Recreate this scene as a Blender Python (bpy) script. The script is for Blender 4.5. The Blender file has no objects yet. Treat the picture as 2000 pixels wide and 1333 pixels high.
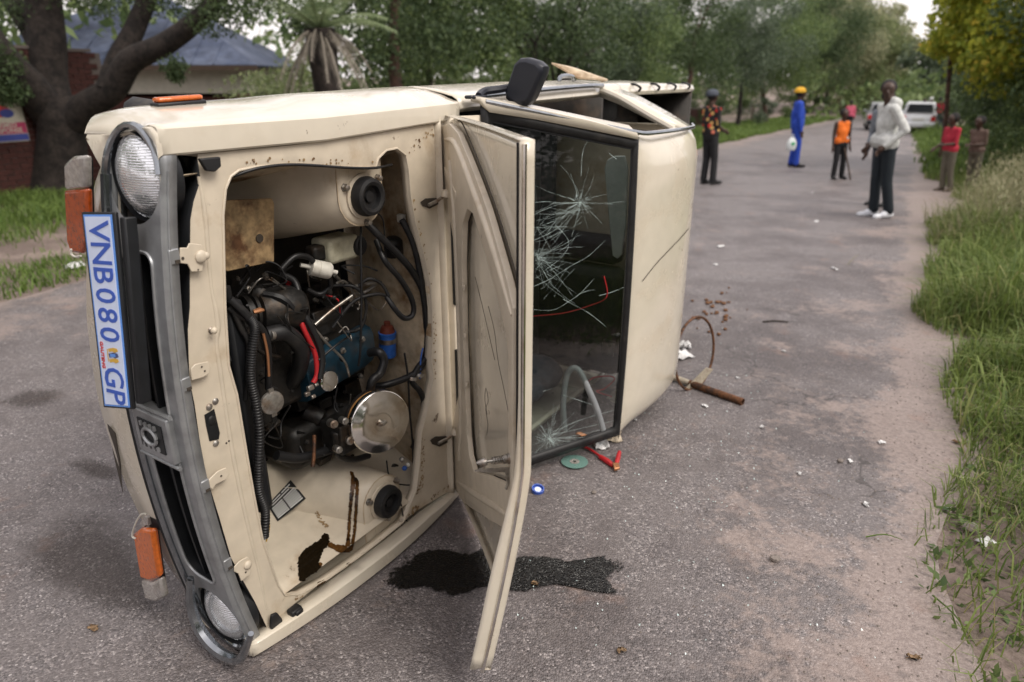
import bpy, bmesh, math, random
import numpy as np
from mathutils import Vector, Matrix
random.seed(7); rng = np.random.default_rng(7)
scene = bpy.context.scene
COL = scene.collection

# ---------------------------------------------------------------- camera, sky, sun, exposure
FPX, CX, CY, YH, CAMH = 1333.0, 1000.0, 666.5, 146.0, 1.62     # photograph: focal length in pixels, centre, horizon, eye height
PITCH = math.atan((CY - YH) / FPX)
cam_d = bpy.data.cameras.new('camera'); cam = bpy.data.objects.new('camera', cam_d); COL.objects.link(cam)
cam.location = (0, 0, CAMH); cam.rotation_euler = (math.pi / 2 - PITCH, 0, 0)
cam_d.sensor_width = 36; cam_d.lens = 36 * FPX / 2000; cam_d.clip_start = 0.05; cam_d.clip_end = 2000
cam_d.dof.use_dof = True; cam_d.dof.focus_distance = 2.0; cam_d.dof.aperture_fstop = 2.2
scene.camera = cam

SUN_EL, SUN_ROT = math.radians(52), math.radians(128)          # hidden by cloud: soft light from the right, behind the camera
world = bpy.data.worlds.new('World'); scene.world = world; world.use_nodes = True
wn = world.node_tree; wn.nodes.clear()
w_out = wn.nodes.new('ShaderNodeOutputWorld'); w_bg = wn.nodes.new('ShaderNodeBackground')
w_sky = wn.nodes.new('ShaderNodeTexSky'); w_sky.sky_type = 'NISHITA'; w_sky.sun_disc = False
w_sky.sun_elevation = SUN_EL; w_sky.sun_rotation = SUN_ROT; w_sky.dust_density = 4; w_sky.air_density = 1.0
w_mix = wn.nodes.new('ShaderNodeMixRGB'); w_mix.inputs[0].default_value = 0.72
w_mix.inputs[2].default_value = (11.0, 10.2, 10.1, 1)            # an even pale cloud cover over the clear sky
w_bg.inputs[1].default_value = 0.085
wn.links.new(w_sky.outputs[0], w_mix.inputs[1]); wn.links.new(w_mix.outputs[0], w_bg.inputs[0]); wn.links.new(w_bg.outputs[0], w_out.inputs[0])
sun_d = bpy.data.lights.new('sun', 'SUN'); sun_d.energy = 1.5; sun_d.angle = math.radians(30); sun_d.color = (1, .94, .85)
sun = bpy.data.objects.new('sun', sun_d); COL.objects.link(sun)
# light comes from azimuth SUN_ROT (clockwise from +Y)
sdir = Vector((math.sin(SUN_ROT) * math.cos(SUN_EL), math.cos(SUN_ROT) * math.cos(SUN_EL), math.sin(SUN_EL)))
sun.rotation_euler = sdir.to_track_quat('Z', 'Y').to_euler()
vs = scene.view_settings; vs.view_transform = 'Standard'; vs.look = 'None'; vs.gamma = 1; vs.exposure = 0.8

# ---------------------------------------------------------------- pixel helpers (a pixel is only a direction; the plane it meets gives the distance)
_cp, _sp = math.cos(PITCH), math.sin(PITCH)
def ray(px, py):
    a, b = px - CX, CY - py
    return Vector((a, FPX * _cp + b * _sp, -FPX * _sp + b * _cp))
def gz(y):                                     # the road drops away from the camera
    t = min(y, 70) - 3.5
    return -0.034 * (t + math.sqrt(t * t + 1)) * 0.5
def gnd(px, py):
    r = ray(px, py); t = 0.0
    for i in range(6000):
        t2 = 260 * (i / 6000) ** 2 / max(1e-6, r.y)
        P = Vector((0, 0, CAMH)) + r * t2
        if P.z < gz(P.y): return Vector((P.x, P.y, gz(P.y)))
    return Vector((P.x, P.y, gz(P.y)))
def at_y(px, py, y):                           # point of the pixel's ray at forward distance y
    r = ray(px, py); return Vector((0, 0, CAMH)) + r * (y / r.y)
AZ = math.radians(33)
DV = Vector((math.sin(AZ), math.cos(AZ), 0)); UV = Vector((math.cos(AZ), -math.sin(AZ), 0))
_g = ray(480, 1297); OC = Vector((0, 0, CAMH)) + _g * (-CAMH / _g.z)     # where the truck's lower front corner meets the road
# truck frame: s = from nose to tail, u = from wheels towards roof (sideways now), z = up.  mesh coordinates are (u, s, z)
def L3(s, u, z): return Vector((u, s, z))
def _loc(P): d = P - OC; return Vector((d.dot(UV), d.dot(DV), P.z))
def onu(px, py, u=0.0):
    r = ray(px, py); t = ((OC + UV * u - Vector((0, 0, CAMH))).dot(UV)) / r.dot(UV); return _loc(Vector((0, 0, CAMH)) + r * t)
def ons(px, py, s):
    r = ray(px, py); t = ((OC + DV * s - Vector((0, 0, CAMH))).dot(DV)) / r.dot(DV); return _loc(Vector((0, 0, CAMH)) + r * t)
def onz(px, py, z):
    r = ray(px, py); t = (z - CAMH) / r.z; return _loc(Vector((0, 0, CAMH)) + r * t)
def onpl(px, py, P0, A, B):
    W = lambda q: DV * q.y + UV * q.x + Vector((0, 0, q.z))
    n = W(A).cross(W(B)); r = ray(px, py); c = Vector((0, 0, CAMH)); t = (OC + W(P0) - c).dot(n) / r.dot(n); return _loc(c + r * t)

# ---------------------------------------------------------------- mesh helpers
class MB:
    def __init__(self): self.v = []; self.f = []
    def add(self, vs, fs):
        o = len(self.v); self.v += [tuple(p) for p in vs]; self.f += [tuple(i + o for i in f) for f in fs]; return self
    def box(self, c, d, rot=None):
        c = Vector(c); h = Vector(d) / 2; R = rot or Matrix.Identity(3)
        vs = [c + R @ Vector((x * h.x, y * h.y, z * h.z)) for x in (-1, 1) for y in (-1, 1) for z in (-1, 1)]
        return self.add(vs, [(0, 1, 3, 2), (4, 6, 7, 5), (0, 4, 5, 1), (2, 3, 7, 6), (0, 2, 6, 4), (1, 5, 7, 3)])
    def tube(self, pts, r, n=8, cap=True, sm=0):
        pts = [Vector(p) for p in pts]
        if sm: pts = spline(pts, sm)
        m = len(pts); rs = r if isinstance(r, (list, tuple)) else [r] * m
        if len(rs) != m: rs = list(np.interp(np.linspace(0, 1, m), np.linspace(0, 1, len(rs)), rs))
        vs = []; up = None
        for i, p in enumerate(pts):
            t = (pts[min(i + 1, m - 1)] - pts[max(i - 1, 0)])
            t = t.normalized() if t.length > 1e-9 else Vector((0, 0, 1))
            if up is None:
                up = t.orthogonal().normalized()
            up = (up - t * up.dot(t)); up = up.normalized() if up.length > 1e-6 else t.orthogonal().normalized()
            b = t.cross(up)
            for k in range(n):
                a = 2 * math.pi * k / n; vs.append(p + (up * math.cos(a) + b * math.sin(a)) * rs[i])
        fs = [(i * n + k, i * n + (k + 1) % n, (i + 1) * n + (k + 1) % n, (i + 1) * n + k) for i in range(m - 1) for k in range(n)]
        if cap: fs += [tuple(range(n))[::-1], tuple(range((m - 1) * n, m * n))]
        return self.add(vs, fs)
    def lathe(self, prof, o, axis, n=24, ref=None, close=True):
        o = Vector(o); ax = Vector(axis).normalized(); e = (ax.orthogonal() if ref is None else Vector(ref)).normalized(); b = ax.cross(e)
        vs = []; 
        for (r, h) in prof:
            for k in range(n):
                a = 2 * math.pi * k / n; vs.append(o + ax * h + (e * math.cos(a) + b * math.sin(a)) * max(r, 1e-5))
        m = len(prof)
        fs = [(i * n + k, i * n + (k + 1) % n, (i + 1) * n + (k + 1) % n, (i + 1) * n + k) for i in range(m - 1) for k in range(n)]
        if close: fs += [tuple(range(n))[::-1], tuple(range((m - 1) * n, m * n))]
        return self.add(vs, fs)
    def grid(self, rows, flip=False):
        m, n = len(rows), len(rows[0]); vs = [p for r in rows for p in r]
        fs = [(i * n + k, i * n + k + 1, (i + 1) * n + k + 1, (i + 1) * n + k) for i in range(m - 1) for k in range(n - 1)]
        return self.add(vs, [f[::-1] for f in fs] if flip else fs)
    def prism(self, poly, d):                 # polygon (3D points) pushed along vector d
        poly = [Vector(p) for p in poly]; d = Vector(d); n = len(poly)
        return self.add(poly + [p + d for p in poly], [tuple(range(n))[::-1], tuple(range(n, 2 * n))] + [(k, (k + 1) % n, n + (k + 1) % n, n + k) for k in range(n)])
    def ball(self, c, r, n=10, m=7, rot=None):
        c = Vector(c); r = Vector((r, r, r)) if not hasattr(r, '__len__') else Vector(r); R = rot or Matrix.Identity(3)
        vs = []; 
        for i in range(m + 1):
            th = math.pi * min(max(i / m, .004), .996)
            for k in range(n):
                a = 2 * math.pi * k / n
                vs.append(c + R @ Vector((r.x * math.sin(th) * math.cos(a), r.y * math.sin(th) * math.sin(a), r.z * math.cos(th))))
        return self.add(vs, [(i * n + k, (i + 1) * n + k, (i + 1) * n + (k + 1) % n, i * n + (k + 1) % n) for i in range(m) for k in range(n)])
    def build(self, name, mat, parent=None, smooth=40, recalc=True, solid=0, bevel=0, sub=0):
        me = bpy.data.meshes.new(name); me.from_pydata(self.v, [], self.f)
        return mesh_obj(name, me, mat, parent, smooth, recalc, solid, bevel, sub)
def mesh_obj(name, me, mat, parent=None, smooth=40, recalc=True, solid=0, bevel=0, sub=0):
    if recalc:
        bm = bmesh.new(); bm.from_mesh(me); bmesh.ops.recalc_face_normals(bm, faces=bm.faces); bm.to_mesh(me); bm.free()
    me.update()
    if smooth:
        me.polygons.foreach_set('use_smooth', [True] * len(me.polygons)); me.set_sharp_from_angle(angle=math.radians(smooth))
    o = bpy.data.objects.new(name, me); COL.objects.link(o)
    for mm in (mat if isinstance(mat, list) else [mat]):
        me.materials.append(M[mm] if isinstance(mm, str) else mm)
    if parent: o.parent = parent
    if sub: md = o.modifiers.new('sub', 'SUBSURF'); md.levels = sub; md.render_levels = sub
    if solid: md = o.modifiers.new('solid', 'SOLIDIFY'); md.thickness = abs(solid); md.offset = -1 if solid > 0 else 1
    if bevel: md = o.modifiers.new('bev', 'BEVEL'); md.width = bevel; md.segments = 2; md.limit_method = 'ANGLE'
    return o
def np_mesh(name, V, F, mat, parent=None):     # fast build from arrays; F is (n,3) or (n,4)
    me = bpy.data.meshes.new(name); k = F.shape[1]
    me.vertices.add(len(V)); me.vertices.foreach_set('co', np.asarray(V, np.float32).ravel())
    me.loops.add(F.size); me.loops.foreach_set('vertex_index', F.astype(np.int32).ravel())
    me.polygons.add(len(F)); me.polygons.foreach_set('loop_start', np.arange(0, F.size, k, dtype=np.int32))
    me.update(calc_edges=True); me.validate()
    o = bpy.data.objects.new(name, me); COL.objects.link(o); me.materials.append(M[mat] if isinstance(mat, str) else mat)
    if parent: o.parent = parent
    return o
def spline(pts, k=6):
    out = []; n = len(pts)
    for i in range(n - 1):
        p0, p1, p2, p3 = pts[max(i - 1, 0)], pts[i], pts[i + 1], pts[min(i + 2, n - 1)]
        for j in range(k):
            t = j / k
            out.append(0.5 * ((2 * p1) + (p2 - p0) * t + (2 * p0 - 5 * p1 + 4 * p2 - p3) * t * t + (3 * p1 - p0 - 3 * p2 + p3) * t ** 3))
    return out + [pts[-1]]
def holed(name, outer, holes, mat, parent, solid=0.0, smooth=30):   # flat or bowed sheet with holes
    bm = bmesh.new(); es = []
    for loop in [outer] + holes:
        vs = [bm.verts.new(p) for p in loop]
        for i in range(len(vs)): es.append(bm.edges.new((vs[i], vs[(i + 1) % len(vs)])))
    bmesh.ops.triangle_fill(bm, use_beauty=True, use_dissolve=False, edges=es)
    me = bpy.data.meshes.new(name); bm.to_mesh(me); bm.free()
    return mesh_obj(name, me, mat, parent, smooth, True, solid)
def tag(o, label=None, cat=None, group=None, kind=None):
    if label: o['label'] = label
    if cat: o['category'] = cat
    if group: o['group'] = group
    if kind: o['kind'] = kind
    return o
def empty(name, loc=(0, 0, 0), rz=0.0, label=None, cat=None, group=None):
    o = bpy.data.objects.new(name, None); o.empty_display_size = .1; COL.objects.link(o); o.location = loc; o.rotation_euler = (0, 0, rz)
    return tag(o, label, cat, group)
def text_mesh(name, body, size, mat, parent, M4, extrude=0.0008, align='CENTER', bold=0.0, sx=1.0):
    cu = bpy.data.curves.new(name, 'FONT'); cu.body = body; cu.size = size; cu.extrude = extrude; cu.offset = bold; cu.align_x = align; cu.align_y = 'CENTER'; cu.resolution_u = 3
    t = bpy.data.objects.new('tmp', cu); COL.objects.link(t); bpy.context.view_layer.update()
    me = bpy.data.meshes.new_from_object(t.evaluated_get(bpy.context.evaluated_depsgraph_get()))
    bpy.data.objects.remove(t); me.transform(M4 @ Matrix.Diagonal((sx, 1, 1, 1)))
    me.materials.clear(); me.name = name
    return mesh_obj(name, me, mat, parent, 0, False)
def frame4(o, x, y):                           # matrix with given origin, x and y axes
    x = Vector(x).normalized(); y = Vector(y); y = (y - x * y.dot(x)).normalized(); z = x.cross(y)
    return Matrix(((x.x, y.x, z.x, o[0]), (x.y, y.y, z.y, o[1]), (x.z, y.z, z.z, o[2]), (0, 0, 0, 1)))

# ---------------------------------------------------------------- materials
M = {}
def mat(name, col=(.5, .5, .5), rough=.5, metal=0, spec=.5, var=0.0, scale=8, col2=None, mix=(.45, .6), bump=0.0, bscale=60, coat=0, trans=0, ior=1.45, emis=None, alpha=1, coords='Object', detail=6, rvar=0.0, chips=0):
    m = bpy.data.materials.new(name); m.use_nodes = True; nt = m.node_tree; N = nt.nodes; L = nt.links
    b = N['Principled BSDF']; b.inputs['Base Color'].default_value = (*col, 1); b.inputs['Roughness'].default_value = rough
    b.inputs['Metallic'].default_value = metal; b.inputs['Specular IOR Level'].default_value = spec; b.inputs['IOR'].default_value = ior
    b.inputs['Coat Weight'].default_value = coat; b.inputs['Transmission Weight'].default_value = trans; b.inputs['Alpha'].default_value = alpha
    if emis: b.inputs['Emission Color'].default_value = (*emis[0], 1); b.inputs['Emission Strength'].default_value = emis[1]
    tc = N.new('ShaderNodeTexCoord'); co = tc.outputs['Object']
    if coords == 'World': g = N.new('ShaderNodeNewGeometry'); co = g.outputs['Position']
    src = None
    if col2 is not None:
        n = N.new('ShaderNodeTexNoise'); n.inputs['Scale'].default_value = scale; n.inputs['Detail'].default_value = detail; n.inputs['Roughness'].default_value = .62; L.new(co, n.inputs[0])
        r = N.new('ShaderNodeMapRange'); r.inputs[1].default_value = mix[0]; r.inputs[2].default_value = mix[1]; L.new(n.outputs[0], r.inputs[0])
        x = N.new('ShaderNodeMixRGB'); x.inputs[1].default_value = (*col, 1); x.inputs[2].default_value = (*col2, 1); L.new(r.outputs[0], x.inputs[0]); src = x.outputs[0]
        if rvar:
            rr = N.new('ShaderNodeMapRange'); rr.inputs[3].default_value = rough; rr.inputs[4].default_value = min(1, rough + rvar); L.new(r.outputs[0], rr.inputs[0]); L.new(rr.outputs[0], b.inputs['Roughness'])
    if chips:
        n4 = N.new('ShaderNodeTexNoise'); n4.inputs['Scale'].default_value = chips; n4.inputs['Detail'].default_value = 9; n4.inputs['Roughness'].default_value = .7; L.new(co, n4.inputs[0])
        r4 = N.new('ShaderNodeMapRange'); r4.inputs[1].default_value = .655; r4.inputs[2].default_value = .70; L.new(n4.outputs[0], r4.inputs[0])
        x4 = N.new('ShaderNodeMixRGB'); x4.inputs[2].default_value = (.075, .038, .018, 1); L.new(r4.outputs[0], x4.inputs[0]); L.new(src, x4.inputs[1]); src = x4.outputs[0]
    if var:
        n2 = N.new('ShaderNodeTexNoise'); n2.inputs['Scale'].default_value = scale * 3.1; n2.inputs['Detail'].default_value = 8; L.new(co, n2.inputs[0])
        r2 = N.new('ShaderNodeMapRange'); r2.inputs[1].default_value = .3; r2.inputs[2].default_value = .7; r2.inputs[3].default_value = 1 - var; r2.inputs[4].default_value = 1 + var * .5; L.new(n2.outputs[0], r2.inputs[0])
        x2 = N.new('ShaderNodeMixRGB'); x2.blend_type = 'MULTIPLY'; x2.inputs[0].default_value = 1
        if src: L.new(src, x2.inputs[1])
        else: x2.inputs[1].default_value = (*col, 1)
        L.new(r2.outputs[0], x2.inputs[2]); src = x2.outputs[0]
    if src: L.new(src, b.inputs['Base Color'])
    if bump:
        n3 = N.new('ShaderNodeTexNoise'); n3.inputs['Scale'].default_value = bscale; n3.inputs['Detail'].default_value = 5; L.new(co, n3.inputs[0])
        bp = N.new('ShaderNodeBump'); bp.inputs['Strength'].default_value = bump; bp.inputs['Distance'].default_value = .01; L.new(n3.outputs[0], bp.inputs['Height']); L.new(bp.outputs[0], b.inputs['Normal'])
    M[name] = m; return m
PC = (.625, .57, .47)
mat('paint', PC, .20, coat=.6, var=.05, scale=5, col2=(.57, .495, .385), mix=(.5, .78), bump=.03, bscale=6, rvar=.25, chips=9)
mat('paint_in', (.575, .505, .40), .40, var=.10, scale=6, col2=(.40, .30, .19), mix=(.58, .80), bump=.04, bscale=9, rvar=.3, chips=7)
mat('paint_dirty', (.55, .45, .32), .55, var=.25, scale=9, col2=(.20, .115, .05), mix=(.46, .70), bump=.06, bscale=30, rvar=.3)
mat('tray_rust', (.34, .235, .12), .75, var=.45, scale=14, col2=(.10, .045, .018), mix=(.45, .66), bump=.25, bscale=60)
mat('chrome', (.78, .78, .78), .09, 1, var=.1, scale=4)
mat('chrome_warm', (.80, .77, .72), .13, 1, var=.12, scale=9, col2=(.55, .47, .38), mix=(.5, .7), bump=.02, bscale=7)
mat('trim', (.30, .32, .34), .15, .95, var=.2, scale=10)
mat('silver', (.34, .35, .36), .36, .55, var=.22, scale=6, col2=(.24, .245, .25), mix=(.5, .7), bump=.02, bscale=40)
mat('steel', (.42, .40, .37), .42, .9, var=.35, scale=20, col2=(.22, .13, .07), mix=(.5, .72))
mat('black_plastic', (.009, .010, .012), .48, var=.3, scale=8)
mat('mirror_black', (.016, .018, .026), .42, var=.1, scale=6)
mat('rubber', (.010, .010, .011), .55, var=.35, scale=12, col2=(.034, .031, .028), mix=(.55, .8))
mat('hose', (.012, .012, .013), .42, var=.4, scale=15, col2=(.045, .042, .038), mix=(.6, .85))
mat('grease', (.011, .010, .009), .5, var=.5, scale=18, col2=(.035, .026, .018), mix=(.5, .75), bump=.2, bscale=40)
mat('castiron', (.028, .027, .026), .5, .5, var=.5, scale=16, col2=(.065, .045, .03), mix=(.5, .7), bump=.15, bscale=50)
mat('blue_cover', (.008, .036, .060), .4, var=.35, scale=10, col2=(.035, .035, .034), mix=(.55, .75), bump=.03)
mat('coil_blue', (.03, .13, .50), .38, var=.25, scale=14, col2=(.03, .05, .14), mix=(.58, .7))
mat('coil_red', (.16, .035, .02), .5, var=.3, scale=14)
mat('red_wire', (.42, .018, .022), .45, var=.2, scale=12)
mat('white_plastic', (.62, .60, .54), .5, var=.2, scale=14, col2=(.36, .33, .27), mix=(.5, .75))
mat('reservoir', (.52, .50, .38), .4, var=.2, scale=14, col2=(.33, .30, .20), mix=(.5, .75))
mat('paper_orange', (.50, .25, .08), .8, var=.3, scale=30)
mat('copper', (.50, .24, .12), .4, .8)
mat('orange_lens', (.80, .17, .012), .18, trans=.35, var=.25, scale=26, coat=.6, bump=.12, bscale=80)
mat('orange_dark', (.50, .085, .012), .2, trans=.3, var=.35, scale=22, coat=.6, bump=.12, bscale=80)
mat('clear_lens', (.66, .62, .58), .12, trans=.55, var=.25, scale=26, col2=(.50, .44, .38), mix=(.5, .7), coat=.6, bump=.15, bscale=70)
mat('plate_white', (.62, .70, .88), .35, var=.05, scale=10)
mat('plate_blue', (.035, .10, .46), .4)
mat('plate_light_blue', (.11, .28, .72), .4)
mat('crest_gold', (.62, .38, .06), .5); mat('crest_red', (.55, .05, .05), .5); mat('crest_dark', (.06, .08, .2), .5)
mat('label_black', (.02, .02, .02), .4); mat('label_white', (.6, .6, .58), .4)
mat('oil', (.012, .008, .004), .06, coat=.6, var=.3, scale=30)
mat('oil_brown', (.11, .05, .014), .14, var=.5, scale=20, col2=(.02, .01, .004), mix=(.42, .6))
mat('bed_dark', (.035, .030, .026), .7, var=.4, scale=6, col2=(.09, .06, .04), mix=(.5, .7))
mat('scratch', (.05, .04, .03), .8)
mat('seat', (.02, .02, .022), .7, var=.3, scale=10)
mat('dash', (.014, .014, .015), .5, var=.2, scale=10)
mat('grey_tube', (.20, .21, .22), .45, var=.15, scale=10)
mat('visor', (.33, .35, .33), .6, var=.1)
mat('crack', (.62, .76, .75), .2, spec=.9, alpha=.8)
mat('tyre', (.028, .028, .030), .75, var=.3, scale=14, col2=(.075, .065, .055), mix=(.5, .72))
mat('rust_pipe', (.17, .075, .035), .6, .4, var=.5, scale=25, col2=(.06, .035, .025), mix=(.45, .62), bump=.2, bscale=80)
mat('worn_cream', (.42, .37, .29), .6, var=.35, scale=22, col2=(.18, .10, .055), mix=(.55, .72), bump=.1)
mat('paper', (.72, .72, .72), .7, var=.15, scale=16)
mat('foam', (.55, .47, .36), .9, var=.3, scale=30, bump=.4, bscale=50)
mat('disc_green', (.24, .42, .37), .14, .45)
mat('blue_cap', (.035, .085, .38), .4)
mat('stone', (.22, .19, .17), .85, var=.35, scale=30, bump=.3, bscale=60)
mat('clod', (.17, .085, .045), .95, var=.4, scale=40, bump=.5, bscale=80)
mat('dry_leaf', (.24, .155, .085), .7, var=.3, scale=30)
def glass(name, col, rough=0.0, mixf=.12):
    m = bpy.data.materials.new(name); m.use_nodes = True; N = m.node_tree.nodes; L = m.node_tree.links; N.clear()
    o = N.new('ShaderNodeOutputMaterial'); t = N.new('ShaderNodeBsdfTransparent'); t.inputs[0].default_value = (*col, 1)
    g = N.new('ShaderNodeBsdfGlossy'); g.inputs['Roughness'].default_value = rough; f = N.new('ShaderNodeFresnel'); f.inputs[0].default_value = 1.38
    x = N.new('ShaderNodeMixShader'); L.new(f.outputs[0], x.inputs[0]); L.new(t.outputs[0], x.inputs[1]); L.new(g.outputs[0], x.inputs[2]); L.new(x.outputs[0], o.inputs[0]); M[name] = m
glass('windscreen_glass', (.60, .66, .64)); glass('lens_glass', (.93, .95, .95), .03)
def lens_material():
    m = mat('headlamp', (.86, .88, .90), .14, .75); nt = m.node_tree; N = nt.nodes; L = nt.links; b = N['Principled BSDF']
    tc = N.new('ShaderNodeTexCoord'); mp = N.new('ShaderNodeMapping'); mp.inputs['Scale'].default_value = (60, 1, 95); L.new(tc.outputs['Object'], mp.inputs[0])
    w = N.new('ShaderNodeTexBrick'); w.inputs['Scale'].default_value = 1; w.inputs['Mortar Size'].default_value = .12; w.inputs['Mortar Smooth'].default_value = 1; w.inputs['Brick Width'].default_value = 2.4; w.inputs['Row Height'].default_value = .55
    sx = N.new('ShaderNodeSeparateXYZ'); cb = N.new('ShaderNodeCombineXYZ'); L.new(mp.outputs[0], sx.inputs[0]); L.new(sx.outputs[0], cb.inputs[0]); L.new(sx.outputs[2], cb.inputs[1]); L.new(cb.outputs[0], w.inputs[0])
    bp = N.new('ShaderNodeBump'); bp.inputs['Strength'].default_value = .4; bp.inputs['Distance'].default_value = .004; L.new(w.outputs['Fac'], bp.inputs['Height']); L.new(bp.outputs[0], b.inputs['Normal'])
lens_material()
def leaf_mat(name, c1, c2, c3=None, trans=.35):
    m = bpy.data.materials.new(name); m.use_nodes = True; N = m.node_tree.nodes; L = m.node_tree.links; N.clear()
    o = N.new('ShaderNodeOutputMaterial'); g = N.new('ShaderNodeNewGeometry'); r = N.new('ShaderNodeValToRGB')
    r.color_ramp.elements[0].color = (*c1, 1); r.color_ramp.elements[1].color = (*c2, 1)
    if c3: e = r.color_ramp.elements.new(.88); e.color = (*c2, 1); r.color_ramp.elements[2].color = (*c3, 1)
    L.new(g.outputs['Random Per Island'], r.inputs[0])
    d = N.new('ShaderNodeBsdfPrincipled'); d.inputs['Roughness'].default_value = .55; d.inputs['Specular IOR Level'].default_value = .3; t = N.new('ShaderNodeBsdfTranslucent'); x = N.new('ShaderNodeMixShader'); x.inputs[0].default_value = trans
    L.new(r.outputs[0], d.inputs['Base Color']); L.new(r.outputs[0], t.inputs[0]); L.new(d.outputs[0], x.inputs[1]); L.new(t.outputs[0], x.inputs[2]); L.new(x.outputs[0], o.inputs[0]); M[name] = m
leaf_mat('leaf_dark', (.036, .062, .026), (.095, .135, .055)); leaf_mat('leaf_mid', (.07, .115, .045), (.19, .25, .09))
leaf_mat('leaf_pale', (.11, .15, .065), (.27, .31, .14)); leaf_mat('leaf_yellow', (.20, .27, .04), (.52, .52, .07), (.88, .64, .12), .5)
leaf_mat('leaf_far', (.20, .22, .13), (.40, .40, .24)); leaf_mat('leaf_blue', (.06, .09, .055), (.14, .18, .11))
leaf_mat('grass_short', (.07, .125, .025), (.18, .26, .06)); leaf_mat('grass_long', (.08, .13, .03), (.21, .27, .07), (.36, .32, .16))
leaf_mat('grass_seed', (.20, .21, .10), (.34, .31, .19)); leaf_mat('palm_green', (.17, .24, .12), (.36, .43, .24)); leaf_mat('palm_dead', (.13, .115, .09), (.34, .30, .25), trans=.1)
mat('bark', (.036, .028, .024), .95, var=.5, scale=6, col2=(.014, .011, .010), mix=(.42, .62), bump=1.0, bscale=18)
mat('bark_red', (.13, .075, .055), .9, var=.4, scale=6, col2=(.06, .04, .032), mix=(.42, .62), bump=.6, bscale=22)
mat('brick', (.060, .020, .016), .9, var=.35, scale=5, bump=.3, coords='World')
mat('mortar', (.12, .10, .09), .95); mat('roof_metal', (.035, .048, .085), .75, 0, var=.35, scale=1.2, col2=(.085, .105, .16), mix=(.42, .65))
mat('plaster', (.44, .42, .36), .85, var=.12, scale=2); mat('dark_wood', (.05, .032, .022), .8, var=.3); mat('pole_wood', (.17, .13, .10), .9, var=.3, scale=5)
mat('sign_cream', (.60, .56, .46), .5, var=.1); mat('sign_magenta', (.45, .05, .13), .5); mat('sign_blue', (.05, .07, .30), .5); mat('sign_red', (.50, .05, .05), .5)
# ================================================================= SETTING
RA = math.radians(29.5); RD = Vector((math.sin(RA), math.cos(RA), 0)); RN = Vector((math.cos(RA), -math.sin(RA), 0))
def rp(t, w, dz=0.0):                          # road frame: t along the road, w across it (to the right)
    P = RD * t + RN * w; return Vector((P.x, P.y, gz(P.y) + dz))
def tw(P): return P.x * RD.x + P.y * RD.y, P.x * RN.x + P.y * RN.y
def redge(t): return .34 + .10 * math.sin(t * 1.7 + .4) + .07 * math.sin(t * 4.1) - .02 * max(0, t - 17) + .50 * math.exp(-((t - 13.2) / 2.4) ** 2) + .10 * math.exp(-((t - 2.9) / .5) ** 2) + .25 * max(0, 1.0 - t)
def ledge(t): return -6.15 + .10 * math.sin(t * .9) + .05 * math.sin(t * 3.3) + .0 * t

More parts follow.
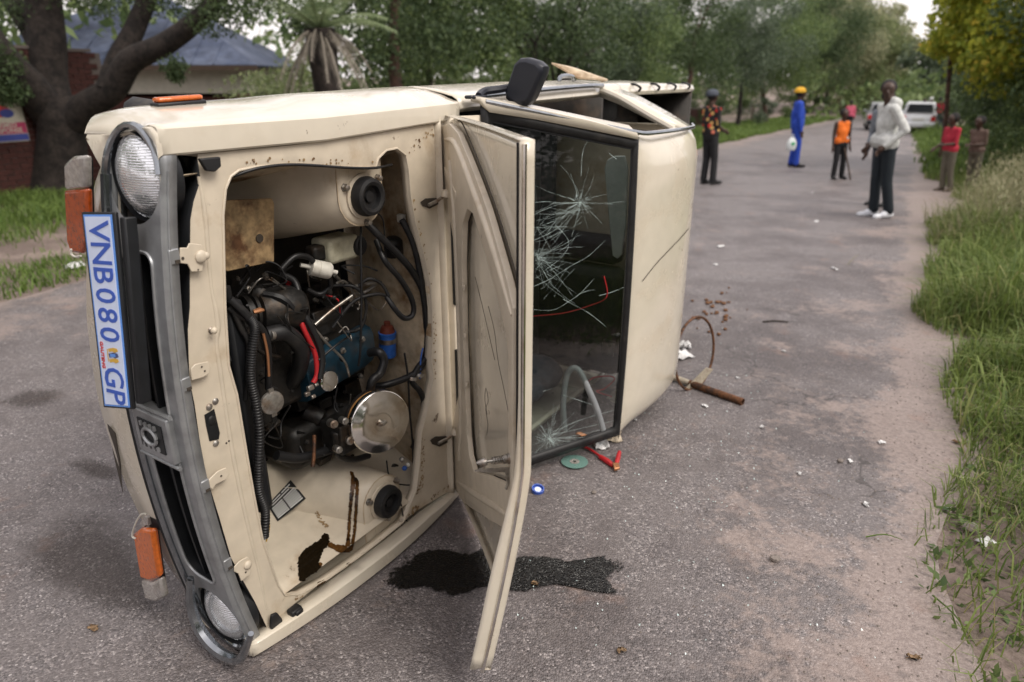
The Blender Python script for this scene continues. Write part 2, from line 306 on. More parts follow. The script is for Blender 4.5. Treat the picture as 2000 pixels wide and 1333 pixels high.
def ground_material(name, kind):
    m = bpy.data.materials.new(name); m.use_nodes = True; nt = m.node_tree; N = nt.nodes; L = nt.links; b = N['Principled BSDF']; b.inputs['Specular IOR Level'].default_value = .35
    g = N.new('ShaderNodeNewGeometry'); co = g.outputs['Position']
    def noise(sc, det=5, ro=.6):
        n = N.new('ShaderNodeTexNoise'); n.inputs['Scale'].default_value = sc; n.inputs['Detail'].default_value = det; n.inputs['Roughness'].default_value = ro; L.new(co, n.inputs[0]); return n.outputs[0]
    def rng_(src, a, c, lo=0., hi=1.):
        r = N.new('ShaderNodeMapRange'); r.interpolation_type = 'SMOOTHSTEP'; r.inputs[1].default_value = a; r.inputs[2].default_value = c; r.inputs[3].default_value = lo; r.inputs[4].default_value = hi; L.new(src, r.inputs[0]); return r.outputs[0]
    def mix(f, a, c, mode='MIX'):
        x = N.new('ShaderNodeMixRGB'); x.blend_type = mode
        for i, v in enumerate((f, a, c)):
            if isinstance(v, (int, float)): x.inputs[i].default_value = v
            elif isinstance(v, tuple): x.inputs[i].default_value = (*v, 1)
            else: L.new(v, x.inputs[i])
        return x.outputs[0]
    def math_(op, a, c):
        x = N.new('ShaderNodeMath'); x.operation = op
        for i, v in enumerate((a, c)):
            if isinstance(v, (int, float)): x.inputs[i].default_value = v
            else: L.new(v, x.inputs[i])
        return x.outputs[0]
    def voro(sc):
        v = N.new('ShaderNodeTexVoronoi'); v.inputs['Scale'].default_value = sc; v.inputs['Randomness'].default_value = 1; L.new(co, v.inputs[0]); return v
    if kind == 'road':
        v1 = voro(165); v2 = voro(60)
        sep = N.new('ShaderNodeSeparateColor'); L.new(v1.outputs['Color'], sep.inputs[0])
        chip = N.new('ShaderNodeValToRGB'); L.new(sep.outputs[0], chip.inputs[0]); e = chip.color_ramp.elements
        e[0].position = 0; e[0].color = (.05, .044, .044, 1); e[1].position = 1; e[1].color = (.55, .51, .50, 1)
        for p, c in ((.35, (.115, .103, .104)), (.7, (.185, .167, .170)), (.93, (.29, .258, .25))): q = e.new(p); q.color = (*c, 1)
        base = mix(rng_(noise(7), .35, .65, .15, .7), chip.outputs[0], (.140, .122, .119))
        base = mix(rng_(noise(.8, 5, .7), .42, .62, 0., .9), base, mix(1., base, (.55, .52, .52), 'MULTIPLY'))
        sx = N.new('ShaderNodeSeparateXYZ'); L.new(co, sx.inputs[0])
        wv = math_('ADD', math_('MULTIPLY', sx.outputs[0], RN.x), math_('MULTIPLY', sx.outputs[1], RN.y))
        edge = math_('MAXIMUM', math_('ADD', rng_(wv, -.8, .4, 0., .10), rng_(wv, .0, .42, 0., .34)), rng_(wv, -4.6, -6.2, 0., .22))
        dn = math_('ADD', math_('ADD', noise(1.5, 7, .66), math_('MULTIPLY', math_('SUBTRACT', noise(24, 4), .5), .22)), edge)
        dmask = rng_(dn, .55, .70, 0., .72)
        dirt = mix(rng_(noise(60), .3, .7), (.205, .158, .138), (.33, .265, .235))
        col = mix(dmask, base, dirt)
        col = mix(rng_(noise(3.1, 4), .60, .70, 0, .35), col, (.20, .12, .09))
        col = mix(rng_(noise(13, 3), .62, .70, 0, .45), col, (.075, .062, .058))
        vc = N.new('ShaderNodeTexVoronoi'); vc.feature = 'DISTANCE_TO_EDGE'; vc.inputs['Scale'].default_value = 1.1
        dist = N.new('ShaderNodeVectorMath'); dist.operation = 'ADD'; nz = N.new('ShaderNodeTexNoise'); nz.inputs['Scale'].default_value = 3.0; nz.inputs['Detail'].default_value = 6; L.new(co, nz.inputs[0]); sc = N.new('ShaderNodeVectorMath'); sc.operation = 'SCALE'; sc.inputs['Scale'].default_value = .55; L.new(nz.outputs['Color'], sc.inputs[0]); L.new(co, dist.inputs[0]); L.new(sc.outputs[0], dist.inputs[1]); L.new(dist.outputs[0], vc.inputs[0])
        ck = math_('MULTIPLY', rng_(vc.outputs['Distance'], .003, .011, 1., 0.), rng_(noise(.9, 3), .50, .60)); ck = math_('MULTIPLY', ck, rng_(dmask, .1, .6, 1., .1)); col = mix(math_('MULTIPLY', ck, .75), col, (.035, .028, .026))
        L.new(col, b.inputs['Base Color'])
        h = math_('ADD', math_('MULTIPLY', v1.outputs['Distance'], -.9), math_('ADD', math_('MULTIPLY', v2.outputs['Distance'], -.25), math_('MULTIPLY', noise(5), 2.2)))
        h = math_('MULTIPLY', h, rng_(dmask, 0., .8, 1., .5))
        b.inputs['Roughness'].default_value = .56; b.inputs['Specular IOR Level'].default_value = .65
        bp = N.new('ShaderNodeBump'); bp.inputs['Strength'].default_value = .5; bp.inputs['Distance'].default_value = .010; L.new(h, bp.inputs['Height']); L.new(bp.outputs[0], b.inputs['Normal'])
    elif kind in ('oil', 'shade_stain'):
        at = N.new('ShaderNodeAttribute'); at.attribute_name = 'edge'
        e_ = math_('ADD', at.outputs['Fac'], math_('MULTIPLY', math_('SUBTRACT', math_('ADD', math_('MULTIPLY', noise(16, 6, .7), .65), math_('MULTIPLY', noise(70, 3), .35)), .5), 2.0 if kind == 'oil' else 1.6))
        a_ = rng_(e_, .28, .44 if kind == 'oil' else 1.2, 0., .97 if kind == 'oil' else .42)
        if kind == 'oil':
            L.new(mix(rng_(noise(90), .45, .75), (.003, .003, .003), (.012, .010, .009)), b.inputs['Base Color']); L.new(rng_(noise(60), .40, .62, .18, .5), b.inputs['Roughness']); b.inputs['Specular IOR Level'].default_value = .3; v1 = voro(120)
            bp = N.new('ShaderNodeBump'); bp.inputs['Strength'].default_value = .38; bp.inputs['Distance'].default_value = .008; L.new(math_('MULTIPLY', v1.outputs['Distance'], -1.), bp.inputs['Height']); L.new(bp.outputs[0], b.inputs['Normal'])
        else: b.inputs['Base Color'].default_value = (.045, .034, .030, 1); b.inputs['Roughness'].default_value = .6  # soft dark film: road stains and the truck's painted shade
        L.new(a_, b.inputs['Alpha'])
    else:
        col = mix(rng_(noise(1.3, 6), .42, .62), (.18, .138, .12), (.29, .23, .20))
        col = mix(rng_(noise(45), .4, .7, 0, .6), col, (.06, .045, .034))
        col = mix(rng_(noise(.5, 4), .5, .62, 0., .5), col, (.07, .085, .035))
        L.new(col, b.inputs['Base Color']); b.inputs['Roughness'].default_value = .95
        bp = N.new('ShaderNodeBump'); bp.inputs['Strength'].default_value = .8; bp.inputs['Distance'].default_value = .02; L.new(noise(38, 8), bp.inputs['Height']); L.new(bp.outputs[0], b.inputs['Normal'])
    M[name] = m
ground_material('road', 'road'); ground_material('earth', 'earth'); ground_material('oily_road', 'oil'); ground_material('shade_stain_road', 'shade_stain')

ys = list(np.arange(-12, 14, .25)) + list(np.arange(14, 75, 1.)) + list(np.arange(75, 900, 60.)); xs = list(np.arange(-420, -30, 30.)) + list(np.arange(-30, 45, 1.5)) + list(np.arange(45, 430, 30.))
MB().grid([[(x, y, gz(y) - .004) for x in xs] for y in ys]).build('ground', 'earth', smooth=60)['kind'] = 'structure'
ts = list(np.arange(-8, 20, .2)) + list(np.arange(20, 110, 1.))
MB().grid([[tuple(rp(t, ledge(t) + (redge(t) + .10 - ledge(t)) * k / 24, .004)) for k in range(25)] for t in ts]).build('road', 'road', smooth=60)['kind'] = 'structure'

# ---- grass
def blades(pos, h, wd, lean, seed=1, curl=.5):
    r = np.random.default_rng(seed); n = len(pos); a = r.uniform(0, 2 * np.pi, n); b = r.uniform(0, 2 * np.pi, n)
    sd = np.stack([np.cos(a), np.sin(a), np.zeros(n)], 1) * (wd[:, None] / 2); ln = np.stack([np.cos(b), np.sin(b), np.zeros(n)], 1) * (lean * h)[:, None]
    V = np.zeros((n, 6, 3)); hz = h[:, None] * np.array([[0, 0, 1]])
    V[:, 0] = pos - sd; V[:, 1] = pos + sd; m = pos + ln * .35 + hz * .6; V[:, 2] = m - sd * .8; V[:, 3] = m + sd * .8
    tp = pos + ln * 1.1 + hz * (1 - curl * lean[:, None]); V[:, 4] = tp - sd * .12; V[:, 5] = tp + sd * .12
    i = np.arange(n)[:, None] * 6; F = np.concatenate([i + np.array([[0, 1, 3, 2]]), i + np.array([[2, 3, 5, 4]])])
    return V.reshape(-1, 3), F
def field(n, t0, t1, wfun, seed, power=1.0):
    r = np.random.default_rng(seed); t = t0 + (t1 - t0) * r.random(n) ** power; w = np.array([wfun(tt, q) for tt, q in zip(t, r.random(n))])
    P = t[:, None] * np.array([RD]) + w[:, None] * np.array([RN]); z = np.array([gz(y) for y in P[:, 1]]); P[:, 2] = z - .005; return P, t, w
def clump(P, s=.9):                            # 0..1 patchiness
    return .5 + .25 * np.sin(P[:, 0] * 3.1 / s + np.sin(P[:, 1] * 2.3 / s) * 1.5) + .25 * np.sin(P[:, 1] * 4.3 / s + 1.7 * np.sin(P[:, 0] * 1.9 / s))
def long_grass(name, n, t0, t1, seed, hmin, hmax, wd, label, spread=2.6, power=1.0, mat_='grass_long', hidden=0.0):
    P, t, w = field(n, t0, t1, lambda tt, q: redge(tt) + .02 + spread * q ** 1.15, seed, power); c = clump(P, .8); r = np.random.default_rng(seed + 5)
    e = np.clip((w - np.array([redge(x) for x in t])) / .55, .12, 1); keep = r.random(n) < np.clip(.35 + c, 0, 1) * (.30 + .70 * e) * np.where(t < 2.9, .30 + .30 * np.clip((w - .9) / .8, 0, 1), 1.)
    P, c, e = P[keep], c[keep], e[keep]; m = len(P)
    h = (hmin + (hmax - hmin) * r.random(m) ** 1.4) * (.45 + .75 * c) * (.45 + .55 * e); V, F = blades(P, h, wd * (.6 + .8 * r.random(m)), .25 + .75 * r.random(m), seed)
    o = np_mesh(name, V, F, mat_); return tag(o, label, 'grass', kind='stuff')
long_grass('long_grass', 64000, -.4, 6.0, 11, .14, .42, .0055, 'long green verge grass beside the cracked road', 2.3, 1.0)
long_grass('dry_stalks', 5000, -.4, 6.5, 15, .15, .5, .004, 'dead straw coloured stalks among the verge grass', 2.2, 1.0, 'grass_seed')
long_grass('rank_grass', 32000, 3.6, 9.4, 16, .28, .72, .009, 'rank green grass leaning over the road edge', 3.4, 1.0)
long_grass('tall_grass', 32000, 9.0, 17, 12, .18, .50, .012, 'tall green roadside grass around the children', 4.2, 1.1)
long_grass('seeding_grass', 9000, 8.5, 14, 13, .45, .80, .009, 'pale seeding grass in front of the hedge', 3.6, 1.0, 'grass_seed')
long_grass('far_verge_grass', 16000, 17, 46, 14, .25, .7, .035, 'far green verge grass by the parked cars', 4.5, 1.2, 'grass_short')
P, t, w = field(70000, 2, 16, lambda tt, q: ledge(tt) - .05 - 7.2 * q, 21); c = clump(P, 1.2); d = np.array([ledge(x) for x in t]) - w
k = (rng.random(len(P)) < np.clip(c + .25, 0, 1)) & ~((d > 1.3 + .3 * np.sin(t * 1.1)) & (d < 2.3 + .3 * np.sin(t * 1.7)) & (rng.random(len(P)) < .93)); P = P[k]; d = d[k]
V, F = blades(P, (.05 + .10 * rng.random(len(P))) * (.5 + .7 * c[k]) * np.where(d > 2.2, 2.1, 1), .010 * (.6 + rng.random(len(P))), .3 + .6 * rng.random(len(P)), 3)
tag(np_mesh('verge_grass', V, F, 'grass_short'), 'green grass verge under the big forked tree', 'grass', kind='stuff')
P, t, w = field(60000, 14, 75, lambda tt, q: ledge(tt) - .05 - 5.0 * q, 22, 1.3); c = clump(P, 2.)
V, F = blades(P, (.10 + .22 * rng.random(len(P))) * (.4 + .8 * c), .035 * (.6 + rng.random(len(P))), .3 + .6 * rng.random(len(P)), 4)
tag(np_mesh('mown_grass', V, F, 'grass_short'), 'bright green grass strip along the far road edge', 'grass', kind='stuff')
# seed heads: sprays of tiny spikelets on thin stalks over the tall grass
P, t, w = field(1500, 8.0, 13.5, lambda tt, q: redge(tt) + .35 + 3.2 * q, 31); sv = []; sf = []
for p in P:
    hh = random.uniform(.5, .85); 
    for j in range(9):
        q = Vector(p) + Vector((random.gauss(0, .05), random.gauss(0, .05), hh * random.uniform(.7, 1.0))); a = random.uniform(0, 6.28); l = Vector((math.cos(a), math.sin(a), random.uniform(.5, 2.0))).normalized() * .05; s = Vector((-math.sin(a), math.cos(a), 0)) * .006
        k = len(sv); sv += [q - s, q + s, q + l + s * .3, q + l - s * .3]; sf.append((k, k + 1, k + 2, k + 3))
tag(np_mesh('grass_seed_heads', np.array([tuple(v) for v in sv]), np.array(sf), 'grass_seed'), 'feathery pale seed heads above the roadside grass', 'grass', kind='stuff')

# ---- leaves and trees
def leaves(cl, size, seed, asp=.55, droop=.3):
    r = np.random.default_rng(seed); PV = []
    for (c, rad, n) in cl:
        d = r.normal(size=(n, 3)); d /= np.linalg.norm(d, axis=1)[:, None]; rr = r.random(n) ** .45
        PV.append(np.array(c)[None, :] + d * rr[:, None] * np.array(rad)[None, :])
    P = np.concatenate(PV); n = len(P); a = r.normal(size=(n, 3)); a[:, 2] -= droop; a /= np.linalg.norm(a, axis=1)[:, None]; b = r.normal(size=(n, 3)); b -= a * (a * b).sum(1)[:, None]; b /= np.linalg.norm(b, axis=1)[:, None]
    s = size * (.55 + .9 * r.random(n))[:, None]; a = a * s; b = b * s * asp
    V = np.stack([P, P + a * .5 + b * .5, P + a, P + a * .5 - b * .5], 1).reshape(-1, 3); F = np.arange(n * 4).reshape(n, 4); return V, F
def puffs(c, rad, n, per, sub=.38, seed=0, flat=.75):      # clusters spread through a crown's volume, more to the outside
    r = np.random.default_rng(seed); out = []
    for i in range(n):
        d = r.normal(size=3); d /= np.linalg.norm(d); q = np.array(c) + d * np.array(rad) * (r.random() ** .4); k = sub * (.6 + .8 * r.random()) * min(rad)
        out.append((q, (k, k, k * flat), int(per * (.6 + .8 * r.random()))))
    return out
def limb(mb, p, d, ln, r, depth, seed, ends, gravity=.02):
    R = random.Random(seed); pts = [Vector(p)]; rs = [r]; d = Vector(d).normalized()
    for i in range(5):
        d = (d + Vector((R.gauss(0, .12), R.gauss(0, .12), R.gauss(0, .09) + gravity))).normalized(); pts.append(pts[-1] + d * ln / 5); rs.append(r * (1 - .09 * (i + 1)))
    mb.tube(pts, rs, 8, True)
    if depth <= 0: ends.append(pts[-1]); return
    for j in range(R.choice((2, 3))):
        nd = (d + Vector((R.gauss(0, .55), R.gauss(0, .55), R.gauss(.1, .3)))).normalized(); limb(mb, pts[-1] - d * .02, nd, ln * R.uniform(.6, .85), rs[-1] * R.uniform(.6, .8), depth - 1, R.random(), ends, gravity)
def tree(name, label, base, h, r, lean, crown_mat, clusters, leaf=.13, bark='bark', group=None, seed=1, depth=2, fork=.35, ntr=1, droop=.3):
    root = empty(name, base, 0, label, 'tree', group); mb = MB(); ends = []
    for k in range(ntr):
        d = Vector((lean[0] + (random.Random(seed + k).gauss(0, .22) if k else 0), lean[1], 1)); limb(mb, (0.0 + .12 * k, 0, -.15), d, h * fork, r * (1 - .2 * k), depth, seed * 13 + k, ends)
    mb.build('trunk', bark, root, smooth=60)
    V, F = leaves(clusters, leaf, seed, droop=droop); np_mesh('crown', V, F, crown_mat, root); return root
P, t, w = field(1600, .2, 7, lambda tt, q: redge(tt) + .05 + 1.6 * q, 17); V, F = leaves([(tuple(p + np.array((0, 0, .02))), (.05, .05, .03), 5) for p in P], .035, 18, .5, -.2); tag(np_mesh('low_weeds', V, F, 'leaf_mid'), 'low leafy weeds creeping from the verge onto the dirt', 'weeds', kind='stuff')
G = 'trees along the far side of the road'
def ltree(px, w, label, crown, h=6, r=.14, lean=(0, 0), seed=1, rad=(2.6, 2.6, 2.4), cz=3.4, n=60, per=200, leaf=.13, bark='bark', ntr=1, depth=2, name='roadside_tree', low=0, fork=.3):
    k = ray(px, 146); k = Vector((k.x, k.y)).normalized()       # where the pixel column crosses the line w metres across the road
    dist = w / (k.x * RN.x + k.y * RN.y); b = Vector((k.x * dist, k.y * dist, 0)); b.z = gz(b.y)
    leaf *= .72; per = int(per * 1.7); cl = puffs((0, 0, cz), rad, n, per, .34, seed)
    if low: cl += puffs((0, 0, 1.2), (rad[0] * .9, rad[1] * .9, .9), low, per, .42, seed + 77)
    return tree(name, label, b, h, r, lean, crown, cl, leaf, bark, G, seed, depth, fork, ntr)
ltree(800, -9.0, 'slim reddish leaning trunk beside the palm', 'leaf_dark', 6.5, .17, (-.28, .1), 3, (2.4, 2.4, 1.8), 3.8, 46, 190, .13, 'bark_red', fork=.6, depth=2)
ltree(850, -10.5, 'pale thin trunked tree next to the leaning reddish trunk', 'leaf_mid', 6.5, .10, (-.05, 0), 4, (2.2, 2.2, 1.9), 3.2, 46, 190, .12, fork=.5, low=6)
ltree(1045, -9.2, 'dark tree with several thick spreading trunks behind the door mirror', 'leaf_dark', 7, .22, (.25, 0), 5, (2.9, 2.9, 2.0), 3.9, 60, 200, .13, ntr=4, fork=.28, depth=2)
ltree(1150, -10.5, 'grey green tree with a light thin trunk beyond the truck bed', 'leaf_blue', 7, .11, (.06, 0), 6, (2.6, 2.6, 2.2), 3.7, 54, 200, .13, fork=.4, low=5)
ltree(1235, -9.5, 'feathery tree with drooping branches over the truck bed', 'leaf_mid', 7, .12, (.12, 0), 7, (2.7, 2.7, 2.2), 3.7, 60, 210, .12, fork=.35, low=5)
ltree(1325, -9.6, 'dark evergreen with a reddish trunk behind the floral shirt', 'leaf_dark', 8, .19, (0, 0), 8, (3.0, 3.0, 2.7), 4.3, 70, 210, .15, 'bark_red', fork=.35, low=4)
ltree(1452, -9.2, 'dense grey green tree whose pale trunk stands on the verge', 'leaf_blue', 8, .16, (.03, 0), 9, (3.2, 3.2, 3.0), 4.8, 76, 220, .16, 'bark', fork=.33, low=4)
ltree(1508, -9.0, 'mid green tree with a twin trunk next to the blue overalls', 'leaf_mid', 9, .18, (.04, 0), 10, (3.6, 3.6, 3.4), 5.4, 84, 220, .18, 'bark_red', ntr=2, fork=.3, low=4)
ltree(1580, -8.6, 'dark rounded tree overhanging the road bend', 'leaf_dark', 10, .2, (0, 0), 12, (4.2, 4.2, 3.6), 6.0, 84, 220, .22, fork=.3, low=8)
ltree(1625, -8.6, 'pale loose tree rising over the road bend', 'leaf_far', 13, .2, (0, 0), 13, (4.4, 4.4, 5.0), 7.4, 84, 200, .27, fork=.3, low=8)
ltree(1668, -7.0, 'pale green tree at the end of the road', 'leaf_pale', 12, .2, (0, 0), 14, (4.5, 4.5, 4.4), 6.0, 80, 200, .34, fork=.3, low=10)
GB = 'shrubs under the roadside trees'
for i, (px, w, m_, lab, hh) in enumerate(((565, -13.5, 'leaf_pale', 'bright green shrub beside the house corner', 1.5), (600, -14.5, 'leaf_pale', 'yellow green shrub behind the palm', 1.8), (720, -12.0, 'leaf_mid', 'green shrub between the palm and the leaning trunk', 1.4), (930, -12.0, 'leaf_mid', 'broad shrub behind the truck between two trees', 1.5), (1010, -11.5, 'leaf_dark', 'dark shrub below the many stemmed tree', 1.3), (1110, -12.0, 'leaf_pale', 'light green shrub past the many stemmed tree', 1.5), (1200, -12.0, 'leaf_mid', 'green shrub below the drooping tree', 1.3), (1290, -12.2, 'leaf_dark', 'dark shrub by the reddish evergreen trunk', 1.4), (1390, -12.2, 'leaf_dark', 'dark shrub behind the man in the flowered shirt', 1.3), (1480, -12.4, 'leaf_blue', 'grey green shrub between the pale trunk and the twin trunk', 1.3))):
    k = ray(px, 146); k = Vector((k.x, k.y)).normalized(); dist = w / (k.x * RN.x + k.y * RN.y); b = Vector((k.x * dist, k.y * dist, 0)); b.z = gz(b.y)
    root = empty('shrub', b, 0, lab, 'shrub', GB); MB().tube([(0, 0, -.1), (.05, 0, .5), (.1, .1, 1.0)], [.05, .035, .015], 6).build('stem', 'bark', root); V, F = leaves(puffs((0, 0, hh * .75), (1.7, 1.5, hh), 34, 190, .36, 140 + i), .085, 140 + i); np_mesh('foliage', V, F, m_, root)
# trees that close the view at the end of the road
def ftree(px, y, label, crown, rad, cz, seed, n=70, per=150, leaf=.45):
    q = at_y(px, 150, y); b = Vector((q.x, q.y, gz(y))); tree('distant_tree', label, b, cz * 1.4, .25, (0, 0), crown, puffs((0, 0, cz), rad, n, per, .34, seed), leaf, 'bark', 'trees closing the end of the road', seed, 2, .4)
ftree(1695, 85, 'pale yellow green tree against the open sky', 'leaf_far', (4.2, 4.2, 5.2), 6.0, 15)
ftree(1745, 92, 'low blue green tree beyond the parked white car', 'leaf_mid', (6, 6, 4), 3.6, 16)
ftree(1600, 95, 'tall pale tree left of the sky gap', 'leaf_pale', (6, 6, 8), 9.5, 17)
ftree(1850, 70, 'dark tree right of the sky gap', 'leaf_blue', (4, 4, 4.6), 4.6, 18, 70, 150, .36)
# wood behind the first row, one mass
cl = []
r_ = np.random.default_rng(5)
for i in range(200):
    t = 4 + 90 * r_.random() ** 1.1; w = -17 - 14 * r_.random(); p = rp(t, w); cl.append(((p.x, p.y, p.z + 1 + 7.5 * r_.random()), (1.9, 1.9, 1.6), 130))
V, F = leaves(cl, .42, 6); tag(np_mesh('far_wood', V, F, 'leaf_mid'), 'mass of trees behind the roadside row', 'wood', kind='stuff')
cl = []
for i in range(60):
    t = 60 + 70 * r_.random(); w = -10 + 26 * r_.random(); p = rp(t, w); cl.append(((p.x, p.y, p.z + .5 + 2.8 * r_.random()), (2.4, 2.4, 1.3), 110))
V, F = leaves(cl, .5, 8); tag(np_mesh('distant_wood', V, F, 'leaf_mid'), 'low green wood where the road disappears', 'wood', kind='stuff')
# right side: hedge bushes and the yellowing tree
GH = 'bushes of the overgrown hedge'
hb = [(2300, 7.5, (.9, 1.1, .9), 'leaf_mid', 'low bush behind the tall grass at the near end of the hedge'), (2270, 10.5, (1.3, 1.5, 1.25), 'leaf_dark', 'dark bush behind the two children'), (2110, 14.0, (1.6, 1.9, 1.5), 'leaf_mid', 'mid green hedge bush behind the pale seeding grass'), (2030, 18.0, (2.0, 2.2, 1.6), 'leaf_dark', 'dark hedge bush below the yellowing tree'),
      (2015, 24.0, (2.2, 2.6, 1.9), 'leaf_mid', 'hedge bush beside the thin dark trunk'), (1985, 31.0, (2.6, 2.8, 2.6), 'leaf_dark', 'large dark bush beyond the thin dark trunk'), (1935, 44.0, (3.0, 3.2, 3.2), 'leaf_dark', 'far dark bush next to the people by the white car')]
for i, (px, y, rad, m_, lab) in enumerate(hb):
    p = at_y(px, 240, y); b = Vector((p.x, y, gz(y))); root = empty('hedge_bush', b, 0, lab, 'bush', GH)
    st = MB()
    for k in range(4): a = k * 1.6; st.tube([(0.1 * math.cos(a), .1 * math.sin(a), -.1), (.25 * math.cos(a), .25 * math.sin(a), .6), (.5 * math.cos(a), .5 * math.sin(a), 1.3)], [.03, .022, .01], 6)
    st.build('stem', 'bark', root)
    V, F = leaves(puffs((0, 0, rad[2] * .8), rad, 60, 260, .34, 40 + i), .055 if y < 12 else .085 if y < 20 else .14, 40 + i); np_mesh('foliage', V, F, m_, root)
for i, (t_, w_) in enumerate(((5.2, 5.6), (2.2, 5.2), (-.8, 5.0), (-3.8, 5.2), (-7.0, 5.4), (-10.2, 5.6))):  # unseen bushes added beyond the verge to darken windscreen reflections
    b = rp(t_, w_); rad = (1.6, 1.8, 1.7); root = empty('hedge_bush', b, 0, 'unseen dark bush added beyond the verge to darken reflections', 'bush', 'added bushes darkening the windscreen reflections'); MB().tube([(0, 0, -.1), (.05, 0, .7), (.1, .1, 1.5)], [.05, .04, .02], 6).build('stem', 'bark', root)
    V, F = leaves(puffs((0, 0, 1.4), rad, 46, 150, .36, 90 + i), .12, 90 + i); np_mesh('foliage', V, F, 'leaf_dark', root)
src_tree = None                                # unseen trees added behind the camera to cut frontal fill light
for i, (t_, w_) in enumerate(((1, -10.5), (-5, -10), (-11, -10.5), (-17, -9.5), (-12, 7.5), (-18, 8), (-6, 8.5), (-23, -3), (-24, 4))):
    b = rp(t_, w_); lab = 'unseen dark tree added behind the viewpoint to block light'
    if src_tree is None: src_tree = tree('light_block_tree', lab, b, 7, .22, (0, 0), 'leaf_dark', puffs((0, 0, 4.2), (3.2, 3.2, 3.2), 60, 130, .36, 71), .24, 'bark', 'added light blocking trees behind the viewpoint', 71, 2, .35)
    else:
        r_t = src_tree.copy(); COL.objects.link(r_t); r_t.location = b; r_t.rotation_euler = (0, 0, i * 1.3)
        for ch in list(src_tree.children): c_t = ch.copy(); COL.objects.link(c_t); c_t.parent = r_t
b = at_y(1845, 240, 17.5); b = Vector((b.x, 17.5, gz(17.5)))
yt = empty('yellowing_tree', b, 0, 'leafy tree with yellowing leaves and a thin dark trunk', 'tree'); mb = MB(); ends = []; mb.tube([(.12, 0, -.1), (.05, 0, .8), (-.10, -.05, 1.6), (-.25, -.1, 2.4)], [.075, .06, .055, .05], 8, True, 3); limb(mb, (-.25, -.1, 2.35), (.7, -.4, 1), 1.6, .05, 2, 3, ends); limb(mb, (-.22, -.1, 2.2), (-.3, -.3, 1), 1.4, .04, 2, 4, ends); mb.build('trunk', 'bark_red', yt)
V, F = leaves(puffs((1.2, -1.6, 3.8), (2.7, 2.6, 2.2), 160, 300, .24, 9), .12, 9, .7, .8); np_mesh('crown', V, F, 'leaf_yellow', yt)
b = at_y(1990, 200, 11.5); tree('overhanging_tree', 'dark tree rising behind the hedge at the verge', Vector((b.x + 2.6, 13.0, gz(13))), 5, .13, (0, 0), 'leaf_dark', puffs((0, 0, 2.6), (2.0, 2.2, 1.9), 60, 200, .34, 19), .11, 'bark', None, 19, 2, .4)

# ---- big forked tree, wall, sign, house on the left
bt = gnd(100, 376); big = empty('forked_tree', bt, 0, 'big forked tree with a thick grey trunk on the grass verge', 'tree')
def bp_(px, py, dy=0.0): return at_y(px, py, bt.y + dy) - bt
mb = MB()
mb.tube([bp_(112, 400), bp_(118, 330), bp_(122, 270), bp_(122, 225), bp_(112, 190)], [.54, .40, .37, .38, .30], 14, True, 4)
mb.tube([bp_(120, 260), bp_(165, 212, -.1), bp_(220, 175, -.2), bp_(255, 120, -.3), bp_(320, 88, -.4), bp_(385, 40, -.5), bp_(430, -10, -.5), bp_(470, -60, -.5)], [.27, .23, .205, .19, .165, .14, .12, .10], 12, True, 4)
mb.tube([bp_(215, 180, -.2), bp_(232, 120, 0), bp_(262, 60, .2), bp_(290, -10, .4), bp_(310, -90, .5)], [.22, .19, .16, .14, .12], 10, True, 4)
mb.tube([bp_(112, 240), bp_(95, 160, .2), bp_(92, 80, .3), bp_(85, 0, .4), bp_(80, -90, .4)], [.34, .30, .29, .27, .24], 12, True, 4)
mb.tube([bp_(100, 225), bp_(60, 170, -.3), bp_(20, 130, -.5), bp_(-30, 60, -.6), bp_(-80, -40, -.6)], [.30, .26, .25, .2, .17], 12, True, 4)
mb.tube([bp_(92, 120, .2), bp_(60, 60, .5), bp_(10, -20, .7)], [.2, .17, .14], 10, True, 4)
mb.build('trunk', 'bark', big, smooth=60)
cl = [(bp_(x, y, dy), (r, r, r * .7), n) for x, y, dy, r, n in ((15, 180, -1, .33, 420), (-20, 120, -1, .5, 500), (340, 130, -.8, .22, 200), (345, 150, -.8, .14, 120), (420, 30, -.7, .5, 500), (480, 5, -.8, .5, 400), (350, -10, .3, .6, 600), (250, -20, .3, .7, 600), (130, -40, .3, .7, 600), (190, 10, 1., .35, 200), (30, 20, .3, .5, 350), (520, -40, -.6, .7, 500))]
cl += puffs(tuple(bp_(200, -420)), (4.6, 4.0, 2.0), 60, 170, .3, 61)
cl = [(c, r, int(n * 2.2)) for c, r, n in cl]; V, F = leaves(cl, .055, 60); np_mesh('crown', V, F, 'leaf_dark', big)

